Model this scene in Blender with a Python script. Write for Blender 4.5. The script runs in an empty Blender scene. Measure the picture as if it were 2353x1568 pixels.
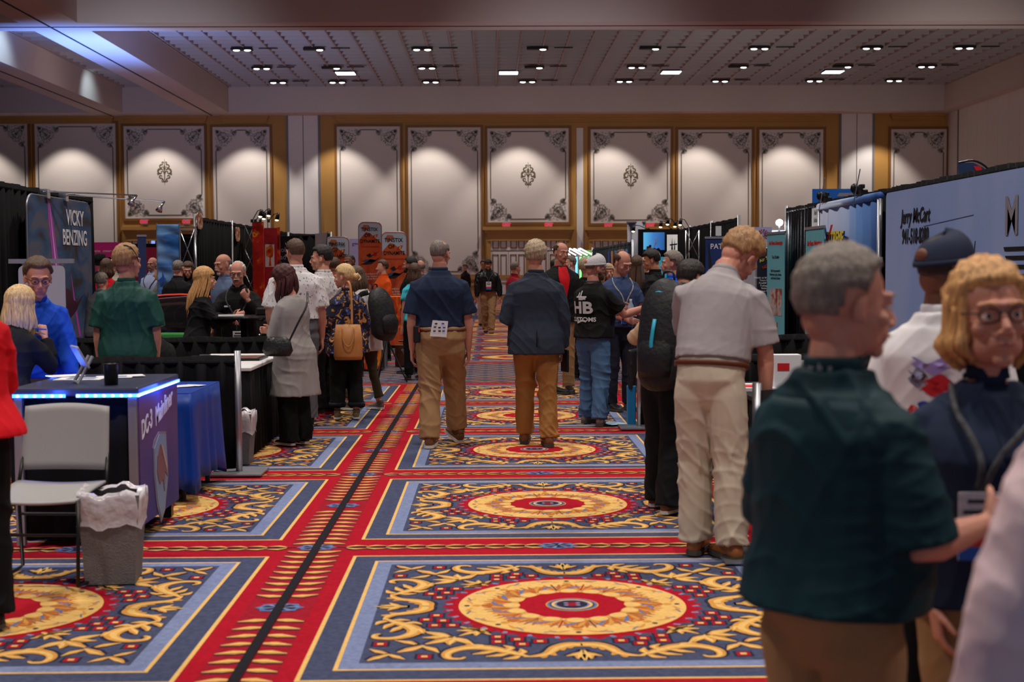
import bpy, bmesh, math, random
import numpy as np
from mathutils import Vector, Matrix
SC = bpy.context.scene
COL = SC.collection
R = math.radians
random.seed(7)

# ---------------------------------------------------------------- camera
CAMZ, FPX = 1.58, 3200.0
cam_d = bpy.data.cameras.new('camera')
cam = bpy.data.objects.new('camera', cam_d)
COL.objects.link(cam)
cam_d.sensor_width = 36.0
cam_d.lens = 36.0 * FPX / 2353.0
cam_d.clip_start, cam_d.clip_end = 0.1, 300
cam.location = (0, 0, CAMZ)
ROLL = -0.0050
cam.rotation_mode = 'XYZ'
CAMROT = Matrix.Rotation(-math.atan(48.5 / FPX), 3, 'Z') @ Matrix.Rotation(math.pi / 2 - math.atan(168.3 / FPX), 3, 'X') @ Matrix.Rotation(ROLL, 3, 'Z')
cam.rotation_euler = CAMROT.to_euler('XYZ')
cam_d.dof.use_dof = True
cam_d.dof.focus_distance = 15.0
cam_d.dof.aperture_fstop = 3.5
SC.camera = cam

def P(px, py, Y):
    """the world point at depth Y seen at pixel (px, py)"""
    v = CAMROT @ Vector(((px - 1176.5) / FPX, -(py - 784) / FPX, -1))
    t = Y / v.y
    return Vector((v.x * t, Y, CAMZ + v.z * t))
def GX(px, Y):
    return P(px, 616, Y).x
def PZ(py, Y, px=1127):
    return P(px, py, Y).z

# ---------------------------------------------------------------- world and exposure
w = bpy.data.worlds.new('world'); SC.world = w; w.use_nodes = True
bg = w.node_tree.nodes['Background']
bg.inputs[0].default_value = (0.80, 0.82, 1.0, 1); bg.inputs[1].default_value = 0.42
SC.view_settings.view_transform = 'Standard'
SC.view_settings.look = 'None'
SC.view_settings.exposure = 0.15
SC.view_settings.gamma = 1.0
SC.view_settings.use_curve_mapping = False
cy = SC.cycles
cy.use_denoising = True
cy.max_bounces = 5; cy.diffuse_bounces = 3; cy.glossy_bounces = 2; cy.transmission_bounces = 3; cy.transparent_max_bounces = 6
cy.caustics_reflective = False; cy.caustics_refractive = False
cy.sample_clamp_indirect = 4.0
cy.use_adaptive_sampling = True; cy.adaptive_threshold = 0.03

def spot(name, loc, target, power, angle, col=(1, .9, .8), blend=.6, rad=.12):
    d = bpy.data.lights.new(name, 'SPOT'); o = bpy.data.objects.new(name, d); COL.objects.link(o)
    d.energy = power; d.spot_size = R(angle); d.spot_blend = blend; d.color = col; d.shadow_soft_size = rad
    o.location = loc
    o.rotation_euler = (Vector(target) - Vector(loc)).to_track_quat('-Z', 'Y').to_euler()
    return o

LAMPZ = 10.34
# the hall's recessed downlights: rows over the aisle and over the far hall
for yy, xs, pw in ((3.5, (-5.5, 1.2, 8.0), 1500), (11.0, (-9, -1.2, 6.5), 1500), (19.0, (-9, -1.0, 7.0), 1500), (29.0, (-10, -1, 8), 1500),
                   (40.0, (-8, 0, 9), 1400)):
    for xx in xs:
        spot('downlight', (xx, yy, LAMPZ), (xx + .02, yy - .4, 0), pw, 118, (1, .915, .84), .8, .28)
for xx in (-15, -6.5, 1.0, 8.5, 16):
    spot('downlight', (xx, 57.0, LAMPZ), (xx, 57, 0), 1300, 110, (1, .9, .8), .8, .28)
# wall washers in the soffit slot beside the far wall
for i in range(12):
    xx = -29.7 + i * 4.45
    spot('wall_washer', (xx, 67.9, 9.12), (xx, 69.6, 3.0), 560, 80, (1, .92, .84), .5, .10)
# added fill spots that brighten the ceiling, not lamps of any booth
for xx, yy, pw, cl in ((-8, 18, 130, (.85, .85, 1)), (9, 20, 130, (1, .93, .92))):
    spot('ceiling_fill', (xx, yy, 2.7), (xx, yy + 2, 9), pw, 150, cl, .6, .15)
for xx, pw, cl in ((-11, 1900, (.78, .84, 1)), (2, 1300, (.95, .92, 1)), (14, 1500, (1, .93, .9))):
    spot('ceiling_fill', (xx, 36, 2.7), (xx + 1, 58, 10.6), pw, 66, cl, .9, .15)
# blue stage light of a booth on the left and cool lamps in a coffer
spot('blue_uplight', (-13.0, 46.6, 2.7), (-13.6, 48.0, 9.4), 6500, 84, (.14, .30, 1), 1.0, .1)
spot('violet_fill', (-9.0, 41.0, 2.7), (-11.5, 52.0, 10), 2600, 62, (.42, .46, 1), 1.0, .1)  # added fill that spreads the blue glow wider, not a separate lamp
spot('cool_coffer_lamp', (-16.3, 62.4, 10.1), (-17.85, 62.8, 9.2), 90, 100, (.65, .88, 1), .8, .05)
spot('cool_coffer_lamp', (-16.3, 51.4, 10.1), (-17.85, 51.6, 9.3), 120, 100, (.6, .85, 1), .8, .05)

# ---------------------------------------------------------------- materials
def lin(c):
    c = c / 255.0
    return c / 12.92 if c <= .04045 else ((c + .055) / 1.055) ** 2.4
def rgb(r, g, b):
    return (lin(r), lin(g), lin(b), 1)
MATS = {}
def mat(name, col, rough=.7, metal=0, noise=0, nscale=20, bump=0, bscale=60, emit=0, spec=.35, stretch=None, alpha=1, sheen=0, trans=0, coat=0):
    if name in MATS: return MATS[name]
    m = bpy.data.materials.new(name); m.use_nodes = True; MATS[name] = m
    nt = m.node_tree; b = nt.nodes['Principled BSDF']
    c = rgb(*col) if max(col) > 1 else (*col, 1)
    b.inputs['Base Color'].default_value = c
    b.inputs['Roughness'].default_value = rough
    b.inputs['Metallic'].default_value = metal
    b.inputs['Specular IOR Level'].default_value = spec
    m.diffuse_color = c
    if coat: b.inputs['Coat Weight'].default_value = coat
    if sheen: b.inputs['Sheen Weight'].default_value = sheen
    if trans: b.inputs['Transmission Weight'].default_value = trans
    if alpha < 1: b.inputs['Alpha'].default_value = alpha
    if emit:
        b.inputs['Emission Color'].default_value = c; b.inputs['Emission Strength'].default_value = emit
    if noise or bump:
        tc = nt.nodes.new('ShaderNodeTexCoord'); src = tc.outputs['Object']
        if stretch:
            mp = nt.nodes.new('ShaderNodeMapping'); mp.inputs['Scale'].default_value = stretch
            nt.links.new(src, mp.inputs[0]); src = mp.outputs[0]
        if noise:
            n = nt.nodes.new('ShaderNodeTexNoise'); n.inputs['Scale'].default_value = nscale; n.inputs['Detail'].default_value = 3
            nt.links.new(src, n.inputs['Vector'])
            rp = nt.nodes.new('ShaderNodeValToRGB')
            e = rp.color_ramp.elements
            e[0].position = .3; e[1].position = .7
            e[0].color = tuple(x * (1 - noise) for x in c[:3]) + (1,)
            e[1].color = tuple(min(1, x * (1 + noise)) for x in c[:3]) + (1,)
            nt.links.new(n.outputs['Fac'], rp.inputs[0]); nt.links.new(rp.outputs[0], b.inputs['Base Color'])
            if emit: nt.links.new(rp.outputs[0], b.inputs['Emission Color'])
        if bump:
            n2 = nt.nodes.new('ShaderNodeTexNoise'); n2.inputs['Scale'].default_value = bscale; n2.inputs['Detail'].default_value = 2
            nt.links.new(src, n2.inputs['Vector'])
            bp = nt.nodes.new('ShaderNodeBump'); bp.inputs['Strength'].default_value = bump; bp.inputs['Distance'].default_value = .02
            nt.links.new(n2.outputs['Fac'], bp.inputs['Height']); nt.links.new(bp.outputs[0], b.inputs['Normal'])
    return m

def ramp_mat(name, stops, nscale=2.0, detail=4, stretch=(1, 1, 1), rough=.6, dist=0.0, axis=None, emit=0):
    """procedural print: noise (or position along an axis) through a colour ramp"""
    if name in MATS: return MATS[name]
    m = bpy.data.materials.new(name); m.use_nodes = True; MATS[name] = m
    nt = m.node_tree; b = nt.nodes['Principled BSDF']; b.inputs['Roughness'].default_value = rough
    b.inputs['Specular IOR Level'].default_value = .3
    tc = nt.nodes.new('ShaderNodeTexCoord'); mp = nt.nodes.new('ShaderNodeMapping'); mp.inputs['Scale'].default_value = stretch
    nt.links.new(tc.outputs['Object'], mp.inputs[0])
    n = nt.nodes.new('ShaderNodeTexNoise'); n.inputs['Scale'].default_value = nscale; n.inputs['Detail'].default_value = detail
    n.inputs['Distortion'].default_value = dist
    nt.links.new(mp.outputs[0], n.inputs['Vector'])
    rp = nt.nodes.new('ShaderNodeValToRGB'); e = rp.color_ramp.elements
    while len(e) < len(stops): e.new(.5)
    for k, (p, c) in enumerate(stops): e[k].position = p; e[k].color = rgb(*c)
    if axis is None:
        nt.links.new(n.outputs['Fac'], rp.inputs[0])
    else:      # axis = (index, lo, hi, noise amount)
        sp = nt.nodes.new('ShaderNodeSeparateXYZ'); nt.links.new(tc.outputs['Object'], sp.inputs[0])
        mr = nt.nodes.new('ShaderNodeMapRange'); mr.inputs[1].default_value = axis[1]; mr.inputs[2].default_value = axis[2]
        nt.links.new(sp.outputs[axis[0]], mr.inputs[0])
        ma = nt.nodes.new('ShaderNodeMath'); ma.operation = 'MULTIPLY_ADD'; ma.inputs[1].default_value = axis[3]
        nt.links.new(n.outputs['Fac'], ma.inputs[0]); nt.links.new(mr.outputs[0], ma.inputs[2])
        ms = nt.nodes.new('ShaderNodeMath'); ms.operation = 'SUBTRACT'; ms.inputs[1].default_value = axis[3] * .5
        nt.links.new(ma.outputs[0], ms.inputs[0]); nt.links.new(ms.outputs[0], rp.inputs[0])
    nt.links.new(rp.outputs[0], b.inputs['Base Color'])
    if emit:
        nt.links.new(rp.outputs[0], b.inputs['Emission Color']); b.inputs['Emission Strength'].default_value = emit
    return m

# ---------------------------------------------------------------- mesh builder
def link(o, parent=None):
    COL.objects.link(o)
    if parent is not None: o.parent = parent
    return o
def thing(name, label, cat, loc=(0, 0, 0), rotz=0, group=None):
    o = bpy.data.objects.new(name, None); o.empty_display_size = .1
    link(o); o.location = loc; o.rotation_euler = (0, 0, rotz)
    o['label'] = label; o['category'] = cat
    if group: o['group'] = group
    return o
def tag(o, label, cat, group=None):
    o['label'] = label; o['category'] = cat
    if group: o['group'] = group
    return o
def struct(o):
    o['kind'] = 'structure'; return o
def catmull(pts, n=4):
    pts = [Vector(p) for p in pts]
    if len(pts) < 3 or n < 2: return pts
    q = [pts[0] * 2 - pts[1]] + pts + [pts[-1] * 2 - pts[-2]]
    out = []
    for i in range(1, len(q) - 2):
        for k in range(n):
            t = k / n; a, b, c, d = q[i - 1], q[i], q[i + 1], q[i + 2]
            out.append(.5 * ((2 * b) + (c - a) * t + (2 * a - 5 * b + 4 * c - d) * t * t + (3 * b - a - 3 * c + d) * t ** 3))
    out.append(pts[-1]); return out
def interp(vals, n):
    if len(vals) < 3 or n < 2: return list(vals)
    out = []
    for i in range(len(vals) - 1):
        for k in range(n):
            t = k / n; out.append(vals[i] * (1 - t) + vals[i + 1] * t) if not isinstance(vals[i], (tuple, list)) else out.append(tuple(x * (1 - t) + y * t for x, y in zip(vals[i], vals[i + 1])))
    out.append(vals[-1]); return out

class M:
    def __init__(s): s.v = []; s.f = []; s.mi = []
    def add(s, vs, fs, mi=0):
        b = len(s.v); s.v.extend(tuple(v) for v in vs); s.f.extend(tuple(b + i for i in f) for f in fs); s.mi.extend([mi] * len(fs)); return s
    def box(s, c, d, mi=0, rz=0):
        x, y, z = d[0] / 2, d[1] / 2, d[2] / 2; c = Vector(c)
        rot = Matrix.Rotation(rz, 3, 'Z')
        vs = [c + rot @ Vector((i * x, j * y, k * z)) for i in (-1, 1) for j in (-1, 1) for k in (-1, 1)]
        return s.add(vs, [(0, 1, 3, 2), (4, 6, 7, 5), (0, 4, 5, 1), (2, 3, 7, 6), (0, 2, 6, 4), (1, 5, 7, 3)], mi)
    def box2(s, a, b, mi=0):
        return s.box([(a[i] + b[i]) / 2 for i in range(3)], [abs(b[i] - a[i]) for i in range(3)], mi)
    def tube(s, pts, rads, n=10, sub=1, up=None, mi=0, cap=True, closed=False):
        """loft along pts; rads: number or (rx, ry) each; up: hint for the ry axis"""
        if not isinstance(rads, (list, tuple)) or (len(rads) == 2 and len(pts) != 2): rads = [rads] * len(pts)
        if isinstance(rads, tuple) and len(pts) == 2 and not isinstance(rads[0], tuple): rads = list(rads)
        rads = [r if isinstance(r, (tuple, list)) else (r, r) for r in rads]
        P_ = catmull(pts, sub) if sub > 1 else [Vector(p) for p in pts]
        R_ = interp([tuple(r) for r in rads], sub) if sub > 1 and len(pts) > 2 else rads
        m = len(P_); rings = []; prev = None
        for i in range(m):
            a = P_[max(0, i - 1)]; b = P_[min(m - 1, i + 1)]
            if closed: a = P_[i - 1]; b = P_[(i + 1) % m]
            t = (b - a); t = t.normalized() if t.length > 1e-9 else Vector((0, 0, 1))
            if up is not None: y = Vector(up)
            elif prev is not None: y = prev
            else: y = Vector((0, 1, 0)) if abs(t.y) < .9 else Vector((1, 0, 0))
            y = y - t * y.dot(t)
            if y.length < 1e-4: y = Vector((1, 0, 0)) - t * t.x
            y.normalize(); x = y.cross(t); prev = y
            rx, ry = R_[i]
            rings.append([P_[i] + x * (rx * math.cos(2 * math.pi * k / n)) + y * (ry * math.sin(2 * math.pi * k / n)) for k in range(n)])
        vs = [v for r in rings for v in r]; fs = []
        for i in range(m - 1 + (1 if closed else 0)):
            for k in range(n):
                j = (i + 1) % m
                fs.append((i * n + k, i * n + (k + 1) % n, j * n + (k + 1) % n, j * n + k))
        if cap and not closed: fs += [tuple(reversed(range(n))), tuple((m - 1) * n + k for k in range(n))]
        return s.add(vs, fs, mi)
    def ell(s, c, r, n=12, m=8, mi=0, rot=None, f=None):
        c = Vector(c); vs = []; fs = []
        if not isinstance(r, (tuple, list)): r = (r, r, r)
        for i in range(m + 1):
            th = math.pi * i / m
            for k in range(n):
                a = 2 * math.pi * k / n
                v = Vector((r[0] * math.sin(th) * math.cos(a), r[1] * math.sin(th) * math.sin(a), r[2] * math.cos(th)))
                if rot is not None: v = rot @ v
                vs.append(c + v)
        for i in range(m):
            for k in range(n):
                a, b = i * n + k, i * n + (k + 1) % n
                if i == 0: fs.append((a, a + n, b + n))
                elif i == m - 1: fs.append((a, a + n, b))
                else: fs.append((a, a + n, b + n, b))
        return s.add(vs, fs, mi)
    def lathe(s, prof, n=20, c=(0, 0, 0), mi=0, cap=True):
        """prof: (radius, z) list"""
        return s.tube([Vector(c) + Vector((0, 0, z)) for r, z in prof], [(r, r) for r, z in prof], n=n, up=(0, 1, 0), mi=mi, cap=cap) if all(prof[i][1] < prof[i + 1][1] for i in range(len(prof) - 1)) else s._lat(prof, n, c, mi)
    def _lat(s, prof, n, c, mi):
        vs = []; fs = []
        for r, z in prof:
            for k in range(n): vs.append((c[0] + r * math.cos(2 * math.pi * k / n), c[1] + r * math.sin(2 * math.pi * k / n), c[2] + z))
        for i in range(len(prof) - 1):
            for k in range(n): fs.append((i * n + k, i * n + (k + 1) % n, (i + 1) * n + (k + 1) % n, (i + 1) * n + k))
        return s.add(vs, fs, mi)
    def prism(s, poly, y0, y1, mi=0, plane='XZ'):
        """extrude a 2D polygon between two depths"""
        n = len(poly)
        g = {'XZ': lambda p, d: (p[0], d, p[1]), 'YZ': lambda p, d: (d, p[0], p[1]), 'XY': lambda p, d: (p[0], p[1], d)}[plane]
        vs = [g(p, y0) for p in poly] + [g(p, y1) for p in poly]
        fs = [tuple(range(n)), tuple(range(2 * n - 1, n - 1, -1))] + [(i, i + n, (i + 1) % n + n, (i + 1) % n) for i in range(n)]
        return s.add(vs, fs, mi)
    def grid(s, f, nu, nv, mi=0):
        vs = [f(i / nu, j / nv) for j in range(nv + 1) for i in range(nu + 1)]
        fs = [(j * (nu + 1) + i, j * (nu + 1) + i + 1, (j + 1) * (nu + 1) + i + 1, (j + 1) * (nu + 1) + i) for j in range(nv) for i in range(nu)]
        return s.add(vs, fs, mi)
    def build(s, name, mats, parent=None, smooth=False, world=False, bevel=0, solid=0, loc=None, fix=True):
        me = bpy.data.meshes.new(name)
        vs = s.v
        if world and parent is not None:
            inv = (Matrix.Translation(parent.location) @ Matrix.Rotation(parent.rotation_euler.z, 4, 'Z')).inverted()
            vs = [tuple(inv @ Vector(v)) for v in vs]
        me.from_pydata([tuple(v) for v in vs], [], s.f)
        if not isinstance(mats, (list, tuple)): mats = [mats]
        for m in mats: me.materials.append(m)
        if len(mats) > 1: me.polygons.foreach_set('material_index', s.mi)
        if fix and len(s.f) < 60000:
            b = bmesh.new(); b.from_mesh(me); bmesh.ops.recalc_face_normals(b, faces=b.faces); b.to_mesh(me); b.free()
        if smooth: me.polygons.foreach_set('use_smooth', [True] * len(me.polygons))
        o = bpy.data.objects.new(name, me); link(o, parent)
        if loc is not None: o.location = loc
        if bevel:
            bv = o.modifiers.new('bevel', 'BEVEL'); bv.width = bevel; bv.segments = 2; bv.limit_method = 'ANGLE'
        if solid:
            so = o.modifiers.new('solid', 'SOLIDIFY'); so.thickness = solid; so.offset = 0
        me.update()
        return o

FONTN = [0]
def text(name, body, size, m, parent, loc, rot=(R(90), 0, 0), ext=.002, sx=1.0, shear=0, align='CENTER', world=False, bold=0, spacing=1.0):
    cu = bpy.data.curves.new('lettering', 'FONT'); cu.body = body; cu.size = size; cu.extrude = ext; cu.align_x = align; cu.align_y = 'CENTER'
    cu.shear = shear; cu.offset = bold; cu.resolution_u = 3; cu.space_character = spacing
    t = bpy.data.objects.new('tmp_text', cu); COL.objects.link(t)
    dg = bpy.context.evaluated_depsgraph_get(); dg.update()
    me = bpy.data.meshes.new_from_object(t.evaluated_get(dg)); bpy.data.objects.remove(t); bpy.data.curves.remove(cu)
    o = bpy.data.objects.new(name, me); me.materials.clear(); me.materials.append(m); link(o, parent)
    L = Vector(loc)
    if world and parent is not None:
        L = (Matrix.Translation(parent.location) @ Matrix.Rotation(parent.rotation_euler.z, 4, 'Z')).inverted() @ L
        rot = (rot[0], rot[1], rot[2] - parent.rotation_euler.z)
    o.location = L; o.rotation_euler = rot; o.scale = (sx, 1, 1)
    return o
# ================================================================ the carpet
NAVY = mat('carpet_navy', (74, 80, 108), .95, noise=.22, nscale=38, bump=.5, bscale=500, spec=.1)
LBLUE = mat('carpet_light_blue', (128, 140, 178), .95, noise=.16, nscale=45, bump=.5, bscale=500, spec=.1)
CRED = mat('carpet_red', (170, 18, 38), .95, noise=.14, nscale=40, bump=.4, bscale=500, spec=.1)
CDRED = mat('carpet_dark_red', (146, 22, 38), .95, noise=.16, nscale=40, spec=.1)
CGOLD = mat('carpet_gold', (200, 142, 66), .95, noise=.14, nscale=30, spec=.1)
CHIGH = mat('carpet_pale_gold', (218, 176, 104), .95, noise=.1, nscale=50, spec=.1)
CDARK = mat('carpet_outline', (40, 40, 60), .95, noise=.2, nscale=50, spec=.1)
CBLACK = mat('carpet_black', (26, 24, 30), .9, noise=.1, nscale=50, spec=.15)
CBROWN = mat('carpet_orange_brown', (176, 98, 44), .95, noise=.2, nscale=60, spec=.1)
CBLUE = mat('carpet_mid_blue', (84, 110, 158), .95, noise=.2, nscale=50, spec=.1)
CORNG = mat('carpet_far_orange', (200, 98, 66), .95, noise=.2, nscale=20, spec=.1)
CMATS = [NAVY, LBLUE, CRED, CDRED, CGOLD, CHIGH, CDARK, CBLACK, CBROWN, CBLUE, CORNG]
nN, nL, nR, nD, nG, nH, nO, nK, nB, nU, nF = range(11)
WX, WY, CX0, CY0 = 2.75, 2.82, .375, 6.48

class Pat:
    def __init__(s): s.v = []; s.f = []; s.m = []; s.e = 0
    def poly(s, pts, mi, lay):
        b = len(s.v); s.e = (s.e + 1) % 97; s.v += [(p[0], p[1], lay * .0004 + s.e * 4e-6) for p in pts]; s.f.append(tuple(range(b, b + len(pts)))); s.m.append(mi)
    def rect(s, x0, y0, x1, y1, mi, lay): s.poly([(x0, y0), (x1, y0), (x1, y1), (x0, y1)], mi, lay)
    def frame(s, hx, hy, t, mi, lay):
        s.rect(-hx, -hy, hx, -hy + t, mi, lay); s.rect(-hx, hy - t, hx, hy, mi, lay)
        s.rect(-hx, -hy + t, -hx + t, hy - t, mi, lay); s.rect(hx - t, -hy + t, hx, hy - t, mi, lay)
    def strip(s, pts, wd, mi, lay, sub=4):
        p = catmull([(x, y, 0) for x, y in pts], sub); q = interp(list(wd), sub) if len(pts) > 2 else list(wd)
        L = []; Rr = []
        for i in range(len(p)):
            t = (p[min(len(p) - 1, i + 1)] - p[max(0, i - 1)]).normalized(); nx, ny = -t.y, t.x
            L.append((p[i].x + nx * q[i], p[i].y + ny * q[i])); Rr.append((p[i].x - nx * q[i], p[i].y - ny * q[i]))
        b = len(s.v); s.e = (s.e + 1) % 97; s.v += [(a, c, lay * .0004 + s.e * 4e-6) for pr in zip(L, Rr) for a, c in pr]
        for i in range(len(p) - 1): s.f.append((b + 2 * i, b + 2 * i + 1, b + 2 * i + 3, b + 2 * i + 2)); s.m.append(mi)
    def ring(s, r0, r1, mi, lay, n=72, c=(0, 0), mod=None):
        mod = mod or (lambda a: 1)
        b = len(s.v); s.e = (s.e + 1) % 97; ez = s.e * 4e-6
        for k in range(n):
            a = 2 * math.pi * k / n; q = mod(a)
            s.v += [(c[0] + r0 * math.cos(a), c[1] + r0 * math.sin(a), lay * .0004 + ez), (c[0] + r1 * q * math.cos(a), c[1] + r1 * q * math.sin(a), lay * .0004 + ez)]
        for k in range(n):
            j = (k + 1) % n; s.f.append((b + 2 * k, b + 2 * k + 1, b + 2 * j + 1, b + 2 * j)); s.m.append(mi)
    def leaf(s, pts, wd, lay=3, out=.011, hi=True, sub=4, sc=1.0):
        wd = [x * sc for x in wd]
        s.strip([(x + .004, y - .006) for x, y in pts], [x + out for x in wd], nO, lay, sub)
        s.strip(pts, wd, nG, lay + 1, sub)
        if hi: s.strip([(x - .004, y + .005) for x, y in pts], [x * .45 for x in wd], nH, lay + 2, sub)
    def mirror(s, fs):
        """copy geometry since mark fs through the given maps"""
        v0, f0 = fs; V = s.v[v0:]; F = s.f[f0:]; Mx = s.m[f0:]
        return V, F, Mx, v0
def quad8(dst, src, diag=True):
    for sx in (1, -1):
        for sy in (1, -1):
            for sw in ((0, 1) if diag else (0,)):
                b = len(dst.v)
                dst.v += [((sx * y, sy * x, z) if sw else (sx * x, sy * y, z)) for x, y, z in src.v]
                flip = (sx * sy * (-1 if sw else 1)) < 0
                dst.f += [tuple(b + i for i in (reversed(f) if flip else f)) for f in src.f]; dst.m += src.m

def make_cell(detail):
    c = Pat(); hx, hy = WX / 2, WY / 2
    bx, by = hx - .232, hy - .232
    c.rect(-hx, -hy, hx, hy, nR, 0)
    for sx in (-1, 1):                       # half of the dark red runner in the lengthwise stripes
        c.rect(min(sx * hx, sx * (hx - .155)), -hy, max(sx * hx, sx * (hx - .155)), hy, nD, 1)
    c.rect(-bx, -by, bx, by, nH, 1); c.rect(-bx + .02, -by + .02, bx - .02, by - .02, nN, 2)
    c.rect(-1.01, -1.035, 1.01, 1.035, nH, 3); c.rect(-.992, -1.017, .992, 1.017, nL, 4); c.rect(-.915, -.935, .915, .935, nN, 5)
    # garlands
    n = 9 if detail else 0
    for sy in (-1, 1):
        for sx in (-1, 1):
            for k in range(n):
                y = sy * (hy - .13 - k * .131)
                x = sx * hx
                if detail == 1: pts, wd, sb = [(x - sx * .025, y), (x - sx * .075, y + sy * .002), (x - sx * .15, y + sy * .028)], [.014, .03, .004], 3
                else: pts, wd, sb = [(x - sx * .025, y), (x - sx * .15, y + sy * .02)], [.032, .018], 1
                if detail == 1: c.strip([(p[0], p[1] - .010) for p in pts], [q + .006 for q in wd], nO, 4, sb)
                c.strip(pts, wd, nG, 5, sb)
                if detail == 1: c.strip([(p[0], p[1] + .004) for p in pts], [q * .45 for q in wd], nH, 6, sb)
    for sx in (-1, 1):
        for sy in (-1, 1):
            if not detail: continue
            for k in range(10):
                x = sx * (hx - .17 - k * .113); y = sy * hy
                pts = [(x, y - sy * .012), (x - sx * .05, y - sy * .045), (x - sx * .115, y - sy * .035)]
                if detail == 1: c.strip([(p[0], p[1] - .008) for p in pts], [.012, .024, .009], nO, 4, 2)
                c.strip(pts, [.006, .018, .003], nG, 5, 2)
                if detail == 1: c.strip(pts, [.003, .008, .001], nH, 6, 2)
                c.strip([(x + sx * .01, y), (x - sx * .06, y - sy * .018)], [.008, .003], nK, 5, 1)
            c.rect(min(0, sx * (hx - .1)), min(sy * hy, sy * (hy - .006)), max(0, sx * (hx - .1)), max(sy * hy, sy * (hy - .006)), nK, 4)
    if detail:                                  # blue rosettes halfway along and at the crossings
        for cx_, cy_ in ((hx, 0), (-hx, 0), (0, hy), (0, -hy), (hx, hy), (-hx, hy), (hx, -hy), (-hx, -hy)):
            def cl(a, cx_=cx_, cy_=cy_): return 1 + .12 * math.cos(8 * a)
            b0 = len(c.v)
            c.ring(0.0, .105, nU, 7, 24, (cx_, cy_), cl); c.ring(.0, .078, nO, 8, 16, (cx_, cy_))
            for k in range(6):
                a = k * math.pi / 3 + .2; c.strip([(cx_ + .02 * math.cos(a), cy_ + .02 * math.sin(a)), (cx_ + .09 * math.cos(a), cy_ + .09 * math.sin(a))], [.006, .014], nL, 9, 1)
            for i in range(b0, len(c.v)):       # keep halves that belong to this cell
                x, y, z = c.v[i]; c.v[i] = (max(-hx, min(hx, x)), max(-hy, min(hy, cy_ + (y - cy_) * .8)), z)
    # medallion
    if detail == 1:
        q = Pat(); sp = .0
        # half of a quadrant, mirrored eight ways: scroll wave, curled acanthus, corner sprays, dots
        q.leaf([(0, .685), (.06, .69), (.11, .735), (.15, .82), (.20, .855), (.25, .865)], [.034, .038, .03, .022, .016, .006], 6)
        for p0, p1 in (((.055, .70), (.05, .745)), ((.09, .72), (.082, .775)), ((.15, .80), (.115, .85)), ((.17, .835), (.165, .885))):
            q.leaf([p0, ((p0[0] + p1[0]) / 2, (p0[1] + p1[1]) / 2), p1], [.018, .02, .006], 6, out=.006, hi=False)
        q.leaf([(0, .77), (0, .84), (0, .925)], [.012, .03, .004], 6)
        q.leaf([(.0, .80), (.035, .835), (.075, .86)], [.01, .018, .003], 6)
        q.leaf([(0, .79), (.022, .85), (.03, .9)], [.01, .02, .003], 6)
        q.leaf([(.23, .86), (.30, .80), (.38, .735), (.46, .715), (.53, .75), (.565, .81), (.555, .875), (.51, .885), (.488, .862)],
               [.008, .026, .036, .036, .028, .022, .018, .014, .006], 6)
        for p0, p1, p2 in (((.27, .85), (.29, .88), (.335, .895)), ((.31, .81), (.35, .84), (.405, .855)), ((.36, .77), (.41, .80), (.46, .82)), ((.27, .83), (.25, .79), (.26, .745)),
                           ((.33, .78), (.30, .73), (.33, .69)), ((.42, .72), (.43, .69), (.49, .675))):
            q.leaf([p0, p1, p2], [.012, .021, .004], 6)
        for base, tips in (((.54, .565), ((.60, .52), (.665, .475), .02)), ((.54, .57), ((.555, .625), (.56, .675), .022)), ((.665, .70), ((.63, .735), (.60, .79), .02)),
                           ((.80, .815), ((.77, .85), (.735, .885), .017)), ((.55, .56), ((.50, .60), (.455, .68), .018))):
            q.leaf([base, tips[0], tips[1]], [.01, tips[2] * 1.15, .004], 6)
        q.leaf([(.49, .40), (.45, .44), (.385, .515)], [.014, .026, .006], 6)
        q.leaf([(.46, .44), (.445, .49), (.45, .53)], [.012, .018, .004], 6)
        for x, y in ((.631, .173), (.675, .25), (.598, .27), (.633, .352), (.554, .353), (.655, .85)):
            q.rect(y - .040, x - .040, y + .040, x + .040, nO, 6); q.rect(y - .028, x - .028, y + .028, x + .028, nR, 7); q.rect(y - .013, x - .013, y + .013, x + .013, nH, 8)
        quad8(c, q)
        q2 = Pat()
        q2.leaf([(.54, .545), (.60, .61), (.66, .66)], [.01, .028, .006], 6)
        q2.leaf([(.665, .68), (.72, .74), (.77, .78)], [.01, .028, .006], 6)
        q2.leaf([(.80, .81), (.85, .86), (.885, .9)], [.01, .02, .004], 6)
        q2.leaf([(.40, .41), (.46, .47), (.52, .53)], [.008, .02, .004], 6)
        quad8(c, q2, False)
        c.ring(.53, .596, nR, 6, 240, mod=lambda a: 1 + .028 * math.cos(44 * a))
        for k in range(60):
            a = k * math.pi / 30 + .03; r0 = .558 + (k % 2) * .006
            c.strip([(r0 * math.cos(a), r0 * math.sin(a)), ((r0 + .03) * math.cos(a + .02), (r0 + .03) * math.sin(a + .02))], [.008, .012], nL if k % 2 else nD, 7, 1)
        c.ring(0, .542, nH, 8, 96)
        c.ring(.534, .55, nR, 9, 96)
        for k in range(16):                     # shell petals
            a = k * math.pi / 8 + math.pi / 16
            for j in range(-4, 5):
                b = a + j * .04; e = a + j * .095
                r1 = .43 - abs(j) * .012
                c.strip([(.29 * math.cos(a), .29 * math.sin(a)), (.36 * math.cos((b + e) / 2), .36 * math.sin((b + e) / 2)), (r1 * math.cos(e), r1 * math.sin(e))],
                        [.003, .012, .004], (nG, nB)[j % 2] if abs(j) < 4 else nU, 9, 3)
            c.strip([(.30 * math.cos(a), .30 * math.sin(a)), (.42 * math.cos(a), .42 * math.sin(a))], [.004, .003], nR if k % 2 else nO, 10, 1)
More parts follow.
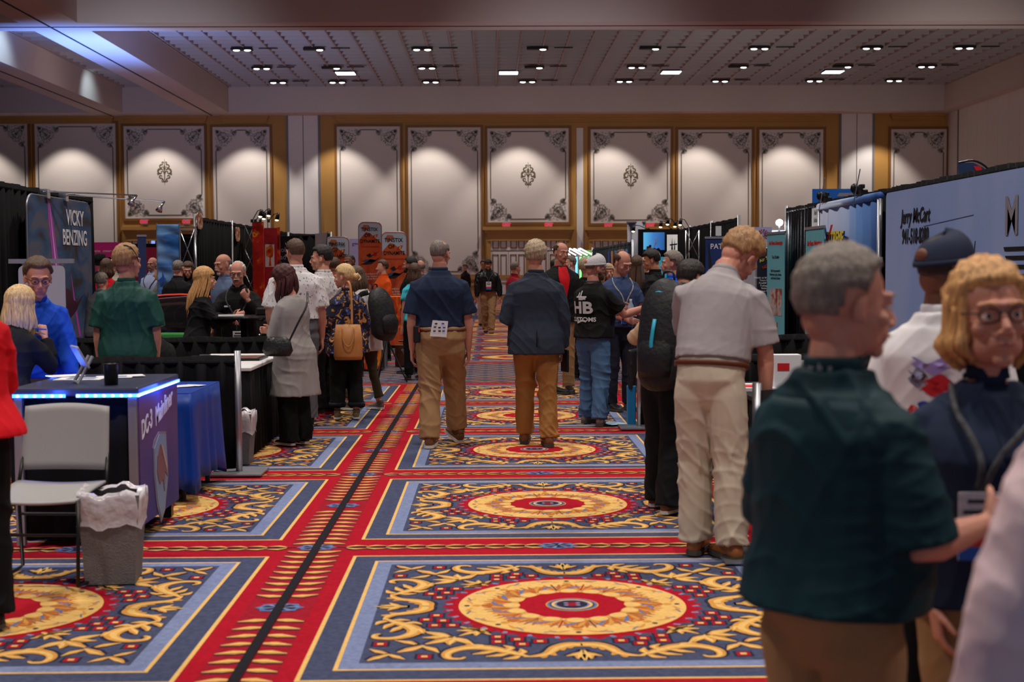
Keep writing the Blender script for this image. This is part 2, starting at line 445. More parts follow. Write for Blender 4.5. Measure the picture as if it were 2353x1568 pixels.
            c.ring(0, .052, nG, 9, 12, (.28 * math.cos(a + math.pi / 16), .28 * math.sin(a + math.pi / 16)))
            c.ring(0, .042, nH, 10, 12, (.283 * math.cos(a + math.pi / 16), .283 * math.sin(a + math.pi / 16)))
        for k in range(8):
            a = k * math.pi / 4
            for j, (r, s_) in enumerate(((.40, .03), (.45, .022), (.495, .014))):
                c.ring(0, s_, (nB, nG, nO)[j], 9, 8, (r * math.cos(a), r * math.sin(a)))
            for j in (-1, 1):
                e = a + j * .2
                c.strip([(.47 * math.cos(a + j * .08), .47 * math.sin(a + j * .08)), (.50 * math.cos(e), .50 * math.sin(e)), (.47 * math.cos(a + j * .28), .47 * math.sin(a + j * .28))], [.004, .011, .003], nG, 9, 3)
                c.strip([(.485 * math.cos(e), .485 * math.sin(e)), (.515 * math.cos(a + j * .3), .515 * math.sin(a + j * .3))], [.003, .005], nU, 10, 1)
        c.ring(0, .258, nR, 11, 96, mod=lambda a: 1 - .05 * abs(math.cos(8 * a)))
        for r, mi, l in ((.125, nG, 12), (.118, nU, 13), (.105, nO, 14), (.098, nH, 15), (.084, nL, 16), (.074, nO, 17), (.035, nD, 18)): c.ring(0, r, mi, l, 32)
        for k in range(4): c.ring(0, .012, nL, 19, 8, (.04 * math.cos(k * math.pi / 2 + .78), .03 * math.sin(k * math.pi / 2 + .78)))
    else:
        q = Pat()
        if detail:
            q.strip([(0, .69), (.1, .72), (.2, .85), (.36, .76), (.55, .76), (.52, .88)], [.03, .034, .02, .05, .045, .015], nG, 6, 2)
            q.strip([(.50, .52), (.62, .60)], [.03, .05], nG, 6, 1); q.strip([(.66, .72), (.8, .80)], [.03, .045], nG, 6, 1)
            q.rect(.15, .60, .2, .66, nR, 6); q.rect(.25, .58, .31, .64, nR, 6); q.strip([(.3, .5), (.44, .43)], [.03, .03], nG, 6, 1)
        else:
            q.strip([(0, .7), (.2, .82), (.5, .78), (.8, .8)], [.04, .05, .07, .04], nG, 6, 1)
        quad8(c, q)
        c.ring(.53, .63, nD, 6, 28); c.ring(0, .542, nG, 7, 28); c.ring(0.3, .44, nH, 8, 28); c.ring(0, .25, nR, 9, 20); c.ring(0, .1, nL, 10, 12)
        if not detail:
            for sy in (-1, 1):
                c.rect(-hx, min(sy * hy, sy * (hy - .09)), hx, max(sy * hy, sy * (hy - .09)), nF, 2)
            for k in range(12):
                x = -hx + (k + .5) * WX / 12
                for sy in (-1, 1): c.rect(x - .04, min(sy * hy, sy * (hy - .04)), x + .04, max(sy * hy, sy * (hy - .04)), nO, 3)
    return c
CELLS = [np.array(x.v) for x in ()]
def floor_mesh():
    V = []; F = []; Mi = []; base = 0
    cells = {d: make_cell(d) for d in (0, 1, 2)}
    arr = {d: np.array(c.v) for d, c in cells.items()}
    for d, c in cells.items():
        print('cell', d, len(c.v))
    def put(d, ox, oy, sy=1.0):
        nonlocal base
        a = arr[d] * (1, sy, 1) + (ox, oy, 0); V.append(a)
        F.extend([tuple(i + base for i in f) for f in cells[d].f]); Mi.extend(cells[d].m); base += len(a)
    for j in range(-1, 5):
        for i in range(-4, 7):
            near = (j <= 2 and -1 <= i <= 1) or (j == 3 and i in (-1, 0)) or (j == 0 and i == -2) or (i == 0 and j == 4)
            put(1 if near else 2, CX0 + i * WX, CY0 + j * WY)
    Y1 = CY0 + 4 * WY + WY / 2     # 19.17
    Y2 = 23.35
    x0, x1 = -30, 34
    b = Pat()
    b.rect(x0, Y1, x1, Y2, nN, 0)
    for y in (Y1 + .02, Y2 - .12): b.rect(x0, y, x1, y + .1, nR, 1)
    rows = 17
    for r in range(rows):
        y = Y1 + .28 + r * (Y2 - Y1 - .5) / (rows - 1)
        for k in range(-22, 26):
            x = CX0 + k * .458 + (r % 2) * .229
            if -9 < x < 10:
                b.strip([(x - .21, y), (x - .06, y), (x, y), (x + .06, y), (x + .21, y)], [.003, .03, .045, .03, .003], nG, 1, 1)
                b.strip([(x - .03, y), (x + .03, y)], [.018, .018], nO, 2, 1)
    V.append(np.array(b.v)); F.extend([tuple(i + base for i in f) for f in b.f]); Mi.extend(b.m); base += len(b.v)
    wy = 2.86
    for j in range(17):
        yc = Y2 + wy * (j + .5)
        if j == 7: continue
        for i in range(-7, 9):
            put(0 if j > 3 or abs(i) > 2 else 2, CX0 + i * WX, yc, wy / WY)
    b = Pat(); yb = Y2 + wy * 7
    b.rect(x0, yb, x1, yb + wy, nN, 0)
    for e in ((-60, -14, x0, 74), (x0, -14, x1, CY0 - 1.5 * WY), (x0, CY0 - 1.5 * WY, CX0 - 4.5 * WX, 74), (CX0 + 6.5 * WX, CY0 - 1.5 * WY, x1, 74), (x0, Y2 + 17 * wy, x1, 74)):
        b.poly([(e[0], e[1]), (e[2], e[1]), (e[2], e[3]), (e[0], e[3])], nN, -1)
    b.rect(-1.022, -5, -.978, Y1 + .03, nK, 24)   # black cable cover tape down the runner
    V.append(np.array(b.v)); F.extend([tuple(i + base for i in f) for f in b.f]); Mi.extend(b.m); base += len(b.v)
    me = bpy.data.meshes.new('floor'); VV = np.concatenate(V)
    VV[:, 2] -= .011
    me.from_pydata(VV.tolist(), [], F)
    for m in CMATS: me.materials.append(m)
    me.polygons.foreach_set('material_index', Mi)
    # all faces up
    me.update()
    nz = np.empty(len(me.polygons) * 3); me.polygons.foreach_get('normal', nz)
    b = bmesh.new(); b.from_mesh(me); bad = [f for f in b.faces if f.normal.z < 0]
    bmesh.ops.reverse_faces(b, faces=bad); b.to_mesh(me); b.free()
    o = bpy.data.objects.new('floor', me); link(o); struct(o)
    o['label'] = 'patterned casino carpet with red runners and gold medallions'
    print('floor verts', len(VV), 'polys', len(F))
floor_mesh()
SLAB = M(); SLAB.box2((-60, -14, -.3), (40, 75, -.02)); struct(SLAB.build('floor_slab', mat('slab', (60, 60, 70))))
# ================================================================ far wall, side wall, ceiling
WY_ = 70.0
GOLD = mat('wall_gold_paint', (176, 130, 66), .55, noise=.06, nscale=.6)
DGOLD = mat('trim_dark_gold', (128, 84, 32), .5)
OFFW = mat('wall_panel_cream', (214, 204, 198), .8, noise=.03, nscale=.5)
WHITE_ = mat('white_painted_trim', (222, 216, 214), .7)
SOFF = mat('soffit_paint', (206, 192, 186), .85, noise=.03, nscale=.3)
ORN = mat('ornament_olive_line', (98, 86, 62), .7)
GREY_ = mat('grey_metal_edge', (110, 112, 120), .5)
def wxz(px, py, Y=WY_): p = P(px, py, Y); return p.x, p.z
wall = M(); wall.box2((-42, WY_, 0), (24.5, WY_ + .3, 11.5)); wall = struct(wall.build('wall_back', GOLD))
FL, CE = 0.0, 9.2

def ribbon(m, pts, wd, y, sub=4, mi=0):
    """flat tapered stroke in the XZ plane raised 12 mm off the wall"""
    p = catmull([(a, 0, b) for a, b in pts], sub); q = interp(list(wd), sub) if len(pts) > 2 else list(wd)
    vs = []; n = len(p)
    for i in range(n):
        t = (p[min(n - 1, i + 1)] - p[max(0, i - 1)]).normalized(); nx, nz = -t.z, t.x
        vs += [(p[i].x + nx * q[i], y, p[i].z + nz * q[i]), (p[i].x, y - .014, p[i].z), (p[i].x - nx * q[i], y, p[i].z - nz * q[i])]
    fs = []
    for i in range(n - 1):
        a = 3 * i; fs += [(a, a + 1, a + 4, a + 3), (a + 1, a + 2, a + 5, a + 4)]
    m.add(vs, fs, mi)
def spiral(cx, cz, r, a0, turns, n=9, shrink=.25):
    return [(cx + (r * (1 - (1 - shrink) * k / (n - 1))) * math.cos(a0 + turns * 2 * math.pi * k / (n - 1)), cz + (r * (1 - (1 - shrink) * k / (n - 1))) * math.sin(a0 + turns * 2 * math.pi * k / (n - 1))) for k in range(n)]
rs = random.Random(3)
CORN = []
for k in range(64):                              # half of the corner filigree in unit coordinates (corner at 0,0)
    x = rs.uniform(.03, 1.0); lim = min(x, 1.22 - x if x < .72 else .5 - (x - .72) * 1.4)
    z = rs.uniform(.02, max(.04, lim))
    r = rs.uniform(.035, .075); a0 = rs.uniform(0, 6.28); sp_ = spiral(x, -z, r, a0, rs.choice((-.8, .8)), 5)
    tail = (x - z) * 0 + rs.uniform(.05, .11); sp_ = [(sp_[0][0] + tail * math.cos(a0 + 1.6), sp_[0][1] + tail * math.sin(a0 + 1.6))] + sp_
    CORN.append((sp_, [.004, .013, .016, .012, .008, .003]))
for x, z in ((.10, .08), (.20, .16), (.33, .30), (.50, .47), (.58, .30), (.62, .56)):
    CORN.append(([(x - .06, -z + .05), (x, -z - .0), (x + .05, -z - .06)], [.006, .028, .004]))
def corner(parent, cx, cz, sx, sz, size):
    m = M()
    for pts, wd in CORN:
        for sw in (0, 1):
            q = [((cx + sx * (-b if sw else a) * size), (cz + sz * (-a if sw else b) * size)) for a, b in pts]
            ribbon(m, q, [x * size * .36 for x in wd], WY_ - .045, 2)
    return m.build('corner_ornament', ORN, parent)
def damask(parent, cx, cz, s):
    m = M()
    for e in (1, -1):
        for pts, wd in ((spiral(.30, .05, .24, 2.6, -1.1, 9), [.03, .06, .09, .08, .07, .05, .04, .03, .02]),
                        (spiral(.22, .42, .16, 2.2, -1.0, 8), [.02, .05, .06, .05, .04, .03, .02, .02]),
                        (spiral(.26, -.30, .15, -2.2, 1.0, 8), [.02, .05, .06, .05, .04, .03, .02, .02]),
                        (spiral(.44, -.12, .11, 2.6, -.9, 7), [.02, .04, .05, .04, .03, .02, .02]),
                        (spiral(.10, .70, .10, -1.6, 1.0, 7), [.02, .03, .04, .03, .02, .02, .01]),
                        (spiral(.12, -.62, .11, 1.6, -1.0, 7), [.02, .03, .04, .03, .02, .02, .01]),
                        ([(0, -.2), (.08, .05), (.2, .12)], [.02, .05, .01]), ([(0, -.75), (.14, -.5), (.2, -.42)], [.01, .06, .01]),
                        ([(0, .1), (.07, .35), (.03, .5)], [.02, .04, .01])):
            ribbon(m, [(cx + e * a * s, cz + b * s) for a, b in pts], [x * s * .8 for x in wd], WY_ - .045, 3)
    ribbon(m, [(cx, cz - .95 * s), (cx, cz - .3 * s), (cx, cz + .3 * s), (cx, cz + .98 * s)], [.01 * s, .035 * s, .03 * s, .008 * s], WY_ - .045, 3)
    return m.build('medallion', ORN, parent)
def panel(x0, x1, z0, z1, below=False, med=False):
    m = M(); m.box2((x0, WY_ - .03, z0), (x1, WY_, z1)); pn = m.build('panel', OFFW, wall)
    t = .12; f = M()
    for a, b in (((x0 - t, WY_ - .08, z1), (x1 + t, WY_, z1 + t)), ((x0 - t, WY_ - .08, z0 - t), (x1 + t, WY_, z0)), ((x0 - t, WY_ - .08, z0), (x0, WY_, z1)), ((x1, WY_ - .08, z0), (x1 + t, WY_, z1))): f.box2(a, b)
    f.build('panel_moulding', DGOLD, wall)
    i = .16; s = 1.02
    xa, xb, za, zb = x0 + i, x1 - i, z0 + i, z1 - i
    l = M(); lw = .022
    for X in (xa, xb): l.box2((X - lw, WY_ - .045, (za + s) if below else za), (X + lw, WY_ - .02, zb - s))
    l.box2((xa + s, WY_ - .045, zb - lw), (xb - s, WY_ - .02, zb + lw)) if xb - xa > 2 * s + .3 else None
    if below: l.box2((xa + s, WY_ - .045, za - lw), (xb - s, WY_ - .02, za + lw))
    l.build('pinstripe', ORN, wall)
    corner(wall, xa, zb, 1, 1, s); corner(wall, xb, zb, -1, 1, s)
    if below: corner(wall, xa, za, 1, -1, s); corner(wall, xb, za, -1, -1, s)
    if med: damask(wall, (x0 + x1) / 2, z0 + (z1 - z0) * .5, .68)
PAN = [(-120, 66, 282, 0, 0), (82, 268, 284, 0, 0), (286, 471, 290, 502, 1), (490, 621, 292, 0, 0), (775, 920, 291, 0, 0), (938, 1105, 293, 0, 0),
       (1120, 1307, 295, 511, 1), (1357, 1541, 297, 513, 1), (1558, 1727, 298, 0, 0), (1744, 1891, 298, 0, 0), (2046, 2174, 297, 0, 0)]
for a, b, t, bot, md in PAN:
    x0 = wxz(a, 400)[0]; x1 = wxz(b, 400)[0]; z1 = PZ(t, WY_, (a + b) / 2)
    if bot: panel(x0, x1, PZ(bot, WY_, (a + b) / 2), z1, True, True)
    else: panel(x0, x1, 1.25, z1, a == 938, False)
for a, b in ((664, 732), (1325, 1340), (1932, 2003)):      # white operable wall pockets
    x0, x1 = wxz(a, 400)[0], wxz(b, 400)[0]
    m = M()
    if b - a > 30:
        xm = (x0 + x1) / 2; m.box2((x0, WY_ - .06, 0), (xm - .02, WY_, CE)); m.box2((xm + .02, WY_ - .06, 0), (x1, WY_, CE))
        m.box2((x0 - .1, WY_ - .09, 0), (x0, WY_, CE), 1); m.box2((x1, WY_ - .09, 0), (x1 + .1, WY_, CE), 1); m.box2((xm - .02, WY_ - .03, 0), (xm + .02, WY_, CE), 1)
    else: m.box2((x0, WY_ - .03, 0), (x1, WY_, PZ(295, WY_)), 0)
    m.build('wall_pocket_door' if b - a > 30 else 'white_strip', [WHITE_, GREY_], wall)
for a, b in ((-120, 262), (288, 477), (506, 618), (770, 1892), (2045, 2170)):   # gold cornice runs
    x0, x1 = wxz(a, 270)[0], wxz(b, 270)[0]
    m = M(); m.box2((x0, WY_ - .22, CE - .14), (x1, WY_, CE)); m.box2((x0 + .06, WY_ - .15, CE - .27), (x1 - .06, WY_, CE - .14)); m.box2((x0 + .12, WY_ - .09, CE - .36), (x1 - .12, WY_, CE - .27), 0)
    m.build('cornice', GOLD, wall)
m = M(); m.box2((-42, WY_ - .1, 1.0), (24, WY_, 1.22)); m.box2((-42, WY_ - .14, .0), (24, WY_, .18)); m.box2((-42, WY_ - .06, .7), (24, WY_, .82)); m.build('chair_rail', GOLD, wall)
EXITR = mat('exit_red', (240, 40, 60), .5, emit=.55)
EXG = mat('exit_grey_case', (150, 148, 165), .5)
for k, (a, b, c0, c1) in enumerate(((290, 470, 1, 1), (1118, 1310, 1, 1), (1352, 1545, 1, 1))):
    x0, x1 = wxz(a, 500)[0], wxz(b, 500)[0]
    d = thing('door_%d' % (k + 1), ('double doors', )[0], 'door', ((x0 + x1) / 2, WY_, 0)); del d['category']; del d['label']; struct(d)
    zt = PZ(522, WY_, a)
    m = M(); m.box2((x0 - .2, WY_ - .32, zt - .16), (x1 + .2, WY_, zt)); m.box2((x0 - .1, WY_ - .24, zt - .3), (x1 + .1, WY_, zt - .16)); m.box2((x0, WY_ - .16, zt - .62), (x1, WY_, zt - .3)); m.box2((x0 + .05, WY_ - .2, zt - .70), (x1 - .05, WY_, zt - .62))
    m.box2((x0, WY_ - .16, 0), (x0 + .2, WY_, zt - .6)); m.box2((x1 - .2, WY_ - .16, 0), (x1, WY_, zt - .6))
    xm = (x0 + x1) / 2; m.box2((xm - .12, WY_ - .14, zt - .72), (xm + .12, WY_, zt - .6)); m.box2((xm - .1, WY_ - .15, 0), (xm + .1, WY_, zt - .6))
    m.build('door_frame', GOLD, d, world=True)
    ztr0, ztr1 = PZ(576, WY_, a), PZ(548, WY_, a)
    for X0, X1 in ((x0 + .2, xm - .1), (xm + .1, x1 - .2)):
        m = M(); m.box2((X0, WY_ - .1, ztr0), (X1, WY_, ztr1)); m.build('transom', WHITE_, d, world=True)
        f = M(); n = 4; wq = (X1 - X0) / n
        for q in range(n):
            c = X0 + wq * (q + .5 + (.07 if q in (0, 2) else -.07)); zc = (ztr0 + ztr1) / 2; hw, hh, t = .165, .2, .05
            for A, B in (((c - hw, zc + hh - t), (c + hw, zc + hh)), ((c - hw, zc - hh), (c + hw, zc - hh + t)), ((c - hw, zc - hh), (c - hw + t, zc + hh)), ((c + hw - t, zc - hh), (c + hw, zc + hh))):
                f.box2((A[0], WY_ - .13, A[1]), (B[0], WY_ - .1, B[1]))
        f.build('transom_frames', DGOLD, d, world=True)
        for q in range(2):
            a0 = X0 + (X1 - X0) / 2 * q; a1 = a0 + (X1 - X0) / 2 - .02
            m = M(); m.box2((a0, WY_ - .08, 0), (a1, WY_, ztr0 - .04)); dl = m.build('door_leaf', WHITE_, d, world=True)
            f = M()
            for s_ in (.27, .73):
                c = a0 + (a1 - a0) * s_
                for z0_, z1_ in ((.2, .85), (1.15, ztr0 - .2)):
                    hw, t = .16, .05
                    for A, B in (((c - hw, z1_ - t), (c + hw, z1_)), ((c - hw, z0_), (c + hw, z0_ + t)), ((c - hw, z0_), (c - hw + t, z1_)), ((c + hw - t, z0_), (c + hw, z1_))):
                        f.box2((A[0], WY_ - .1, A[1]), (B[0], WY_ - .08, B[1]))
            f.box2((a1 - .12, WY_ - .14, 1.0), (a1 - .04, WY_ - .08, 1.06))
            f.build('leaf_moulding', DGOLD, d, world=True)
    for side, px in zip(('left', 'right'), ((333, 430), (1164, 1261), (1398, 1494))[k]):
        c = P(px, (510, 517, 518)[k], WY_)
        t = thing('exit_sign', 'red lettered EXIT sign above the %s of the %s double doors' % (side, ('leftmost', 'middle', 'right hand')[k]), 'exit sign', (c.x, WY_ - .1, c.z - .12), group='exit signs over the doors')
        m = M(); m.box((0, 0, .12), (.34, .1, .24)); m.build('housing', EXG, t)
        text('lettering', 'EXIT', .22, EXITR, t, (0, -.052, .12), ext=.004, bold=.006)

# right-hand side wall of pleated operable panels
RX = 23.0
m = M(); m.box2((RX, -14, 0), (RX + .3, 71, 11.5)); rw = struct(m.build('wall_right', WHITE_))
m = M()
for k in range(60):
    y = 69.6 - k * 1.32
    m.box2((RX - .05, y - 1.28, 0), (RX, y, 9.2), 0); 
    if k == 1: m.box2((RX - .09, y - .03, 0), (RX, y + .06, 9.2), 1)
m.build('folding_panels', [WHITE_, GREY_], rw)
m = M(); m.box2((-42, -14, 0), (-41.7, 71, 11.5)); struct(m.build('wall_left', OFFW))

# ceiling: beams with seams, coffers with an egg-crate grid
GRIDM = mat('ceiling_grid_white', (188, 178, 176), .7)
VOIDM = mat('ceiling_void', (52, 50, 54), .9)
SEAM = mat('seam_black', (45, 45, 52), .8)
ce = M(); ce.box2((-42, -14, 11.3), (RX, 71, 11.5)); ce = struct(ce.build('ceiling', VOIDM))
ZB, ZG = 9.2, 10.44
cofX = [(-42, -31), (-29.2, -19.4), (-17.85, -14.5), (-12.7, 22.3)]
cofY = [(-13, 7), (8.5, 25.3), (26.8, 43.6), (45.1, 68.5)]
b = M()
ys = [-14] + [v for c in cofY for v in c] + [WY_]
for j in range(0, len(ys), 2): b.box2((-42, ys[j], ZB), (RX, ys[j + 1], 11.3))
xs = [-42, -42] + [v for c in cofX for v in c][1:] + [RX]
for i in range(0, len(xs), 2):
    if xs[i + 1] - xs[i] > .01:
        for c in cofY: b.box2((xs[i], c[0], ZB), (xs[i + 1], c[1], 11.3))
b.build('ceiling_beams', SOFF, ce)
s = M()
for x in (-13.75, -18.7): s.box2((x - .03, -14, ZB - .02), (x + .03, WY_ - .3, ZB))
for y in (44.35, 26.0): s.box2((-42, y - .02, ZB - .02), (RX, y + .02, ZB))
s.build('beam_seam', SEAM, ce)
for i, (x0, x1) in enumerate(cofX):
    for j, (y0, y1) in enumerate(cofY):
        if i == 0 or (i == 1 and j < 2): continue
        g = M(); st = .921
        n = int((x1 - x0) / st)
        for k in range(n + 1):
            x = x0 + .12 + k * st
            if x < x1: g.box2((x - .028, y0, ZG - .01), (x + .028, y1, ZG + .17))
        k = 0
        while y0 + .3 + k * st < y1:
            y = y0 + .3 + k * st; g.box2((x0, y - .018, ZG), (x1, y + .018, ZG + .17)); k += 1
        g.box2((x0, y0, ZG - .03), (x0 + .03, y1, ZG + .01)); g.box2((x1 - .03, y0, ZG - .03), (x1, y1, ZG + .01))
        g.build('egg_crate_grid', GRIDM, ce)
LAMPM = mat('lamp_glow', (255, 250, 240), .5, emit=7)
DIFFM = mat('light_panel_glow', (225, 245, 255), .5, emit=3.2)
BLKM = mat('black_fixture', (20, 20, 22), .6)
for i, px in enumerate((800, 1169, 1538, 1910)):
    x = -6.5 + 7.37 * i
    t = thing('ceiling_light', '%s of the four bright square ceiling light panels' % ('leftmost', 'second from left', 'third from left', 'rightmost')[i], 'ceiling light', (x, 63.6, ZG - .05), group='square ceiling light panels')
    m = M(); m.box((0, 0, .04), (.9, .9, .06)); m.build('housing', BLKM, t)
    m = M(); m.box((0, 0, 0), (.84, .84, .03)); m.build('diffuser', DIFFM, t)
TW = {56.4: ((556, 2), (722, 1), (970, 2), (1235, 1), (1494, 1), (1745, 2), (2003, 2), (2216, 2)), 61.6: ((601, 2), (762, 1), (981, 2), (1228, 1), (1463, 2), (1697, 1), (1937, 1), (2129, 2)),
      66.2: ((639, 2), (775, 2), (990, 2), (1212, 2), (1435, 2), (1655, 2), (1872, 2), (2055, 2))}
rown = {56.4: 'nearest', 61.6: 'middle', 66.2: 'farthest'}
for Y, lst in TW.items():
    for i, (px, lit) in enumerate(lst):
        x = P(px, {56.4: 115, 61.6: 156, 66.2: 189}[Y], Y).x
        t = thing('downlight_fixture', 'twin-lamp ceiling downlight, number %d from the left in the %s row' % (i + 1, rown[Y]), 'ceiling light', (x, Y, ZG - .1), group='twin downlights in the ceiling grid')
        m = M(); m.box((0, 0, .03), (.86, .3, .08)); m.box((1.05, 0, .06), (.75, .1, .03)); m.build('fixture_plate', BLKM, t)
        for e in ((-1, 1) if lit == 2 else (1,)):
            m = M(); m.ell((e * .22, 0, -.015), (.13, .10, .035), 12, 6); m.build('lamp', LAMPM, t, smooth=True)
# ================================================================ people
def skinmat(n, c): return mat('skin_' + n, c, .55, noise=.06, nscale=9, spec=.4)
SK = {'fair': skinmat('fair', (214, 152, 128)), 'pink': skinmat('pink', (198, 136, 115)), 'tan': skinmat('tan', (188, 126, 96)), 'brown': skinmat('brown', (116, 72, 52)), 'dark': skinmat('dark', (78, 46, 34))}
def hairmat(n, c, v=.35):
    return mat('hair_' + n, c, .55, noise=v, nscale=1, bump=.35, bscale=1.6, stretch=(95, 95, 14), spec=.4)
HR = {'brown': hairmat('brown', (84, 60, 44)), 'dark': hairmat('dark', (34, 26, 24)), 'grey': hairmat('grey', (122, 110, 101)), 'blond': hairmat('blond', (196, 152, 98)), 'sandy': hairmat('sandy', (158, 118, 78)),
      'ginger': hairmat('ginger', (202, 150, 94)), 'white': hairmat('white', (196, 190, 186)), 'maroon': hairmat('maroon', (70, 26, 26)), 'greyblond': hairmat('greyblond', (172, 150, 122)), 'light': hairmat('light', (214, 178, 126)),
      'stubble': mat('hair_stubble', (120, 92, 80), .8, noise=.2, nscale=300)}
EYEW = mat('eye_white', (225, 222, 218), .3); EYED = mat('eye_iris', (50, 38, 30), .2); LIPM = mat('lips', (168, 88, 84), .5)
def cloth(name, col, rough=.85, bump=.25, bs=9, noise=.06, ns=6, sheen=0): return mat(name, col, rough, noise=noise, nscale=ns, bump=bump, bscale=bs, spec=.2, sheen=sheen)
BELTM = mat('brown_leather', (92, 48, 28), .45, noise=.12, nscale=20); BLEATH = mat('black_leather', (28, 27, 28), .38, bump=.4, bscale=30, spec=.5)
SOLE = mat('rubber_sole', (70, 66, 62), .8); SOLEW = mat('white_sole', (205, 200, 195), .7)
SHOE = {'brown': mat('shoe_brown', (112, 72, 44), .55, bump=.2, bscale=60), 'black': mat('shoe_black', (26, 25, 27), .4), 'grey': mat('shoe_grey', (110, 104, 100), .8, bump=.2, bscale=80), 'white': mat('shoe_white', (205, 198, 194), .7), 'tanloaf': mat('shoe_tan', (150, 92, 48), .4, noise=.15, nscale=14), 'olive': mat('shoe_olive', (118, 98, 68), .8)}
GLASSM = mat('dark_frame', (30, 28, 32), .3)

def _ev(o, mods):
    dg = bpy.context.evaluated_depsgraph_get(); dg.update()
    me = bpy.data.meshes.new_from_object(o.evaluated_get(dg))
    for m in list(o.modifiers): o.modifiers.remove(m)
    old = o.data; nm = old.name; o.data = me; bpy.data.meshes.remove(old); me.name = nm
def fuse(m, name, material, parent, voxel, it=3, folds=None, seed=0, sm=.5, fac=None):
    o = m.build(name, material, parent)
    r = o.modifiers.new('r', 'REMESH'); r.mode = 'VOXEL'; r.voxel_size = voxel; r.use_smooth_shade = True
    if it: s = o.modifiers.new('s', 'SMOOTH'); s.iterations = it; s.factor = sm
    _ev(o, 0)
    me = o.data
    if folds:
        n = len(me.vertices); co = np.empty(n * 3); me.vertices.foreach_get('co', co); co = co.reshape(-1, 3)
        no = np.empty(n * 3); me.vertices.foreach_get('normal', no); no = no.reshape(-1, 3)
        rg = np.random.RandomState(seed + 11); d = np.zeros(n)
        for amp, wl, dirs in folds:
            for _ in range(3):
                k = np.array(dirs) + rg.normal(0, .6, 3); k = k / np.linalg.norm(k) * (math.pi / (wl * rg.uniform(.8, 1.9)))
                q = rg.normal(0, 1, 3); q = q / np.linalg.norm(q) * rg.uniform(7, 14); q2 = rg.normal(0, 1, 3); q2 = q2 / np.linalg.norm(q2) * rg.uniform(6, 12); q3 = rg.normal(0, 1, 3) * 7
                u = co @ k + 1.9 * np.sin(co @ q + rg.rand() * 6 + .8 * np.sin(co @ q3)) + rg.rand() * 6
                msk = np.clip(.35 + .9 * np.sin(co @ q2 + rg.rand() * 6), 0, 1.2)
                d += amp * ((1 - np.abs(np.sin(u))) ** 2.2 - .25) * msk
        if fac is not None: d *= fac(co)
        co = co + no * d[:, None]; me.vertices.foreach_set('co', co.ravel()); me.update()
    me.materials.clear(); me.materials.append(material)
    me.polygons.foreach_set('use_smooth', [True] * len(me.polygons))
    return o

PM = [(.78, .095, .08, -.01), (.92, .168, .122, -.02), (1.00, .168, .118, -.008), (1.08, .158, .115, .004), (1.18, .165, .118, .008), (1.28, .178, .124, .008), (1.35, .181, .12, .0), (1.395, .155, .106, -.006), (1.435, .122, .09, -.012), (1.465, .094, .078, -.014), (1.50, .074, .07, -.014), (1.57, .063, .066, -.004)]
PF = [(.78, .10, .08, -.01), (.92, .172, .122, -.02), (1.00, .155, .11, -.008), (1.08, .128, .095, .002), (1.18, .14, .105, .010), (1.28, .155, .128, .02), (1.35, .154, .112, .006), (1.395, .142, .096, -.004), (1.435, .112, .078, -.012), (1.465, .082, .066, -.014), (1.50, .058, .058, -.014), (1.57, .050, .054, -.004)]

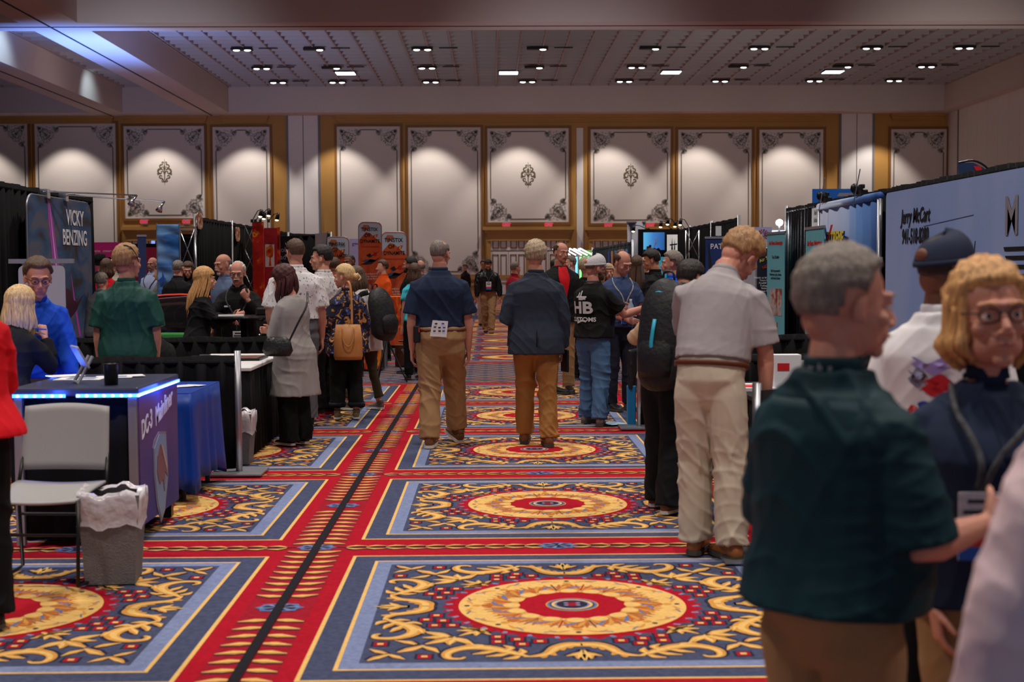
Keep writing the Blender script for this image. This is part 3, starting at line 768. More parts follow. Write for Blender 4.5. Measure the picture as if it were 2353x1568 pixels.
class Fig:
    def __init__(s, H=1.76, w=1.0, fem=False, lean=0, side=0, belly=0, hipz=.92, twist=0, upper=.5):
        s.k = H / 1.78; s.w = w; s.fem = fem; s.lean = R(lean); s.side = R(side); s.belly = belly; s.hz = hipz; s.twist = R(twist); s.up = upper
        s.prof = PF if fem else PM; s.cl = []; s.zc = 0
        p = Vector((0, 0, hipz)); N = 24; dz = (1.60 - .92) / N
        for i in range(N + 1):
            t = i / N; a = s.lean * ((1 - s.up) * min(1, t * 4) + s.up * t); b = s.side * t; tw = s.twist * t
            up = Vector((math.sin(b), math.sin(a), math.cos(a) * math.cos(b))).normalized()
            xx = Matrix.Rotation(tw, 3, 'Z') @ Vector((1, 0, 0)); xx = (xx - up * xx.dot(up)).normalized()
            yy = up.cross(xx).normalized()
            s.cl.append((p.copy(), xx, yy, up)); p = p + up * dz
    def fr(s, z):
        if z <= .92: return Vector((0, 0, s.hz - .92 + z)), Vector((1, 0, 0)), Vector((0, 1, 0)), Vector((0, 0, 1))
        t = (z - .92) / (1.60 - .92) * 24; i = min(23, int(t)); f = t - i
        a, b = s.cl[i], s.cl[i + 1]
        return a[0].lerp(b[0], f), a[1].lerp(b[1], f).normalized(), a[2].lerp(b[2], f).normalized(), a[3].lerp(b[3], f).normalized()
    def B(s, x, y, z):
        c, X, Y, Z = s.fr(z); return (c + X * x + Y * y) * s.k
    def rad(s, z):
        z = max(z, s.zc)
        pr = s.prof
        for i in range(len(pr) - 1):
            if pr[i][0] <= z <= pr[i + 1][0]:
                t = (z - pr[i][0]) / (pr[i + 1][0] - pr[i][0]); q = [a + (b - a) * t for a, b in zip(pr[i], pr[i + 1])]; break
        else: q = list(pr[0] if z < pr[0][0] else pr[-1])
        wf = 1 + (s.w - 1) * max(0, min(1, (1.53 - z) / .20))
        bl = s.belly * math.exp(-((z - 1.10) / .14) ** 2)
        return q[1] * wf + bl * .35, q[2] * wf + bl * .5, q[3] + bl * .5
    def surf(s, z, ang, off):
        rx, ry, yc = s.rad(z); e = .9
        cx, sx = math.sin(ang), math.cos(ang)
        x = (rx + off) * math.copysign(abs(cx) ** e, cx); y = (ry + off) * math.copysign(abs(sx) ** e, sx) + yc
        return s.B(x, y, z)
    def torso(s, m, z0, z1, off=0, n=20, flare=0, nz=None):
        nz = nz or max(3, int((z1 - z0) / .035)); rings = []
        for i in range(nz + 1):
            z = z0 + (z1 - z0) * i / nz; o = off + flare * (1 - i / nz) ** 2
            rings.append([s.surf(z, 2 * math.pi * k / n, o) for k in range(n)])
        vs = [v for r in rings for v in r]; fs = [tuple(range(n)), tuple(nz * n + k for k in range(n - 1, -1, -1))]
        for i in range(nz):
            for k in range(n): fs.append((i * n + k, (i + 1) * n + k, (i + 1) * n + (k + 1) % n, i * n + (k + 1) % n))
        m.add(vs, fs)
    def patch(s, name, material, parent, z0, z1, half, off=.02, nz=10, na=4, c=0):
        """a strip of cloth lying on the torso; half(t) half-angle, c(t) centre angle"""
        m = M(); hf = half if callable(half) else (lambda t: half); cf = c if callable(c) else (lambda t: c)
        m.grid(lambda u, v: s.surf(z0 + (z1 - z0) * v, cf(v) + hf(v) * (2 * u - 1), off), na, nz)
        return m.build(name, material, parent, smooth=True, solid=.004)

def hand(m, wrist, d, palm, side, curl=.35, sc=1.0, spread=.12, point=False):
    d = Vector(d).normalized(); palm = Vector(palm); palm = (palm - d * palm.dot(d)).normalized()
    th = palm.cross(d) if side < 0 else d.cross(palm)
    W = Vector(wrist); s = sc
    m.tube([W - d * .03 * s, W + d * .01 * s, W + d * .045 * s, W + d * .088 * s, W + d * .10 * s], [(.027 * s, .02 * s), (.030 * s, .019 * s), (.040 * s, .0165 * s), (.041 * s, .0145 * s), (.036 * s, .010 * s)], n=12, up=palm)
    for i, (ln, off) in enumerate(((.074, .030), (.082, .010), (.076, -.010), (.060, -.029))):
        p = W + d * ((.088 - abs(off - .01) * .15) * s) + th * off * s; a = 0; pts = [p - d * .012 * s, p]; dd = (d + th * off * spread * 8).normalized()
        cc = curl * (1 + .12 * i) if not (point and i == 0) else .05
        for l, an in ((.45, 50), (.32, 62), (.25, 40)):
            a += R(an) * cc; v = dd * math.cos(a) + palm * math.sin(a); p = p + v * ln * l * s; pts.append(p)
        r = .0088 if i < 3 else .0076
        m.tube(pts, [x * s for x in (r, r * 1.05, r, r * .92, r * .75)], n=8, sub=2)
    p = W + d * .02 * s + th * .026 * s; v1 = (th * .75 + d * .62 + palm * .30).normalized(); v2 = (th * (.35 - .3 * curl) + d * .85 + palm * (.25 + .5 * curl)).normalized()
    m.tube([p - v1 * .01 * s, p + v1 * .022 * s, p + v1 * .045 * s, p + v1 * .045 * s + v2 * .028 * s, p + v1 * .045 * s + v2 * .052 * s], [x * s for x in (.016, .014, .011, .0105, .0078)], n=8)

def head_parts(m, Mx, s=1.0, fem=False, jaw=1.0, lids=0.0, mouth=0, lod=2):
    """Mx maps head space to figure space"""
    T = lambda p: Mx @ Vector(p); Q = Mx.to_3x3().normalized()
    def E(c, r, n=14, mm=10, rot=None): m.ell(T(c), tuple(x * s for x in r), n, mm, rot=(Q @ rot) if rot is not None else Q)
    def Tb(pts, rr, n=8, up=None): m.tube([T(p) for p in pts], [x * s for x in rr], n=n)
    E((0, -.018, .030), (.0745, .095, .086), 20, 14); E((0, .016, -.018), (.0635, .074, .090), 18, 12)
    E((0, .030, -.068), (.052 * jaw, .051, .042)); E((0, .074, -.098), (.021 * jaw, .016, .017)); E((0, -.055, -.03), (.055, .045, .055))
    if lod < 1: 
        E((0, .10, -.03), (.012, .022, .02)); return
    m.tube([T((-.050, .070, .020)), T((-.022, .086, .024)), T((0, .087, .020)), T((.022, .086, .024)), T((.050, .070, .020))], [(.010 * s, .009 * s)] * 5, n=8)
    for e in (-1, 1):
        E((e * .042, .062, -.028), (.019, .019, .017)); E((e * .0765, -.006, -.008), (.009, .019, .031), 10, 8, Matrix.Rotation(e * .35, 3, 'Z') @ Matrix.Rotation(-.18, 3, 'X'))
        E((e * .0795, .002, -.028), (.006, .009, .010), 8, 6)
        E((e * .012, .101, -.039), (.0085, .010, .007), 8, 6)
        E((e * .031, .0755, .0085 - .006 * lids), (.0168, .0132, .0105 + .004 * lids), 10, 8); E((e * .031, .0745, -.0115), (.0155, .0120, .0062), 10, 8)
    Tb([(0, .080, .014), (0, .095, -.010), (0, .107, -.030), (0, .103, -.040)], [.008, .009, .0118, .009])
    E((0, .073, -.060), (.034, .024, .030)); E((0, .089, -.0605), (.024, .0095, .0055)); E((0, .087, -.0725), (.020, .0095, .0065))

def hair_shell(name, material, parent, Mx, s, style, seed=0, thick=.016, messy=.004):
    """closed shell: swells out of the skull where hair grows, sinks below the skin elsewhere"""
    rg = random.Random(seed); ph = [rg.uniform(0, 6) for _ in range(12)]
    front = {'short': .50, 'recede': .80, 'bald': 9, 'fringe': .12, 'long': .36, 'bun': .40, 'buzz': .55, 'crop': .52}.get(style, .5)
    nape = {'long': -.95, 'bun': -.62, 'short': -.58, 'fringe': -.9}.get(style, -.55)
    def dens(d):
        x, y, z = d
        ln = nape if y < -.05 else (nape + (-.05 - nape) * min(1, (y + .05) / .35) if y < .30 else -.05 + (front + .05) * min(1, (y - .30) / (.25 if style != 'long' else .45)))
        if style == 'long' or style == 'fringe':
            ln = nape if y < .05 else (nape + (front - nape) * min(1, (y - .05) / .62))
        g = (z - ln) / .10
        if style == 'recede': g = min(g, (.50 - max(0, y) * 1.0 - z + .0 + (.12 if y < 0 else 0)) / .10 if (abs(x) < .75 and z > .3 and y > -.35) else g)
        if style == 'bald': g = min((z + .60) / .1, (.22 - z - max(0, y) * .9) / .10, (.30 - y) / .1)
        if abs(x) > .80 and abs(y + .02) < .24 and style not in ('long', 'fringe'): g = min(g, (z + .02) / .1)
        return max(0, min(1, g))
    m = M(); n, k2 = 44, 30; vs = []; fs = []
    for i in range(k2 + 1):
        th = math.pi * i / k2
        for k in range(n):
            a = 2 * math.pi * k / n; d = (math.sin(th) * math.cos(a), math.sin(th) * math.sin(a), math.cos(th))
            g = dens(d); g = g * g * (3 - 2 * g)
            nz = messy * (math.sin(a * 13 + ph[0] + 2 * math.sin(th * 5 + ph[1])) + .7 * math.sin(a * 23 + th * 4 + ph[2]) + .6 * math.sin(th * 17 + a * 3 + ph[3])) * .5
            tk = thick * (1 + .35 * d[2]) if style not in ('buzz', 'bald') else thick * .45
            off = -.010 + g * (tk + .010 + nz)
            low = 0 if d[2] > 0 else d[2] * .02
            vs.append(Mx @ Vector(((.0745 + off) * d[0], -.018 + (.095 + off) * d[1], .030 + (.086 + off) * d[2] + low)))
    for i in range(k2):
        for k in range(n): fs.append((i * n + k, (i + 1) * n + k, (i + 1) * n + (k + 1) % n, i * n + (k + 1) % n))
    m.add(vs, fs); return m.build(name, material, parent, smooth=True)

def locks(fig_parent, hairo, material, Mx, s, length, seed=0, n=46, front=False, wavy=.01, spreadx=1.0, back=None):
    """long hair: tapered locks falling from the scalp; back = world direction pushing them outwards"""
    rg = random.Random(seed); m = M(); Q = Mx.to_3x3().normalized()
    for i in range(n):
        a = rg.uniform(-.62, 1.0 + .62) * math.pi if not front else rg.uniform(-.85, 1.85) * math.pi
        a = math.pi * 1.5 + (a - math.pi * .5) * .78
        if not front and math.sin(a) > .62: a = math.pi * .5 + math.copysign(.95, math.cos(a) * -1) if False else -a
        z0 = rg.uniform(-.1, .75); rr = math.sqrt(max(0, 1 - z0 * z0))
        d = Vector((rr * math.cos(a), rr * math.sin(a), z0))
        p0 = Mx @ Vector((.080 * d.x, -.018 + .100 * d.y, .030 + .09 * d.z))
        d2 = Vector((math.cos(a), math.sin(a), 0)); p1 = Mx @ Vector((.080 * d2.x * spreadx, -.018 + .100 * d2.y, -.03))
        o = Q @ Vector((d2.x * .1, d2.y * .1, 0)); o.z = 0
        L = length * rg.uniform(.8, 1.05)
        bk = Vector(back) if back is not None else Vector((0, 0, 0))
        p2 = p1 + Vector((o.x * .10, o.y * .1, -L * .5)) + bk * .5 + Vector((rg.uniform(-1, 1), rg.uniform(-1, 1), 0)) * wavy
        p3 = p1 + Vector((o.x * -.25, o.y * -.2, -L)) + bk + Vector((rg.uniform(-1, 1), rg.uniform(-1, 1), 0)) * wavy * 1.6
        m.tube([p0, p1, p2, p3], [(.013, .009), (.019, .012), (.018, .011), (.004, .003)], n=6, sub=4)
    return m.build('hair_locks', material, hairo, smooth=True)

def glasses(parent, Mx, s=1.0, material=None, top=False, sun=False, wide=.0205):
    m = M(); oy, oz = (.0, 0) if not top else (-.015, .085)
    T = lambda x, y, z: Mx @ Vector((x, y, z))
    for e in (-1, 1):
        m.tube([T(e * .032 + wide * math.cos(a), .098 + oy - (.008 if top else 0) - abs(e * .032 + wide * math.cos(a)) * .1, .000 + oz + .016 * math.sin(a)) for a in [k * math.pi / 8 for k in range(16)]], .0022, n=5, closed=True)
        m.tube([T(e * .053, .092 + oy, .006 + oz), T(e * .072, .06 + oy, .008 + oz), T(e * .079, -.01, .004 + oz * .4), T(e * .078, -.03, -.01 + oz * .1)], .0024, n=5)
    m.tube([T(-.012, .098 + oy, .004 + oz), T(0, .101 + oy, .006 + oz), T(.012, .098 + oy, .004 + oz)], .002, n=5)
    o = m.build('glasses', material or GLASSM, parent, smooth=True)
    if sun:
        l = M()
        for e in (-1, 1): l.ell(T(e * .032, .092 + oy, oz), (.02, .004, .016), 10, 6, rot=Mx.to_3x3().normalized())
        l.build('lens', mat('dark_lens', (18, 16, 20), .1), o, smooth=True)
    return o

def shoe(parent, ank, yaw, pitch, material, sole=None, k=1.0, kind='shoe'):
    Q = Matrix.Rotation(yaw, 3, 'Z') @ Matrix.Rotation(-pitch, 3, 'X')
    piv = Vector((0, .13, 0)) * k   # ball of the foot
    A = Vector(ank)
    def T(p): 
        q = Vector(p) * k - piv; q = Q @ q + Matrix.Rotation(yaw, 3, 'Z') @ piv
        return A + q + Vector((0, 0, -.09 * k))
    m = M()
    pr = [(-.075, .020, .030, .045), (-.06, .036, .046, .050), (-.02, .040, .052, .054), (.03, .042, .047, .047), (.09, .046, .036, .040), (.15, .050, .026, .030), (.19, .044, .020, .026), (.215, .022, .014, .022)]
    vs = []; n = 12
    for y, rx, rz, cz in pr:
        for q in range(n):
            a = 2 * math.pi * q / n; vs.append(T((rx * math.cos(a), y, max(.006, cz + rz * math.sin(a)))))
    fs = [(i * n + q, i * n + (q + 1) % n, (i + 1) * n + (q + 1) % n, (i + 1) * n + q) for i in range(len(pr) - 1) for q in range(n)] + [tuple(range(n)), tuple((len(pr) - 1) * n + q for q in range(n))]
    m.add(vs, fs)
    if kind != 'low': m.tube([T((0, -.02, .07)), T((0, -.025, .12))], [(.044 * k, .052 * k), (.042 * k, .05 * k)], n=12, up=Q @ Vector((0, 1, 0)))
    so = m.build('shoe', material, parent, smooth=True)
    m = M(); pts = [(-.078, .018), (-.06, .038), (-.02, .042), (.04, .043), (.10, .050), (.16, .052), (.20, .044), (.222, .018)]
    poly = [(x, y) for y, x in pts] + [(-x, y) for y, x in reversed(pts)]
    vs = [T((x, y, 0)) for x, y in poly] + [T((x, y, .024)) for x, y in poly]; L = len(poly)
    m.add(vs, [tuple(range(L)), tuple(range(2 * L - 1, L - 1, -1))] + [(i, (i + 1) % L, (i + 1) % L + L, i + L) for i in range(L)])
    m.build('sole', sole or SOLE, so)
    return so

def person(label, x, y, face, H=1.76, w=1.0, fem=False, skin='fair', lean=0, side=0, belly=0, twist=0, upper=.5, hipz=.92, lod=2, seed=0,
           head=(0, 0, 0), hs=1.0, jaw=1.0, hair='short', hairc='brown', hthick=.016, messy=.004, hlen=.3, hback=None, lids=0,
           top=None, topz=(.90, 1.51), sleeve=.55, toff=.018, tflare=.012, tfold=.007, collar=True, collarm=None, cuffm=None,
           pants=None, pfit=1.0, hem=.07, pfold=.008, belt=None, shoes='black', sole=None, legs=None, sit=False, noleg=False,
           armL=None, armR=None, extra=None, group='visitors at the trade fair', z=0, shoek='shoe', sleeve_r=1.0, sh=1.0):
    """face: heading in degrees, 0 = looking away from the camera (+Y), 90 = looking left, -90 = right, 180 = towards the camera"""
    root = thing('person', label, 'person', (x, y, z), R(face), group)
    F = Fig(H, w, fem, lean, side, belly, hipz, twist, upper); k = F.k
    vox = {2: .0055, 1: .0075, 0: .011, 3: .0045}[lod]; cvox = {2: .009, 1: .011, 0: .015, 3: .008}[lod]
    b = M()
    F.torso(b, .80, 1.47, -.004, 18)
    b.tube([F.B(0, -.012, 1.44), F.B(0, -.012, 1.50), F.B(0, -.004, 1.57)], [(.075 * k, .07 * k), (.068 * k * (1 if not fem else .8), .066 * k * (1 if not fem else .83)), (.062 * k * (1 if not fem else .8), .064 * k * (1 if not fem else .85))], n=14)
    # head
    piv = F.B(0, -.004, 1.545)
    Q = Matrix.Rotation(R(head[0]), 3, 'Z') @ Matrix.Rotation(-R(head[1]), 3, 'X') @ Matrix.Rotation(R(head[2]), 3, 'Y')
    hk = k ** .5 * hs
    HM = Matrix.Translation(piv + Q @ Vector((0, .018, .108)) * hk) @ Q.to_4x4() @ Matrix.Scale(hk, 4)
    b.tube([F.B(0, -.010, 1.51), piv, piv + Q @ Vector((0, -.004, .06)) * hk], [(.062 * k * (.82 if fem else 1),) * 2, (.060 * k * (.82 if fem else 1),) * 2, (.054 * hk,) * 2], n=12)
    head_parts(b, HM, hk, fem, jaw * (.9 if fem else 1), lids, 0, lod)
    # arms
    shx = (.166 if not fem else .142) * (1 + (w - 1) * .6) * sh
    AR = {}
    for sd, spec in ((-1, armL), (1, armR)):
        spec = spec or {}
        S0 = F.B(sd * shx, -.012, 1.372)
        e = Vector(spec.get('e', (sd * .14, -.04, -1))).normalized(); f = Vector(spec.get('w', (sd * .03, .16, -1))).normalized()
        E_ = S0 + e * .285 * k; W_ = E_ + f * .25 * k
        hd = Vector(spec.get('h', f)).normalized(); pl = Vector(spec.get('p', (-sd, 0, 0))); cu = spec.get('c', .35)
        hw = 1 + (w - 1) * .5
        fq = .84 if fem else 1
        b.tube([F.B(sd * shx * .5, -.012, 1.415), S0, S0.lerp(E_, .3), S0.lerp(E_, .7), E_, E_.lerp(W_, .25), E_.lerp(W_, .7), W_, W_ + f * .015], [r * k * fq * (hw if i < 6 else 1) for i, r in enumerate((.040, .049, .049, .046, .042, .044, .036, .028, .026))], n=12)
        if lod > 0: hand(b, W_ + f * .012, hd, pl, sd, cu, k * (.93 if fem else 1.03), point=spec.get('point', False))
        else: b.ell(W_ + hd * .08, (.035, .03, .085), 8, 6, rot=hd.to_track_quat('Z', 'Y').to_matrix())
        AR[sd] = (S0, E_, W_, f, hd)
    # legs
    LG = {}
    if not noleg:
        legs = legs or ((-.02, 0, 0, 8), (.02, 0, 0, -8))
        for sd, (dx, dy, lift, toe) in zip((-1, 1), legs):
            hp = F.B(sd * .088 * (.9 + .1 * w), -.015, .90)
            if sit: kn = hp + Vector((sd * .08, .42, .0)) * k; an = Vector((kn.x, kn.y + .02 + dy, .09 * k))
            else:
                an = Vector((hp.x + dx, hp.y + dy, (.09 + lift) * k)); kn = hp.lerp(an, .49) + Vector((0, .025 + lift * .8, 0))
            LG[sd] = (hp, kn, an, toe, lift)
            b.tube([hp + Vector((0, 0, .03)), hp.lerp(kn, .4), kn, kn.lerp(an, .35), an], [x * k for x in (.085, .075, .052, .052, .036)], n=12)
    body = fuse(b, 'body', SK[skin], root, vox, 3 if lod else 2, sm=.45)
    # face
    if lod >= 1 and not (abs(face + head[0]) % 360 < 55 or abs(face + head[0]) % 360 > 305):
        for e in (-1, 1):
            m = M(); m.ell(HM @ Vector((e * .031, .0755, .0)), .0122 * hk, 12, 8)
            ey = m.build('eye', EYEW, root, smooth=True)
            m = M(); m.ell(HM @ Vector((e * .031, .0868, -.001 - .003 * lids)), (.0058 * hk, .0018 * hk, .0058 * hk), 10, 6, rot=Q)
            m.build('iris', EYED, ey, smooth=True)
            m = M(); m.tube([HM @ Vector((e * .014, .097, .0215)), HM @ Vector((e * .032, .0945, .0275)), HM @ Vector((e * .051, .079, .021))], [(.0022 * hk, .0026 * hk), (.0025 * hk, .0032 * hk), (.0015 * hk, .0015 * hk)], n=6)
            m.build('eyebrow', HR[hairc], root, smooth=True)
        m = M(); m.tube([HM @ Vector(p) for p in ((-.025, .083, -.066), (-.010, .0985, -.0635), (0, .0985, -.065), (.010, .0985, -.0635), (.025, .083, -.066))], [(a * hk, c * hk) for a, c in ((.002, .002), (.0035, .005), (.0035, .0055), (.0035, .005), (.002, .002))], n=6)
        m.build('mouth', LIPM, root, smooth=True)
    ho = None
    if hair:
        st = hair if hair not in ('longback',) else 'long'
        ho = hair_shell('hair', HR[hairc], root, HM, hk, st, seed, hthick, messy)
        if hair in ('long', 'fringe'): locks(root, ho, HR[hairc], HM, hk, hlen, seed, 60 if lod > 1 else 40, back=hback)
        if hair == 'bun':
            m = M(); m.ell(HM @ Vector((0, -.135, -.01)), (.034, .032, .036), 12, 8); m.tube([HM @ Vector((.01, -.15, .02)), HM @ Vector((.03, -.175, -.03)), HM @ Vector((-.01, -.165, -.055))], [.012, .014, .003], n=6, sub=3)
            m.build('bun', HR[hairc], ho, smooth=True)
    # top
    tm = None
    if top is not None:
        t = M(); z0, z1 = topz; F.zc = .91
        if z0 > .98: tflare = -.004; z0 = 1.022
        F.torso(t, z0, min(1.455, z1), toff, 22, tflare)
        F.torso(t, 1.44, z1, toff * .8 - .002, 18, nz=3)
        for sd in (-1, 1):
            S0, E_, W_, f, hd = AR[sd]; hw = (1 + (w - 1) * .4) * sleeve_r; hq = 1 + (hw - 1) * .35
            A0 = F.B(sd * shx * .45, -.012, 1.432)
            if sleeve <= 0: continue
            if sleeve <= 1.0:
                en = S0.lerp(E_, sleeve); t.tube([A0, S0, S0.lerp(en, .5), en], [.05 * k, .062 * k * hq, .066 * k * hw, .073 * k * hw], n=16)
            else:
                sp = sleeve - 1
                en = E_.lerp(W_, sp); t.tube([A0, S0, S0.lerp(E_, .5), E_, E_.lerp(W_, .4 * sp), en], [.05 * k, .061 * k * hq] + [x * k * hw for x in (.062, .058, .054, .045 if sp > .8 else .056)], n=16)
        tm = fuse(t, 'shirt' if top.name.startswith(('polo', 'shirt', 'tee')) else ('jacket' if 'jacket' in top.name or 'blazer' in top.name else 'top'), top, root, cvox, 4,
                  [(tfold, .11, (.5, .2, .7)), (tfold * .35, .055, (.7, .3, -.5))], seed)
        if collar:
            m = M(); n = 22; c0, X, Y, Z = F.fr(1.508)
            rr = (.0675 if not fem else .055) * k
            pts = [(c0 * k + X * rr * math.cos(a) + Y * (rr * 1.05 * math.sin(a) - .014) + Z * (.004 + (-.022 * k if math.sin(a) > .8 else .006 * k))) for a in [2 * math.pi * q / n for q in range(n)]]
            m.tube(pts, [(.006, .019)] * n, n=8, up=Z, closed=True)
            m.build('collar', collarm or top, root, smooth=True)
    F.zc = 0
    # trousers
    if pants is not None and not noleg:
        t = M(); wz = 1.03 if topz[0] > .98 else 1.05
        F.torso(t, .78, wz, .014 if tm is None or topz[0] > 1.0 else .002, 20)
        for sd in (-1, 1):
            hp, kn, an, toe, lift = LG[sd]
            if sit: en = Vector((an.x, an.y, .10 * k))
            else: en = an + Vector((0, -.005, (hem - .09) * k)); 
            dr = (en - kn).normalized()
            t.tube([hp + Vector((-sd * .01, 0, .05)), hp + Vector((0, 0, -.06)), hp.lerp(kn, .45), kn, kn.lerp(en, .45), en], [x * k * q for x, q in zip((.092, .104, .094, .078, .074, .074), (w ** .8, w ** .9, w ** .4 * (1 + pfit) / 2, pfit, pfit, pfit))], n=16, sub=2)
        kz = .49 * k
        fac = lambda co: .45 + .9 * np.exp(-((co[:, 2] - kz) / .13) ** 2) + 1.3 * np.exp(-((co[:, 2] - hem) / .13) ** 2)
        fuse(t, 'trousers', pants, root, cvox, 5, [(pfold * .5, .10, (.35, .3, .7)), (pfold * .7, .17, (.8, .4, .5))], seed + 5, fac=None if sit else fac)
        if belt is not None:
            m = M(); n = 26; pts = [F.surf(.998, 2 * math.pi * q / n, .011) for q in range(n)]
            m.tube(pts, [(.006, .017)] * n, n=6, up=(0, 0, 1), closed=True); m.build('belt', belt, root, smooth=True)
    if not noleg:
        sm_ = SHOE[shoes] if isinstance(shoes, str) else shoes
        for sd in (-1, 1):
            hp, kn, an, toe, lift = LG[sd]
            shoe(root, an, -R(toe) , -min(.9, lift * 5.5), sm_, sole, k * (.92 if fem else 1.02), shoek)
    root['_'] = 0; del root['_']
    I = dict(root=root, F=F, HM=HM, hk=hk, AR=AR, LG=LG, Q=Q, k=k, hair=ho)
    if extra: extra(I)
    return I

def wraptext(I, body, size, z, ang, m_, off=.032, bold=0, sx=1.0):
    """letters printed on the back or chest: bent onto the shirt"""
    F = I['F']; o = text('lettering', body, size, m_, I['root'], (0, 0, 0), (0, 0, 0), 0, bold=bold)
    me = o.data
    bm = bmesh.new(); bm.from_mesh(me); bmesh.ops.subdivide_edges(bm, edges=bm.edges, cuts=1); bm.to_mesh(me); bm.free()
    rx = F.rad(z)[0]
    for v in me.vertices: v.co = F.surf(z + v.co.y, ang - v.co.x * sx / rx, off)
    return o
# ---- things people wear
LANY = mat('lanyard_grey', (70, 70, 76), .8, noise=.5, nscale=60); LANYW = mat('lanyard_pale', (150, 146, 146), .8, noise=.5, nscale=60)
BADW = mat('badge_white', (222, 222, 226), .5, noise=.08, nscale=80); BADR = mat('badge_red', (214, 48, 42), .5); BADB = mat('badge_blue', (40, 98, 200), .5); BADK = mat('badge_print', (50, 50, 58), .5)
def lanyard(I, zb=1.08, m_=None, badge=True, a=0.0, top=1.49, off=.026, sc=1.0):
    F = I['F']; m = M()
    for e in (-1, 1):
        pts = []
        for i in range(9):
            t = i / 8; z = top - .01 + (zb - top + .01) * t; an = a * t + e * (1.1 * (1 - t) ** 2.6 + .04)
            pts.append(F.surf(z, an, off))
        m.tube(pts, [(.0085, .002)] * 9, n=6, up=(0, 1, 0), sub=2)
    m.tube([F.B(.066 * math.cos(q), -.02 + .066 * math.sin(q), top + .005) for q in [math.pi + math.pi * j / 8 for j in range(9)]], [(.003, .009)] * 9, n=6, up=(0, 0, 1))
    L = m.build('lanyard', m_ or LANY, I['root'], smooth=True)
    if badge:
        p = F.surf(zb, a, off + .012); b = M(); w_, h_ = .05 * sc, .078 * sc
        b.box(p + Vector((0, 0, -h_)), (w_ * 2, .004, h_ * 2)); B_ = b.build('badge', BADW, I['root'])
        for nm, mm, z0, z1, ww in (('badge_band', BADB, .80, 1.0, 1), ('badge_band', BADR, .62, .80, 1), ('badge_text', BADK, .1, .16, .6), ('badge_text', BADK, .26, .32, .8), ('badge_text', BADK, .38, .41, .5)):
            b = M(); b.box(p + Vector((0, .004, -h_ * (z0 + z1))), (w_ * 2 * ww, .003, h_ * 2 * (z1 - z0))); b.build(nm, mm, B_)
    return L
def ballcap(I, crown, brim=None, back=False, sc=1.0, open_back=True):
    HM, Q, hk, root = I['HM'], I['Q'], I['hk'], I['root']
    m = M(); n, k2 = 28, 10; vs = []; fs = []
    for i in range(k2 + 1):
        th = math.pi * .5 * i / k2
        for q in range(n):
            a = 2 * math.pi * q / n
            vs.append(HM @ Vector(((.086) * math.sin(th) ** .8 * math.cos(a), -.014 + .106 * math.sin(th) ** .8 * math.sin(a), .028 + .016 * math.sin(a) + .098 * math.cos(th))))
    for i in range(k2):
        for q in range(n): fs.append((i * n + q, (i + 1) * n + q, (i + 1) * n + (q + 1) % n, i * n + (q + 1) % n))
    m.add(vs, fs); cap = m.build('cap', crown, root, smooth=True, solid=.004)
    m = M(); s = 1
    pts = lambda t, u: HM @ Vector((.078 * math.sin(t * 1.35), .03 + (.055 + .075 * u * math.cos(t)) * 1.0 * math.cos(t * 1.0) , .046 - .012 * u - .02 * abs(math.sin(t)) ))
    m.grid(lambda u, v: pts((u - .5) * 2.6, v), 14, 5); m.build('brim', brim or crown, cap, smooth=True, solid=.004)
    m = M(); n = 24; m.tube([HM @ Vector((.088 * math.cos(a), -.014 + .108 * math.sin(a), .030 + .016 * math.sin(a))) for a in [2 * math.pi * q / n for q in range(n)]], [(.003, .011)] * n, n=6, up=Q @ Vector((0, 0, 1)), closed=True)
    m.build('sweatband', crown, cap, smooth=True)
    m = M(); m.ell(HM @ Vector((0, -.012, .127)), .007, 8, 6); m.build('button', crown, cap, smooth=True)
    if open_back:
        m = M(); m.ell(HM @ Vector((0, -.112, .045)), (.03, .012, .026), 12, 6, rot=Q); m.build('cap_opening', HR['dark'] if not isinstance(open_back, bpy.types.Material) else open_back, cap, smooth=True)
    return cap
def beard(I, c, kind='goatee'):
    HM, Q, hk = I['HM'], I['Q'], I['hk']; m = M()
    E = lambda p, r: m.ell(HM @ Vector(p), tuple(x * hk for x in r), 12, 8, rot=Q)
    if kind in ('goatee', 'beard'): E((0, .072, -.095), (.026, .021, .024)); 
    if kind in ('goatee', 'beard', 'mustache'):
        m.tube([HM @ Vector(p) for p in ((-.030, .084, -.060), (-.012, .104, -.050), (0, .107, -.048), (.012, .104, -.050), (.030, .084, -.060))], [(a * hk, b_ * hk) for a, b_ in ((.004, .005), (.007, .008), (.006, .007), (.007, .008), (.004, .005))], n=8)
    if kind == 'beard': E((0, .036, -.078), (.0585, .050, .040)); E((0, .025, -.05), (.067, .04, .04))
    m.build('beard' if kind != 'mustache' else 'moustache', HR[c], I['root'], smooth=True)
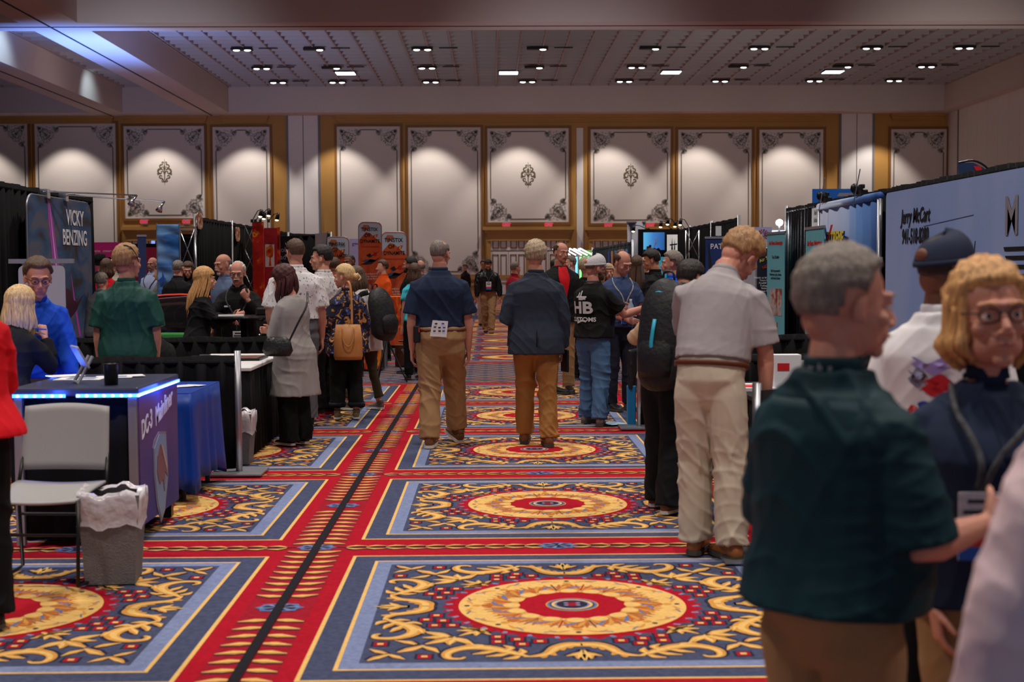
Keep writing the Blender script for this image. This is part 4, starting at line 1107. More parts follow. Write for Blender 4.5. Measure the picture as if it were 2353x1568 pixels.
# ================================================================ the visitors, near to far
def flat(n, c, r=.8): return cloth(n, c, r)
C_ = {k: flat(*v) for k, v in dict(navy=('polo_navy', (30, 41, 66)), blazer=('blazer_charcoal', (46, 52, 66)), stone=('trousers_stone', (190, 177, 158)), lgrey=('polo_light_grey', (154, 147, 149), .55),
     khaki=('trousers_khaki', (156, 122, 86)), ochre=('trousers_ochre', (156, 108, 58)), black=('tee_black', (20, 19, 21)), blackp=('trousers_black', (15, 15, 18)), jeans=('jeans_blue', (74, 106, 144)),
     dnavy=('trousers_dark_navy', (30, 34, 48)), green=('polo_bottle_green', (28, 72, 64), .6), teal=('shirt_dark_teal', (8, 46, 54), .65), grey=('trousers_grey', (92, 92, 98)), cardi=('top_grey_cardigan', (150, 144, 142)),
     red=('jacket_red', (214, 20, 34)), royal=('shirt_royal_blue', (26, 78, 200)), orange=('tee_orange', (226, 84, 24)), white=('jacket_white', (208, 200, 198)), olive=('trousers_olive', (66, 58, 44)), lblue=('shirt_light_blue', (168, 180, 216)),
     redsh=('shirt_red', (206, 22, 34)), crims=('polo_crimson', (160, 24, 44)), blueg=('shirt_slate_blue', (92, 108, 138)), teblue=('tee_slate_navy', (52, 68, 104)), pinkw=('shirt_pale_pink', (226, 198, 202), .7),
     beige=('shirt_beige', (182, 152, 122)), btee=('tee_bright_blue', (32, 100, 216)), dbrown=('top_dark_brown', (52, 36, 34)), cyan=('top_turquoise', (70, 190, 210)), greyt=('tee_heather_grey', (110, 108, 110)), ngt=('jacket_black', (22, 21, 24))).items()}
mat('jacket_black_leather', (20, 20, 22), .32, bump=.5, bscale=14, spec=.5)
WPOLO = ramp_mat('polo_white_marks', ((0, (222, 218, 218)), (.64, (222, 218, 218)), (.665, (140, 132, 138)), (1, (110, 108, 114))), 52, 1, (1, 1, .6))
FLORAL = ramp_mat('top_floral_navy', ((0, (196, 206, 240)), (.30, (96, 108, 180)), (.38, (26, 30, 58)), (.56, (22, 26, 50)), (.60, (190, 120, 50)), (.66, (214, 160, 84)), (.70, (30, 34, 66))), 15, 3, (1, 1, 1), dist=1.2)
PRINTW = flat('shirt_white_print', (226, 222, 224), .6)
def X_(px, Y): return P(px, 616, Y).x
def man(label, px, Y, face, **kw): return person(label, X_(px, Y), Y, face, **kw)
HANG = {}
# --- close by on the right
def e_teal(I):
    m = M(); F = I['F']
    m.tube([F.B(.068 * math.cos(q), -.02 + .07 * math.sin(q), 1.515) for q in [math.pi * j / 8 + math.pi * .95 for j in range(10)]], [(.003, .011)] * 10, n=6, up=(0, 0, 1)); m.build('lanyard', LANYW, I['root'], smooth=True)
    m = M(); F.patch('shoulder_yoke', C_['teal'], I['root'], 1.24, 1.44, lambda t: 1.3 - .35 * t, .030, 8, 14, c=math.pi)
TEAL = man('grey-haired man close up in a dark teal shirt, turned to the right', 1925, 3.05, -52, H=1.60, w=1.06, lod=3, seed=21, hair='short', hairc='grey', hthick=.013, messy=.005, skin='pink', head=(-28, 4, 0), hs=1.07,
    top=C_['teal'], topz=(.93, 1.51), sleeve=.98, sleeve_r=1.25, tflare=.03, toff=.034, pants=C_['khaki'], belly=.05, shoes='brown',
    armR=dict(e=(.24, .10, -1), w=(.0, 1, .10), c=.7, p=(-1, 0, 0)), armL=dict(e=(-.2, .2, -1), w=(.5, 1, .1), c=.6), extra=e_teal)
def e_ginger(I):
    lanyard(I, 1.20, LANY, True, .30, 1.50, .06, 1.05); glasses(I['root'], I['HM'], wide=.023)
    m = M(); I['F'].patch('placket', C_['navy'], I['root'], 1.28, 1.47, lambda t: .04 + .3 * t * t, .026, 8, 4)
    F = I['F']; q = I['HM']
GING = man('woman close up with ginger-blonde hair, dark glasses and navy polo, facing the camera', 2275, 3.5, 176, H=1.535, w=1.16, fem=True, lod=3, seed=22, hair='long', hairc='ginger', hthick=.012, messy=.008, hlen=.10, skin='pink', head=(4, -2, 3), hs=1.22, jaw=1.28,
    top=C_['navy'], topz=(.84, 1.49), sleeve=.8, sleeve_r=1.2, toff=.03, tflare=.02, pants=C_['khaki'], belly=.05, shoes='brown', armR=dict(e=(.15, .1, -1), w=(-.1, .3, -1)), extra=e_ginger)
NCAP = flat('cap_navy', (40, 46, 68))
def e_cap(I):
    ballcap(I, NCAP, open_back=SK['brown']); glasses(I['root'], I['HM'])
    F = I['F']; r = I['root']
    for nm, c, z0, z1, a0, a1 in (('print_red', (190, 30, 44), 1.22, 1.28, -.28, .10), ('print_blue', (36, 62, 150), 1.12, 1.18, -.34, .20), ('print_violet', (150, 130, 190), 1.30, 1.34, -.2, .25), ('print_red', (176, 40, 50), 1.02, 1.06, -.3, .1),
                                  ('print_blue', (50, 80, 170), 1.19, 1.215, -.3, -.05), ('print_stripe', (200, 60, 60), 1.10, 1.12, .1, .36), ('print_stripe', (200, 60, 60), 1.15, 1.165, .1, .36), ('print_black', (40, 40, 60), .98, 1.01, -.3, .28), ('print_grey', (120, 116, 140), 1.25, 1.30, .1, .3)):
        m = M(); n = 10; rs_ = random.Random(hash(nm) % 99 + int(z0 * 100)); 
        m.grid(lambda u, v: F.surf(z0 + (z1 - z0) * v + .012 * math.sin(7 * u + z0 * 30), math.pi + a0 + (a1 - a0) * u + .05 * math.sin(9 * v + z0 * 9), .036), n, 3); m.build(nm, mat(nm, c, .7), r, smooth=True)
man('man in a dark navy baseball cap and white shirt with a colourful printed back', 2165, 4.8, -28, H=1.675, w=1.12, lod=2, seed=23, hair='buzz', hairc='dark', hthick=.002, messy=0, skin='brown', head=(-38, 2, 0), hs=1.06, top=PRINTW, topz=(.86, 1.51), toff=.03, sleeve=.85, sleeve_r=1.2, pants=C_['blackp'], shoes='black', extra=e_cap)
man('person at the right edge of the picture in a pale pink long-sleeved shirt', 2700, 2.15, 10, H=1.72, w=1.05, lod=2, seed=24, hair='short', hairc='brown', top=C_['pinkw'], topz=(.84, 1.51), sleeve=2.0, toff=.03, sleeve_r=1.25, pants=C_['khaki'], armL=dict(e=(-.42, .0, -1), w=(-.05, .3, -1)))
# --- leaning over the right-hand table
def e_khaki(I): pass
KH = man('man in light grey polo and stone trousers leaning over the right-hand table', 1634, 7.55, -22, H=1.865, w=1.0, sh=1.14, side=6, lean=31, upper=.35, lod=2, seed=25, hair='short', hairc='sandy', hthick=.022, messy=.008, skin='pink', head=(-22, 48, 12), hs=1.14,
    top=C_['lgrey'], topz=(1.00, 1.51), sleeve=.86, sleeve_r=1.2, toff=.022, tfold=.006, pants=C_['stone'], pfit=1.2, pfold=.011, belt=BELTM, shoes='tanloaf', shoek='low', legs=((.0, .05, 0, -4), (.04, -.05, 0, -38)),
    armR=dict(e=(.20, .02, -1), w=(.0, .05, -1), c=.9), armL=dict(e=(-.1, .8, -.9), w=(.1, .5, -1)), belly=.06)
BK = man('dark-haired woman in beige top and black trousers bending beside the grey polo man', 1532, 9.0, -50, H=1.66, w=1.05, fem=True, lean=30, lod=1, seed=26, hair='short', hairc='dark', head=(0, 20, 0), top=C_['beige'], topz=(.92, 1.51), sleeve=2.0, toff=.03, sleeve_r=1.2, pants=C_['blackp'], pfit=1.3, hem=.05, shoes='brown',
    sole=SOLEW, armL=dict(e=(-.75, -.1, -.55), w=(.4, 1, -.2)), armR=dict(e=(.1, .7, -.8), w=(0, 1, -.3)), legs=((-.03, .05, 0, 10), (.04, -.1, 0, -10)))
man('seated exhibitor with hands folded over a phone behind the right-hand table', 1985, 9.3, 120, H=1.62, fem=True, lod=1, seed=27, hair='short', hairc='dark', top=C_['black'], topz=(.9, 1.5), sleeve=.5, skin='fair', z=-.28, pants=C_['blackp'], armR=dict(e=(.1, .5, -1), w=(-.2, 1, .12), c=.8), armL=dict(e=(-.1, .5, -1), w=(.15, 1, .12), c=.8), head=(0, 15, 0), group='exhibitors')
# --- the two men walking away down the aisle
NAV = man('man walking away in a navy polo and khaki work trousers', 1010, 12.4, 0, H=1.84, w=1.24, hair='recede', hairc='grey', hthick=.009, messy=.002, skin='pink', top=C_['navy'], topz=(1.01, 1.51), sleeve=.86, sleeve_r=1.18, pants=C_['khaki'], pfit=1.25, pfold=.012, belt=BELTM, shoes='brown', sole=SOLEW,
    legs=((.0, -.14, 0, 4), (.05, .28, .05, -24)), head=(-26, 4, 0), seed=3, belly=.03, armL=dict(e=(-.16, -.05, -1), w=(-.02, .05, -1)), armR=dict(e=(.16, .05, -1), w=(.03, .1, -1)))
BLZ = man('man walking away in a charcoal blazer and ochre trousers, thick grey-blond hair', 1231, 12.4, 0, H=1.81, w=1.18, hair='short', hairc='greyblond', hthick=.027, messy=.009, top=C_['blazer'], topz=(.80, 1.51), sleeve=1.96, sleeve_r=1.2, toff=.026, tflare=.035, tfold=.005, pants=C_['ochre'], pfit=1.12, pfold=.014, shoes='brown',
    legs=((-.01, .14, .015, 2), (.015, -.12, 0, -4)), seed=4, armL=dict(e=(-.26, -.12, -1), w=(.25, 1, .12)), armR=dict(e=(.17, -.05, -1), w=(.0, .2, -1), c=.7), extra=lambda I: I['F'].patch('back_vent', C_['ngt'], I['root'], .80, 1.02, .012, .068, 6, 2, c=math.pi))
# --- the group on the right of the aisle
WCAP = mat('cap_mesh_white', (206, 202, 204), .8, bump=.6, bscale=140); GBRIM = mat('cap_brim_grey', (120, 120, 124), .8)
def e_tee(I):
    ballcap(I, WCAP, GBRIM, open_back=SK['pink']); beard(I, 'brown', 'beard'); F = I['F']; r = I['root']
    w_ = mat('tee_print_white', (206, 206, 210), .7)
    def at_(z, a): return F.surf(z, math.pi + a + .60, .038)
    wraptext(I, 'HB', .17, 1.235, math.pi + .22, w_, .038, .006); wraptext(I, 'CUSTOMS', .062, 1.115, math.pi + .22, w_, .038, .002)
    m = M(); m.grid(lambda u, v: at_(1.085 + .02 * v + .01 * math.sin(5 * u), -.62 + .5 * u), 8, 2); m.build('print_underline', w_, r)
    m = M()     # jumping figure above the letters
    for z0, z1, a0, a1 in ((1.345, 1.362, -.66, -.10), (1.36, 1.42, -.42, -.34), (1.36, 1.40, -.28, -.20), (1.32, 1.35, -.50, -.26), (1.325, 1.345, -.62, -.42)): m.grid(lambda u, v: at_(z0 + (z1 - z0) * v, a0 + (a1 - a0) * u), 5, 2)
    m.build('print_figure', w_, r)
    m = M(); m.tube([F.B(.072 * math.cos(q), -.02 + .072 * math.sin(q), 1.515) for q in [2 * math.pi * j / 14 for j in range(14)]], [(.003, .010)] * 14, n=6, up=(0, 0, 1), closed=True); m.build('lanyard', LANY, r, smooth=True)
TEE = man('stocky man in a white mesh cap, black printed tee and blue jeans, arm held out', 1364, 14.0, -38, H=1.69, w=1.08, hair='buzz', hairc='stubble', hthick=.003, messy=0, skin='pink', head=(-35, 6, 0), hs=1.06, top=C_['black'], topz=(.92, 1.50), collar=False, sleeve=.75, sleeve_r=1.15, toff=.024, pants=C_['jeans'], pfit=1.2, pfold=.014, shoes='grey', seed=31, belly=.05,
    legs=((-.04, .08, 0, 6), (.05, -.08, 0, -30)), armR=dict(e=(.35, .42, -.60), w=(.66, .77, .34), p=(0, 1, .2), c=.1), armL=dict(e=(-.1, .5, -1), w=(.8, 1, .2)), extra=e_tee)
def e_aa(I):
    lanyard(I, 1.13, LANYW, True, .05)
    m = M(); S, E_, W_, f, h = I['AR'][1]; m.tube([W_ - f * .03, W_ - f * .012], [.036, .036], n=12); m.build('watch_strap', mat('strap_violet', (70, 60, 110), .5), I['root'], smooth=True)
AA = man('man in slate-blue tee with crossed arms and lanyard, looking down', 1424, 15.4, 200, H=1.76, w=1.12, hair='recede', hairc='brown', hthick=.012, skin='pink', head=(14, 24, 4), hs=1.1, lids=1, top=C_['teblue'], topz=(.93, 1.49), collar=False, sleeve=.7, sleeve_r=1.15, toff=.024, pants=C_['dnavy'], shoes='black', seed=32,
    armR=dict(e=(.1, .15, -1), w=(-1, .75, -.35), p=(0, -1, 0), c=.5), armL=dict(e=(-.18, .25, -1), w=(.9, .75, .12), p=(0, -1, 0), c=.4), extra=e_aa)
def e_goat(I):
    beard(I, 'sandy'); F = I['F']
    F.patch('shirt_front', C_['redsh'], I['root'], 1.0, 1.49, lambda t: .06 + .34 * t ** 1.6, .032, 10, 6)
    m = M(); 
    for e in (-1, 1): m.tube([F.B(e * .015, .05, 1.47), F.B(e * .06, .03, 1.515)], [(.03, .006), (.012, .004)], n=8, up=(0, 1, .3))
    m.build('shirt_collar', C_['redsh'], I['root'], smooth=True)
man('man with a goatee in a black jacket over a red shirt, facing the camera', 1287, 17.6, 196, H=1.90, w=1.12, hair='recede', hairc='brown', hthick=.012, skin='pink', head=(10, 4, -4), hs=1.06, top=C_['ngt'], topz=(.84, 1.5), collar=False, sleeve=1.96, toff=.024, pants=C_['khaki'], shoes='black', seed=33, legs=((-.02, 0, 0, 10), (.06, .12, 0, -50)), armL=dict(e=(-.2, .1, -1), w=(.1, .2, -1), c=.7), extra=e_goat)
man('short-haired blonde woman in a black sweater behind the white mesh cap', 1345, 19.6, -25, H=1.70, w=1.05, fem=True, hair='short', hairc='greyblond', hthick=.026, lod=1, top=C_['black'], sleeve=1.95, collar=False, pants=C_['blackp'], seed=34)
man('bearded grey-haired man in a light blue dress shirt, looking left', 1310, 24.0, 112, H=1.78, w=1.15, hair='short', hairc='grey', lod=1, top=C_['lblue'], sleeve=1.8, pants=C_['dnavy'], seed=35, belly=.05, armR=dict(e=(.2, .2, -1), w=(-.5, 1, 0)), extra=lambda I: beard(I, 'white', 'beard'))
man('dark-haired visitor mostly hidden behind the red-shirted man', 1276, 26.0, 0, H=1.72, hair='short', hairc='dark', hthick=.025, lod=0, top=C_['ngt'], sleeve=1.9, pants=C_['blackp'], seed=36)
man('grey-haired man in a crimson polo beyond the blazer, facing right', 1180, 28.0, -60, H=1.69, w=1.15, hair='short', hairc='grey', lod=1, top=C_['crims'], pants=C_['blackp'], seed=37, lean=6)
man('woman with strawberry-blonde fringe peering between the capped man and his companion', 1398, 20.0, 182, H=1.62, fem=True, hair='fringe', hairc='ginger', hlen=.22, lod=1, top=C_['dbrown'], sleeve=1.9, pants=C_['blackp'], seed=38)
man('woman with very long wavy brown hair in a black dress, seen from behind', 1463, 18.4, -8, H=1.72, fem=True, hair='long', hairc='brown', hlen=.46, hthick=.02, lod=1, top=C_['black'], topz=(.62, 1.49), toff=.02, tflare=.05, sleeve=.2, collar=False, pants=C_['blackp'], seed=39, hback=(0, -.05, 0), skin='tan')
man('man with fair hair and a tanned face behind the long-haired woman', 1481, 20.6, 60, H=1.74, hair='recede', hairc='light', lod=1, top=C_['ngt'], pants=C_['blackp'], seed=40, skin='tan')
man('young man with black hair in a black polo and grey trousers, looking left', 1503, 17.6, 70, H=1.80, w=1.08, hair='short', hairc='dark', hthick=.024, lod=1, skin='tan', head=(20, 16, 0), top=C_['black'], sleeve=.7, pants=C_['grey'], pfit=1.1, seed=41, armL=dict(e=(-.1, .1, -1), w=(.3, 1, .05)), armR=dict(e=(.1, .1, -1), w=(-.3, 1, .05)))
man('grey-haired man in a bright royal blue shirt with a black lanyard, facing left', 1545, 14.4, 62, H=1.74, w=1.1, hair='short', hairc='grey', hthick=.018, lod=1, skin='pink', head=(25, 0, 0), top=C_['btee'], topz=(.88, 1.5), sleeve=1.9, sleeve_r=1.2, toff=.026, pants=C_['blackp'], seed=42, armR=dict(e=(.2, .1, -1), w=(-.3, 1, .0)), extra=lambda I: lanyard(I, 1.2, LANY, False))
# --- down the aisle
def e_leather(I):
    F = I['F']; F.patch('shirt_front', C_['black'], I['root'], .98, 1.48, lambda t: .30 - .02 * t, .036, 10, 6)
    lanyard(I, 1.22, LANY, True, 0, 1.5, .045, 1.25)
man('man walking towards the camera in a black leather jacket, khaki trousers and a badge', 1122, 33.9, 182, H=1.82, w=1.12, hair='short', hairc='dark', hthick=.018, skin='tan', head=(-4, 36, 0), lids=1, lod=1, top=MATS['jacket_black_leather'], topz=(.98, 1.5), sleeve=1.95, sleeve_r=1.25, toff=.030, pants=C_['khaki'], pfit=1.15, pfold=.013, shoes='tanloaf', seed=43,
    legs=((.03, .22, .0, 2), (-.02, -.18, .02, -2)), armL=dict(e=(-.3, .05, -1), w=(-.05, .15, -1)), armR=dict(e=(.3, .0, -1), w=(.05, .1, -1)), extra=e_leather)
man('man in glasses and pale trousers walking just behind the leather-jacketed man', 1111, 38.0, 178, H=1.80, hair='short', hairc='dark', skin='tan', lod=1, top=C_['ngt'], sleeve=1.9, pants=C_['stone'], shoes='tanloaf', seed=44, legs=((0, .1, 0, 0), (0, -.2, .03, 0)), extra=lambda I: glasses(I['root'], I['HM']))
man('distant woman in a dark brown top standing by the far wall ornament', 1069, 52.0, 150, H=1.72, fem=True, hair='short', hairc='brown', lod=0, top=C_['dbrown'], sleeve=1.9, pants=C_['blackp'], seed=45)
man('dark-haired bearded man in profile beside the right-hand rocket-shaped banner', 943, 21.0, 75, H=1.75, hair='short', hairc='dark', skin='tan', lod=1, top=C_['black'], pants=C_['blackp'], seed=46, extra=lambda I: beard(I, 'dark', 'beard'))
man('bald man whose crown shows beside the navy polo shoulder', 966, 23.5, 20, H=1.72, hair='bald', hairc='grey', skin='pink', lod=0, top=C_['greyt'], pants=C_['blackp'], seed=47)
man('brown-haired woman in a turquoise top next to the bald man', 952, 19.8, 20, H=1.64, fem=True, hair='long', hairc='brown', hlen=.16, lod=0, top=C_['cyan'], pants=C_['blackp'], seed=48)
# --- the group on the left of the aisle
def strap(I, a0, a1, z0, z1, m_, name='strap', off=.04, wd=.014):
    m = M(); n = 12; m.tube([I['F'].surf(z0 + (z1 - z0) * i / n, a0 + (a1 - a0) * i / n, off) for i in range(n + 1)], [(wd, .004)] * (n + 1), n=6, up=(0, 1, 0)); return m.build(name, m_, I['root'], smooth=True)
def e_cardi(I):
    F = I['F']; F.patch('red_shirt_front', C_['redsh'], I['root'], 1.1, 1.46, .22, .028, 6, 4)
CAR = man('woman with dark red hair in a long grey cardigan and wide black trousers, head bowed', 672, 12.5, 58, H=1.60, w=1.1, fem=True, hair='long', hairc='maroon', hthick=.022, hlen=.20, messy=.008, hback=(0, .03, 0), skin='fair', head=(8, 26, 0), hs=1.06, top=C_['cardi'], topz=(.50, 1.49), toff=.034, tflare=.06, tfold=.005, sleeve=1.92, sleeve_r=1.15, collar=False,
    pants=C_['blackp'], pfit=1.3, hem=.04, shoes='black', sole=SOLEW, seed=51, lean=6, armL=dict(e=(-.1, .35, -1), w=(.9, .8, .05), c=.7), armR=dict(e=(.1, .35, -1), w=(-.9, .8, .15), c=.7), legs=((-.01, .0, 0, 8), (.0, -.02, 0, 4)), extra=e_cardi)
def e_wp(I):
    glasses(I['root'], I['HM'], top=True, sun=True)
WP = man('tall man seen from behind in a white patterned polo and grey trousers, sunglasses pushed up', 680, 14.0, 8, H=1.88, w=1.24, hair='short', hairc='brown', hthick=.010, skin='pink', head=(28, 2, 0), hs=1.04, top=WPOLO, topz=(1.0, 1.51), sleeve=.86, sleeve_r=1.2, toff=.026, pants=C_['grey'], pfit=1.2, shoes='black', seed=52, armL=dict(e=(-.2, .0, -1), w=(.1, .4, -1)), extra=e_wp)
M2 = man('young dark-haired man in a white patterned polo with black backpack straps, looking left', 742, 15.1, 52, H=1.82, w=1.12, hair='short', hairc='dark', hthick=.020, skin='fair', head=(42, 4, 0), hs=1.05, top=WPOLO, topz=(1.0, 1.51), sleeve=.86, sleeve_r=1.15, toff=.024, pants=C_['blackp'], pfit=1.15, shoes='black', sole=mat('sole_red', (190, 40, 44)), seed=53,
    armL=dict(e=(-.1, .2, -1), w=(.5, 1, .1), c=.7), armR=dict(e=(.2, .15, -1), w=(-.5, 1, .05), c=.7))
def e_bun(I):
    m = M()
    for sd in (-1, 1):
        hp, kn, an, t_, l_ = I['LG'][sd]; m2 = M(); m2.tube([an + Vector((0, -.005, .06)), an + Vector((0, -.005, .10))], [.088, .088], n=16); m2.build('trouser_cuff', C_['dnavy'], I['root'], smooth=True)
BUN = man('woman with a blonde bun in a navy patterned blouse, seen from behind', 795, 14.6, 28, H=1.60, w=1.12, fem=True, hair='bun', hairc='light', hthick=.018, skin='fair', head=(44, 6, 0), hs=1.05, top=FLORAL, topz=(.78, 1.5), toff=.03, tflare=.05, sleeve=1.94, sleeve_r=1.35, pants=C_['blackp'], pfit=1.25, hem=.14, shoes='olive', sole=SOLEW, seed=54,
    armL=dict(e=(-.25, .1, -1), w=(.1, .3, -1)), armR=dict(e=(.2, .0, -1), w=(.0, .25, -1)), legs=((-.02, .05, 0, 30), (.0, -.03, 0, 20)), extra=e_bun)
WJ = man('woman with brown hair in a white jacket and olive leggings carrying a black backpack', 836, 15.6, 62, H=1.60, w=1.08, fem=True, hair='long', hairc='brown', hthick=.02, hlen=.18, hback=(0, -.02, 0), skin='fair', head=(10, 20, 0), lean=10, top=C_['white'], topz=(.74, 1.5), toff=.034, tflare=.03, sleeve=1.94, sleeve_r=1.25, pants=C_['olive'], pfit=.82, hem=.15, shoes='grey', sole=SOLEW, seed=55,
    armL=dict(e=(-.1, .2, -1), w=(.2, 1, .1)), armR=dict(e=(.15, .0, -1), w=(0, .6, -1)), legs=((-.05, .16, 0, 10), (.0, -.12, 0, 8)))
man('man with thinning brown hair in an orange shirt in front of a banner', 768, 19.5, 10, H=1.74, w=1.1, hair='recede', hairc='brown', skin='tan', lod=1, top=C_['orange'], pants=C_['blackp'], seed=56)
man('smiling man with a shaved head and dark jacket between the tall banners', 806, 20.4, 160, H=1.80, hair='buzz', hairc='dark', hthick=.004, messy=0, skin='brown', head=(-10, 4, 6), lod=1, top=C_['ngt'], sleeve=1.9, pants=C_['blackp'], seed=57)
man('person in an orange shirt mostly hidden by the pair of tall banners', 879, 24.0, 120, H=1.72, hair='short', hairc='brown', lod=0, top=C_['orange'], sleeve=1.8, pants=C_['blackp'], seed=58, sleeve_r=1.2)
# --- at the counters on the left
def e_green(I):
    HM = I['HM']; m = M()
    m.tube([HM @ Vector(p) for p in ((.084, .02, .0), (.092, -.01, .05), (.075, -.05, .11), (.03, -.075, .125))], [.004, .005, .005, .004], n=6, sub=2); m.build('sunglasses_arm', GLASSM, I['root'], smooth=True)
GRN = man('fair-haired man seen from behind in a bottle-green polo behind the black divider', 291, 11.3, 4, H=1.755, w=1.20, hair='short', hairc='sandy', hthick=.020, messy=.005, skin='pink', head=(-34, 0, 0), hs=1.1, top=C_['green'], topz=(.88, 1.51), sleeve=.86, sleeve_r=1.2, toff=.026, pants=C_['khaki'], seed=61, belly=.04, armR=dict(e=(.14, -.05, -1), w=(-.02, .15, -1)), armL=dict(e=(-.14, -.05, -1), w=(-.0, .1, -1)), extra=e_green)
man('woman at the left edge in a red peplum jacket and black trousers', -88, 6.1, 20, H=1.70, w=1.02, fem=True, hair='long', hairc='dark', hlen=.16, top=C_['red'], topz=(.90, 1.5), toff=.026, tflare=.075, sleeve=1.96, sleeve_r=1.15, pants=C_['blackp'], pfit=1.15, shoes='black', seed=62, armR=dict(e=(.1, .5, -1), w=(-.3, 1, .1)), armL=dict(e=(-.1, .5, -1), w=(.3, 1, .1)))
def e_pen(I):
    S, E_, W_, f, h = I['AR'][1]; 
    return
BLO = man('blonde woman in a black jacket beside the blue-lit counter, one hand raised', 10, 9.25, -15, H=1.51, w=1.05, fem=True, lean=24, hair='long', hairc='light', hthick=.020, hlen=.22, hs=1.08, head=(-10, 10, 0), top=C_['ngt'], topz=(.9, 1.5), sleeve=1.96, sleeve_r=1.2, toff=.028, pants=C_['blackp'], seed=63, hipz=.86,
    armR=dict(e=(.35, .55, -.75), w=(-.35, .12, 1), c=.75, p=(-.6, .6, .3)), armL=dict(e=(-.2, .5, -1), w=(.3, 1, .2)))
GLZ = man('man in glasses and a royal blue shirt looking down at the counter with blue lights', 78, 9.95, 206, H=1.65, w=1.1, lean=22, hair='short', hairc='brown', hthick=.016, skin='pink', head=(0, 14, 0), hs=1.16, lids=1, top=C_['royal'], topz=(.88, 1.5), toff=.026, sleeve=1.9, sleeve_r=1.2, pants=C_['khaki'], seed=64,
    armL=dict(e=(-.15, .25, -1), w=(.0, .5, -.9), c=.3, p=(0, .2, -1)), extra=lambda I: glasses(I['root'], I['HM'], wide=.022))
man('seated man in a black polo half hidden behind the green polo', 350, 12.5, 60, H=1.76, w=1.3, lean=8, hair='buzz', hairc='brown', z=-.50, top=C_['black'], sleeve=.8, sleeve_r=1.2, pants=C_['blackp'], lod=1, seed=65, armR=dict(e=(.3, .2, -1), w=(.1, .8, -.5)), group='exhibitors', sit=True)
GLD = man('woman with long strawberry-blonde hair and a black jacket in profile at the bistro table', 452, 14.8, -72, H=1.58, w=1.1, fem=True, lean=12, hair='fringe', hairc='ginger', hthick=.02, hlen=.36, hback=(0, -.10, 0), skin='fair', head=(0, 0, 0), hs=1.06, top=C_['ngt'], topz=(.9, 1.5), toff=.028, sleeve=1.96, sleeve_r=1.2, pants=C_['blackp'], seed=66, group='exhibitors',
    armR=dict(e=(.1, .5, -.8), w=(-.1, 1, .35), c=.6), armL=dict(e=(-.1, .5, -.8), w=(0, 1, .3), c=.6), legs=((0, 0, 0, 0), (0, 0, 0, 0)))
def e_must(I):
    beard(I, 'white', 'mustache'); glasses(I['root'], I['HM'], material=mat('wire_frame', (120, 116, 112), .3, 1)); lanyard(I, .98, LANY, True, 0, 1.5, .035, 1.1)
    m = M(); p = I['F'].surf(1.30, .42, .03); m.box(p, (.09, .004, .018)); m.build('name_tag', BADW, I['root'])
MUS = man('older man with white moustache and black shirt leaning on the bistro table', 549, 15.5, 182, H=1.65, w=1.12, lean=14, hair='recede', hairc='white', hthick=.012, skin='pink', head=(0, 8, 0), hs=1.1, lids=.5, top=C_['black'], topz=(.88, 1.51), toff=.028, sleeve=1.92, sleeve_r=1.15, pants=C_['jeans'], seed=67, group='exhibitors',
    armR=dict(e=(.45, .5, -.85), w=(-.75, .55, -.1), p=(0, .2, -1), c=.4), armL=dict(e=(-.35, .55, -.9), w=(.62, .25, .95), p=(0, -.8, .3), c=.9), extra=e_must)
man('bald man with a grey goatee and slate-blue shirt behind the moustached man', 516, 16.9, 140, H=1.76, hair='bald', hairc='grey', hthick=.008, skin='pink', lod=1, head=(0, 8, 0), hs=1.06, top=C_['blueg'], pants=C_['blackp'], seed=68, extra=lambda I: beard(I, 'white'))
man('man with cropped grey hair in a black shirt, back turned, beside the black car', 405, 20.3, -18, H=1.72, w=1.12, lean=8, hair='buzz', hairc='grey', skin='fair', lod=1, top=C_['ngt'], sleeve=.9, pants=C_['blackp'], seed=69)
man('woman with brown hair listening behind the cropped-haired man', 432, 21.5, 190, H=1.70, fem=True, hair='long', hairc='brown', hlen=.16, lod=1, head=(0, 15, 0), top=C_['ngt'], sleeve=1.8, pants=C_['blackp'], seed=70)
# --- far left crowd by the magenta stand
def e_hat(I):
    HM = I['HM']; m = M(); m.tube([HM @ Vector((0, -.015, z)) for z in (.06, .10, .15, .175)], [(.088, .108), (.085, .102), (.075, .092), (.055, .075)], n=16)
    m.grid(lambda u, v: HM @ Vector(((.085 + .085 * v) * math.cos(2 * math.pi * u), -.015 + (.105 + .085 * v) * math.sin(2 * math.pi * u), .065 + .05 * v * abs(math.cos(2 * math.pi * u)) ** 2)), 20, 3)
    m.build('cowboy_hat', C_['ngt'], I['root'], smooth=True, solid=.005)
man('person in a black cowboy hat and navy jacket in front of the magenta wall', 231, 23.0, -20, H=1.80, hair='buzz', hairc='dark', lod=1, top=C_['dnavy'], sleeve=1.9, pants=C_['blackp'], seed=71, extra=e_hat)
man('woman with straight brown hair in a red jacket seen from behind', 245, 20.6, 0, H=1.74, w=1.1, fem=True, hair='long', hairc='brown', hlen=.14, lod=1, top=C_['red'], sleeve=1.9, pants=C_['blackp'], seed=72)
man('bald man seen from behind between the red jacket and the bearded bald man', 259, 24.5, -30, H=1.78, hair='bald', hairc='sandy', skin='fair', lod=0, top=C_['stone'], pants=C_['blackp'], seed=73)
man('bald bearded man looking down, left of the sandy-haired head', 277, 23.0, 185, H=1.80, hair='bald', hairc='brown', skin='pink', lod=1, head=(0, 18, 0), top=C_['stone'], pants=C_['blackp'], seed=74, extra=lambda I: beard(I, 'brown', 'beard'))
man('man with short grey hair bent low behind the green polo sleeve', 222, 16.5, -10, H=1.56, hair='buzz', hairc='grey', lod=0, top=C_['greyt'], pants=C_['blackp'], seed=75, lean=20)
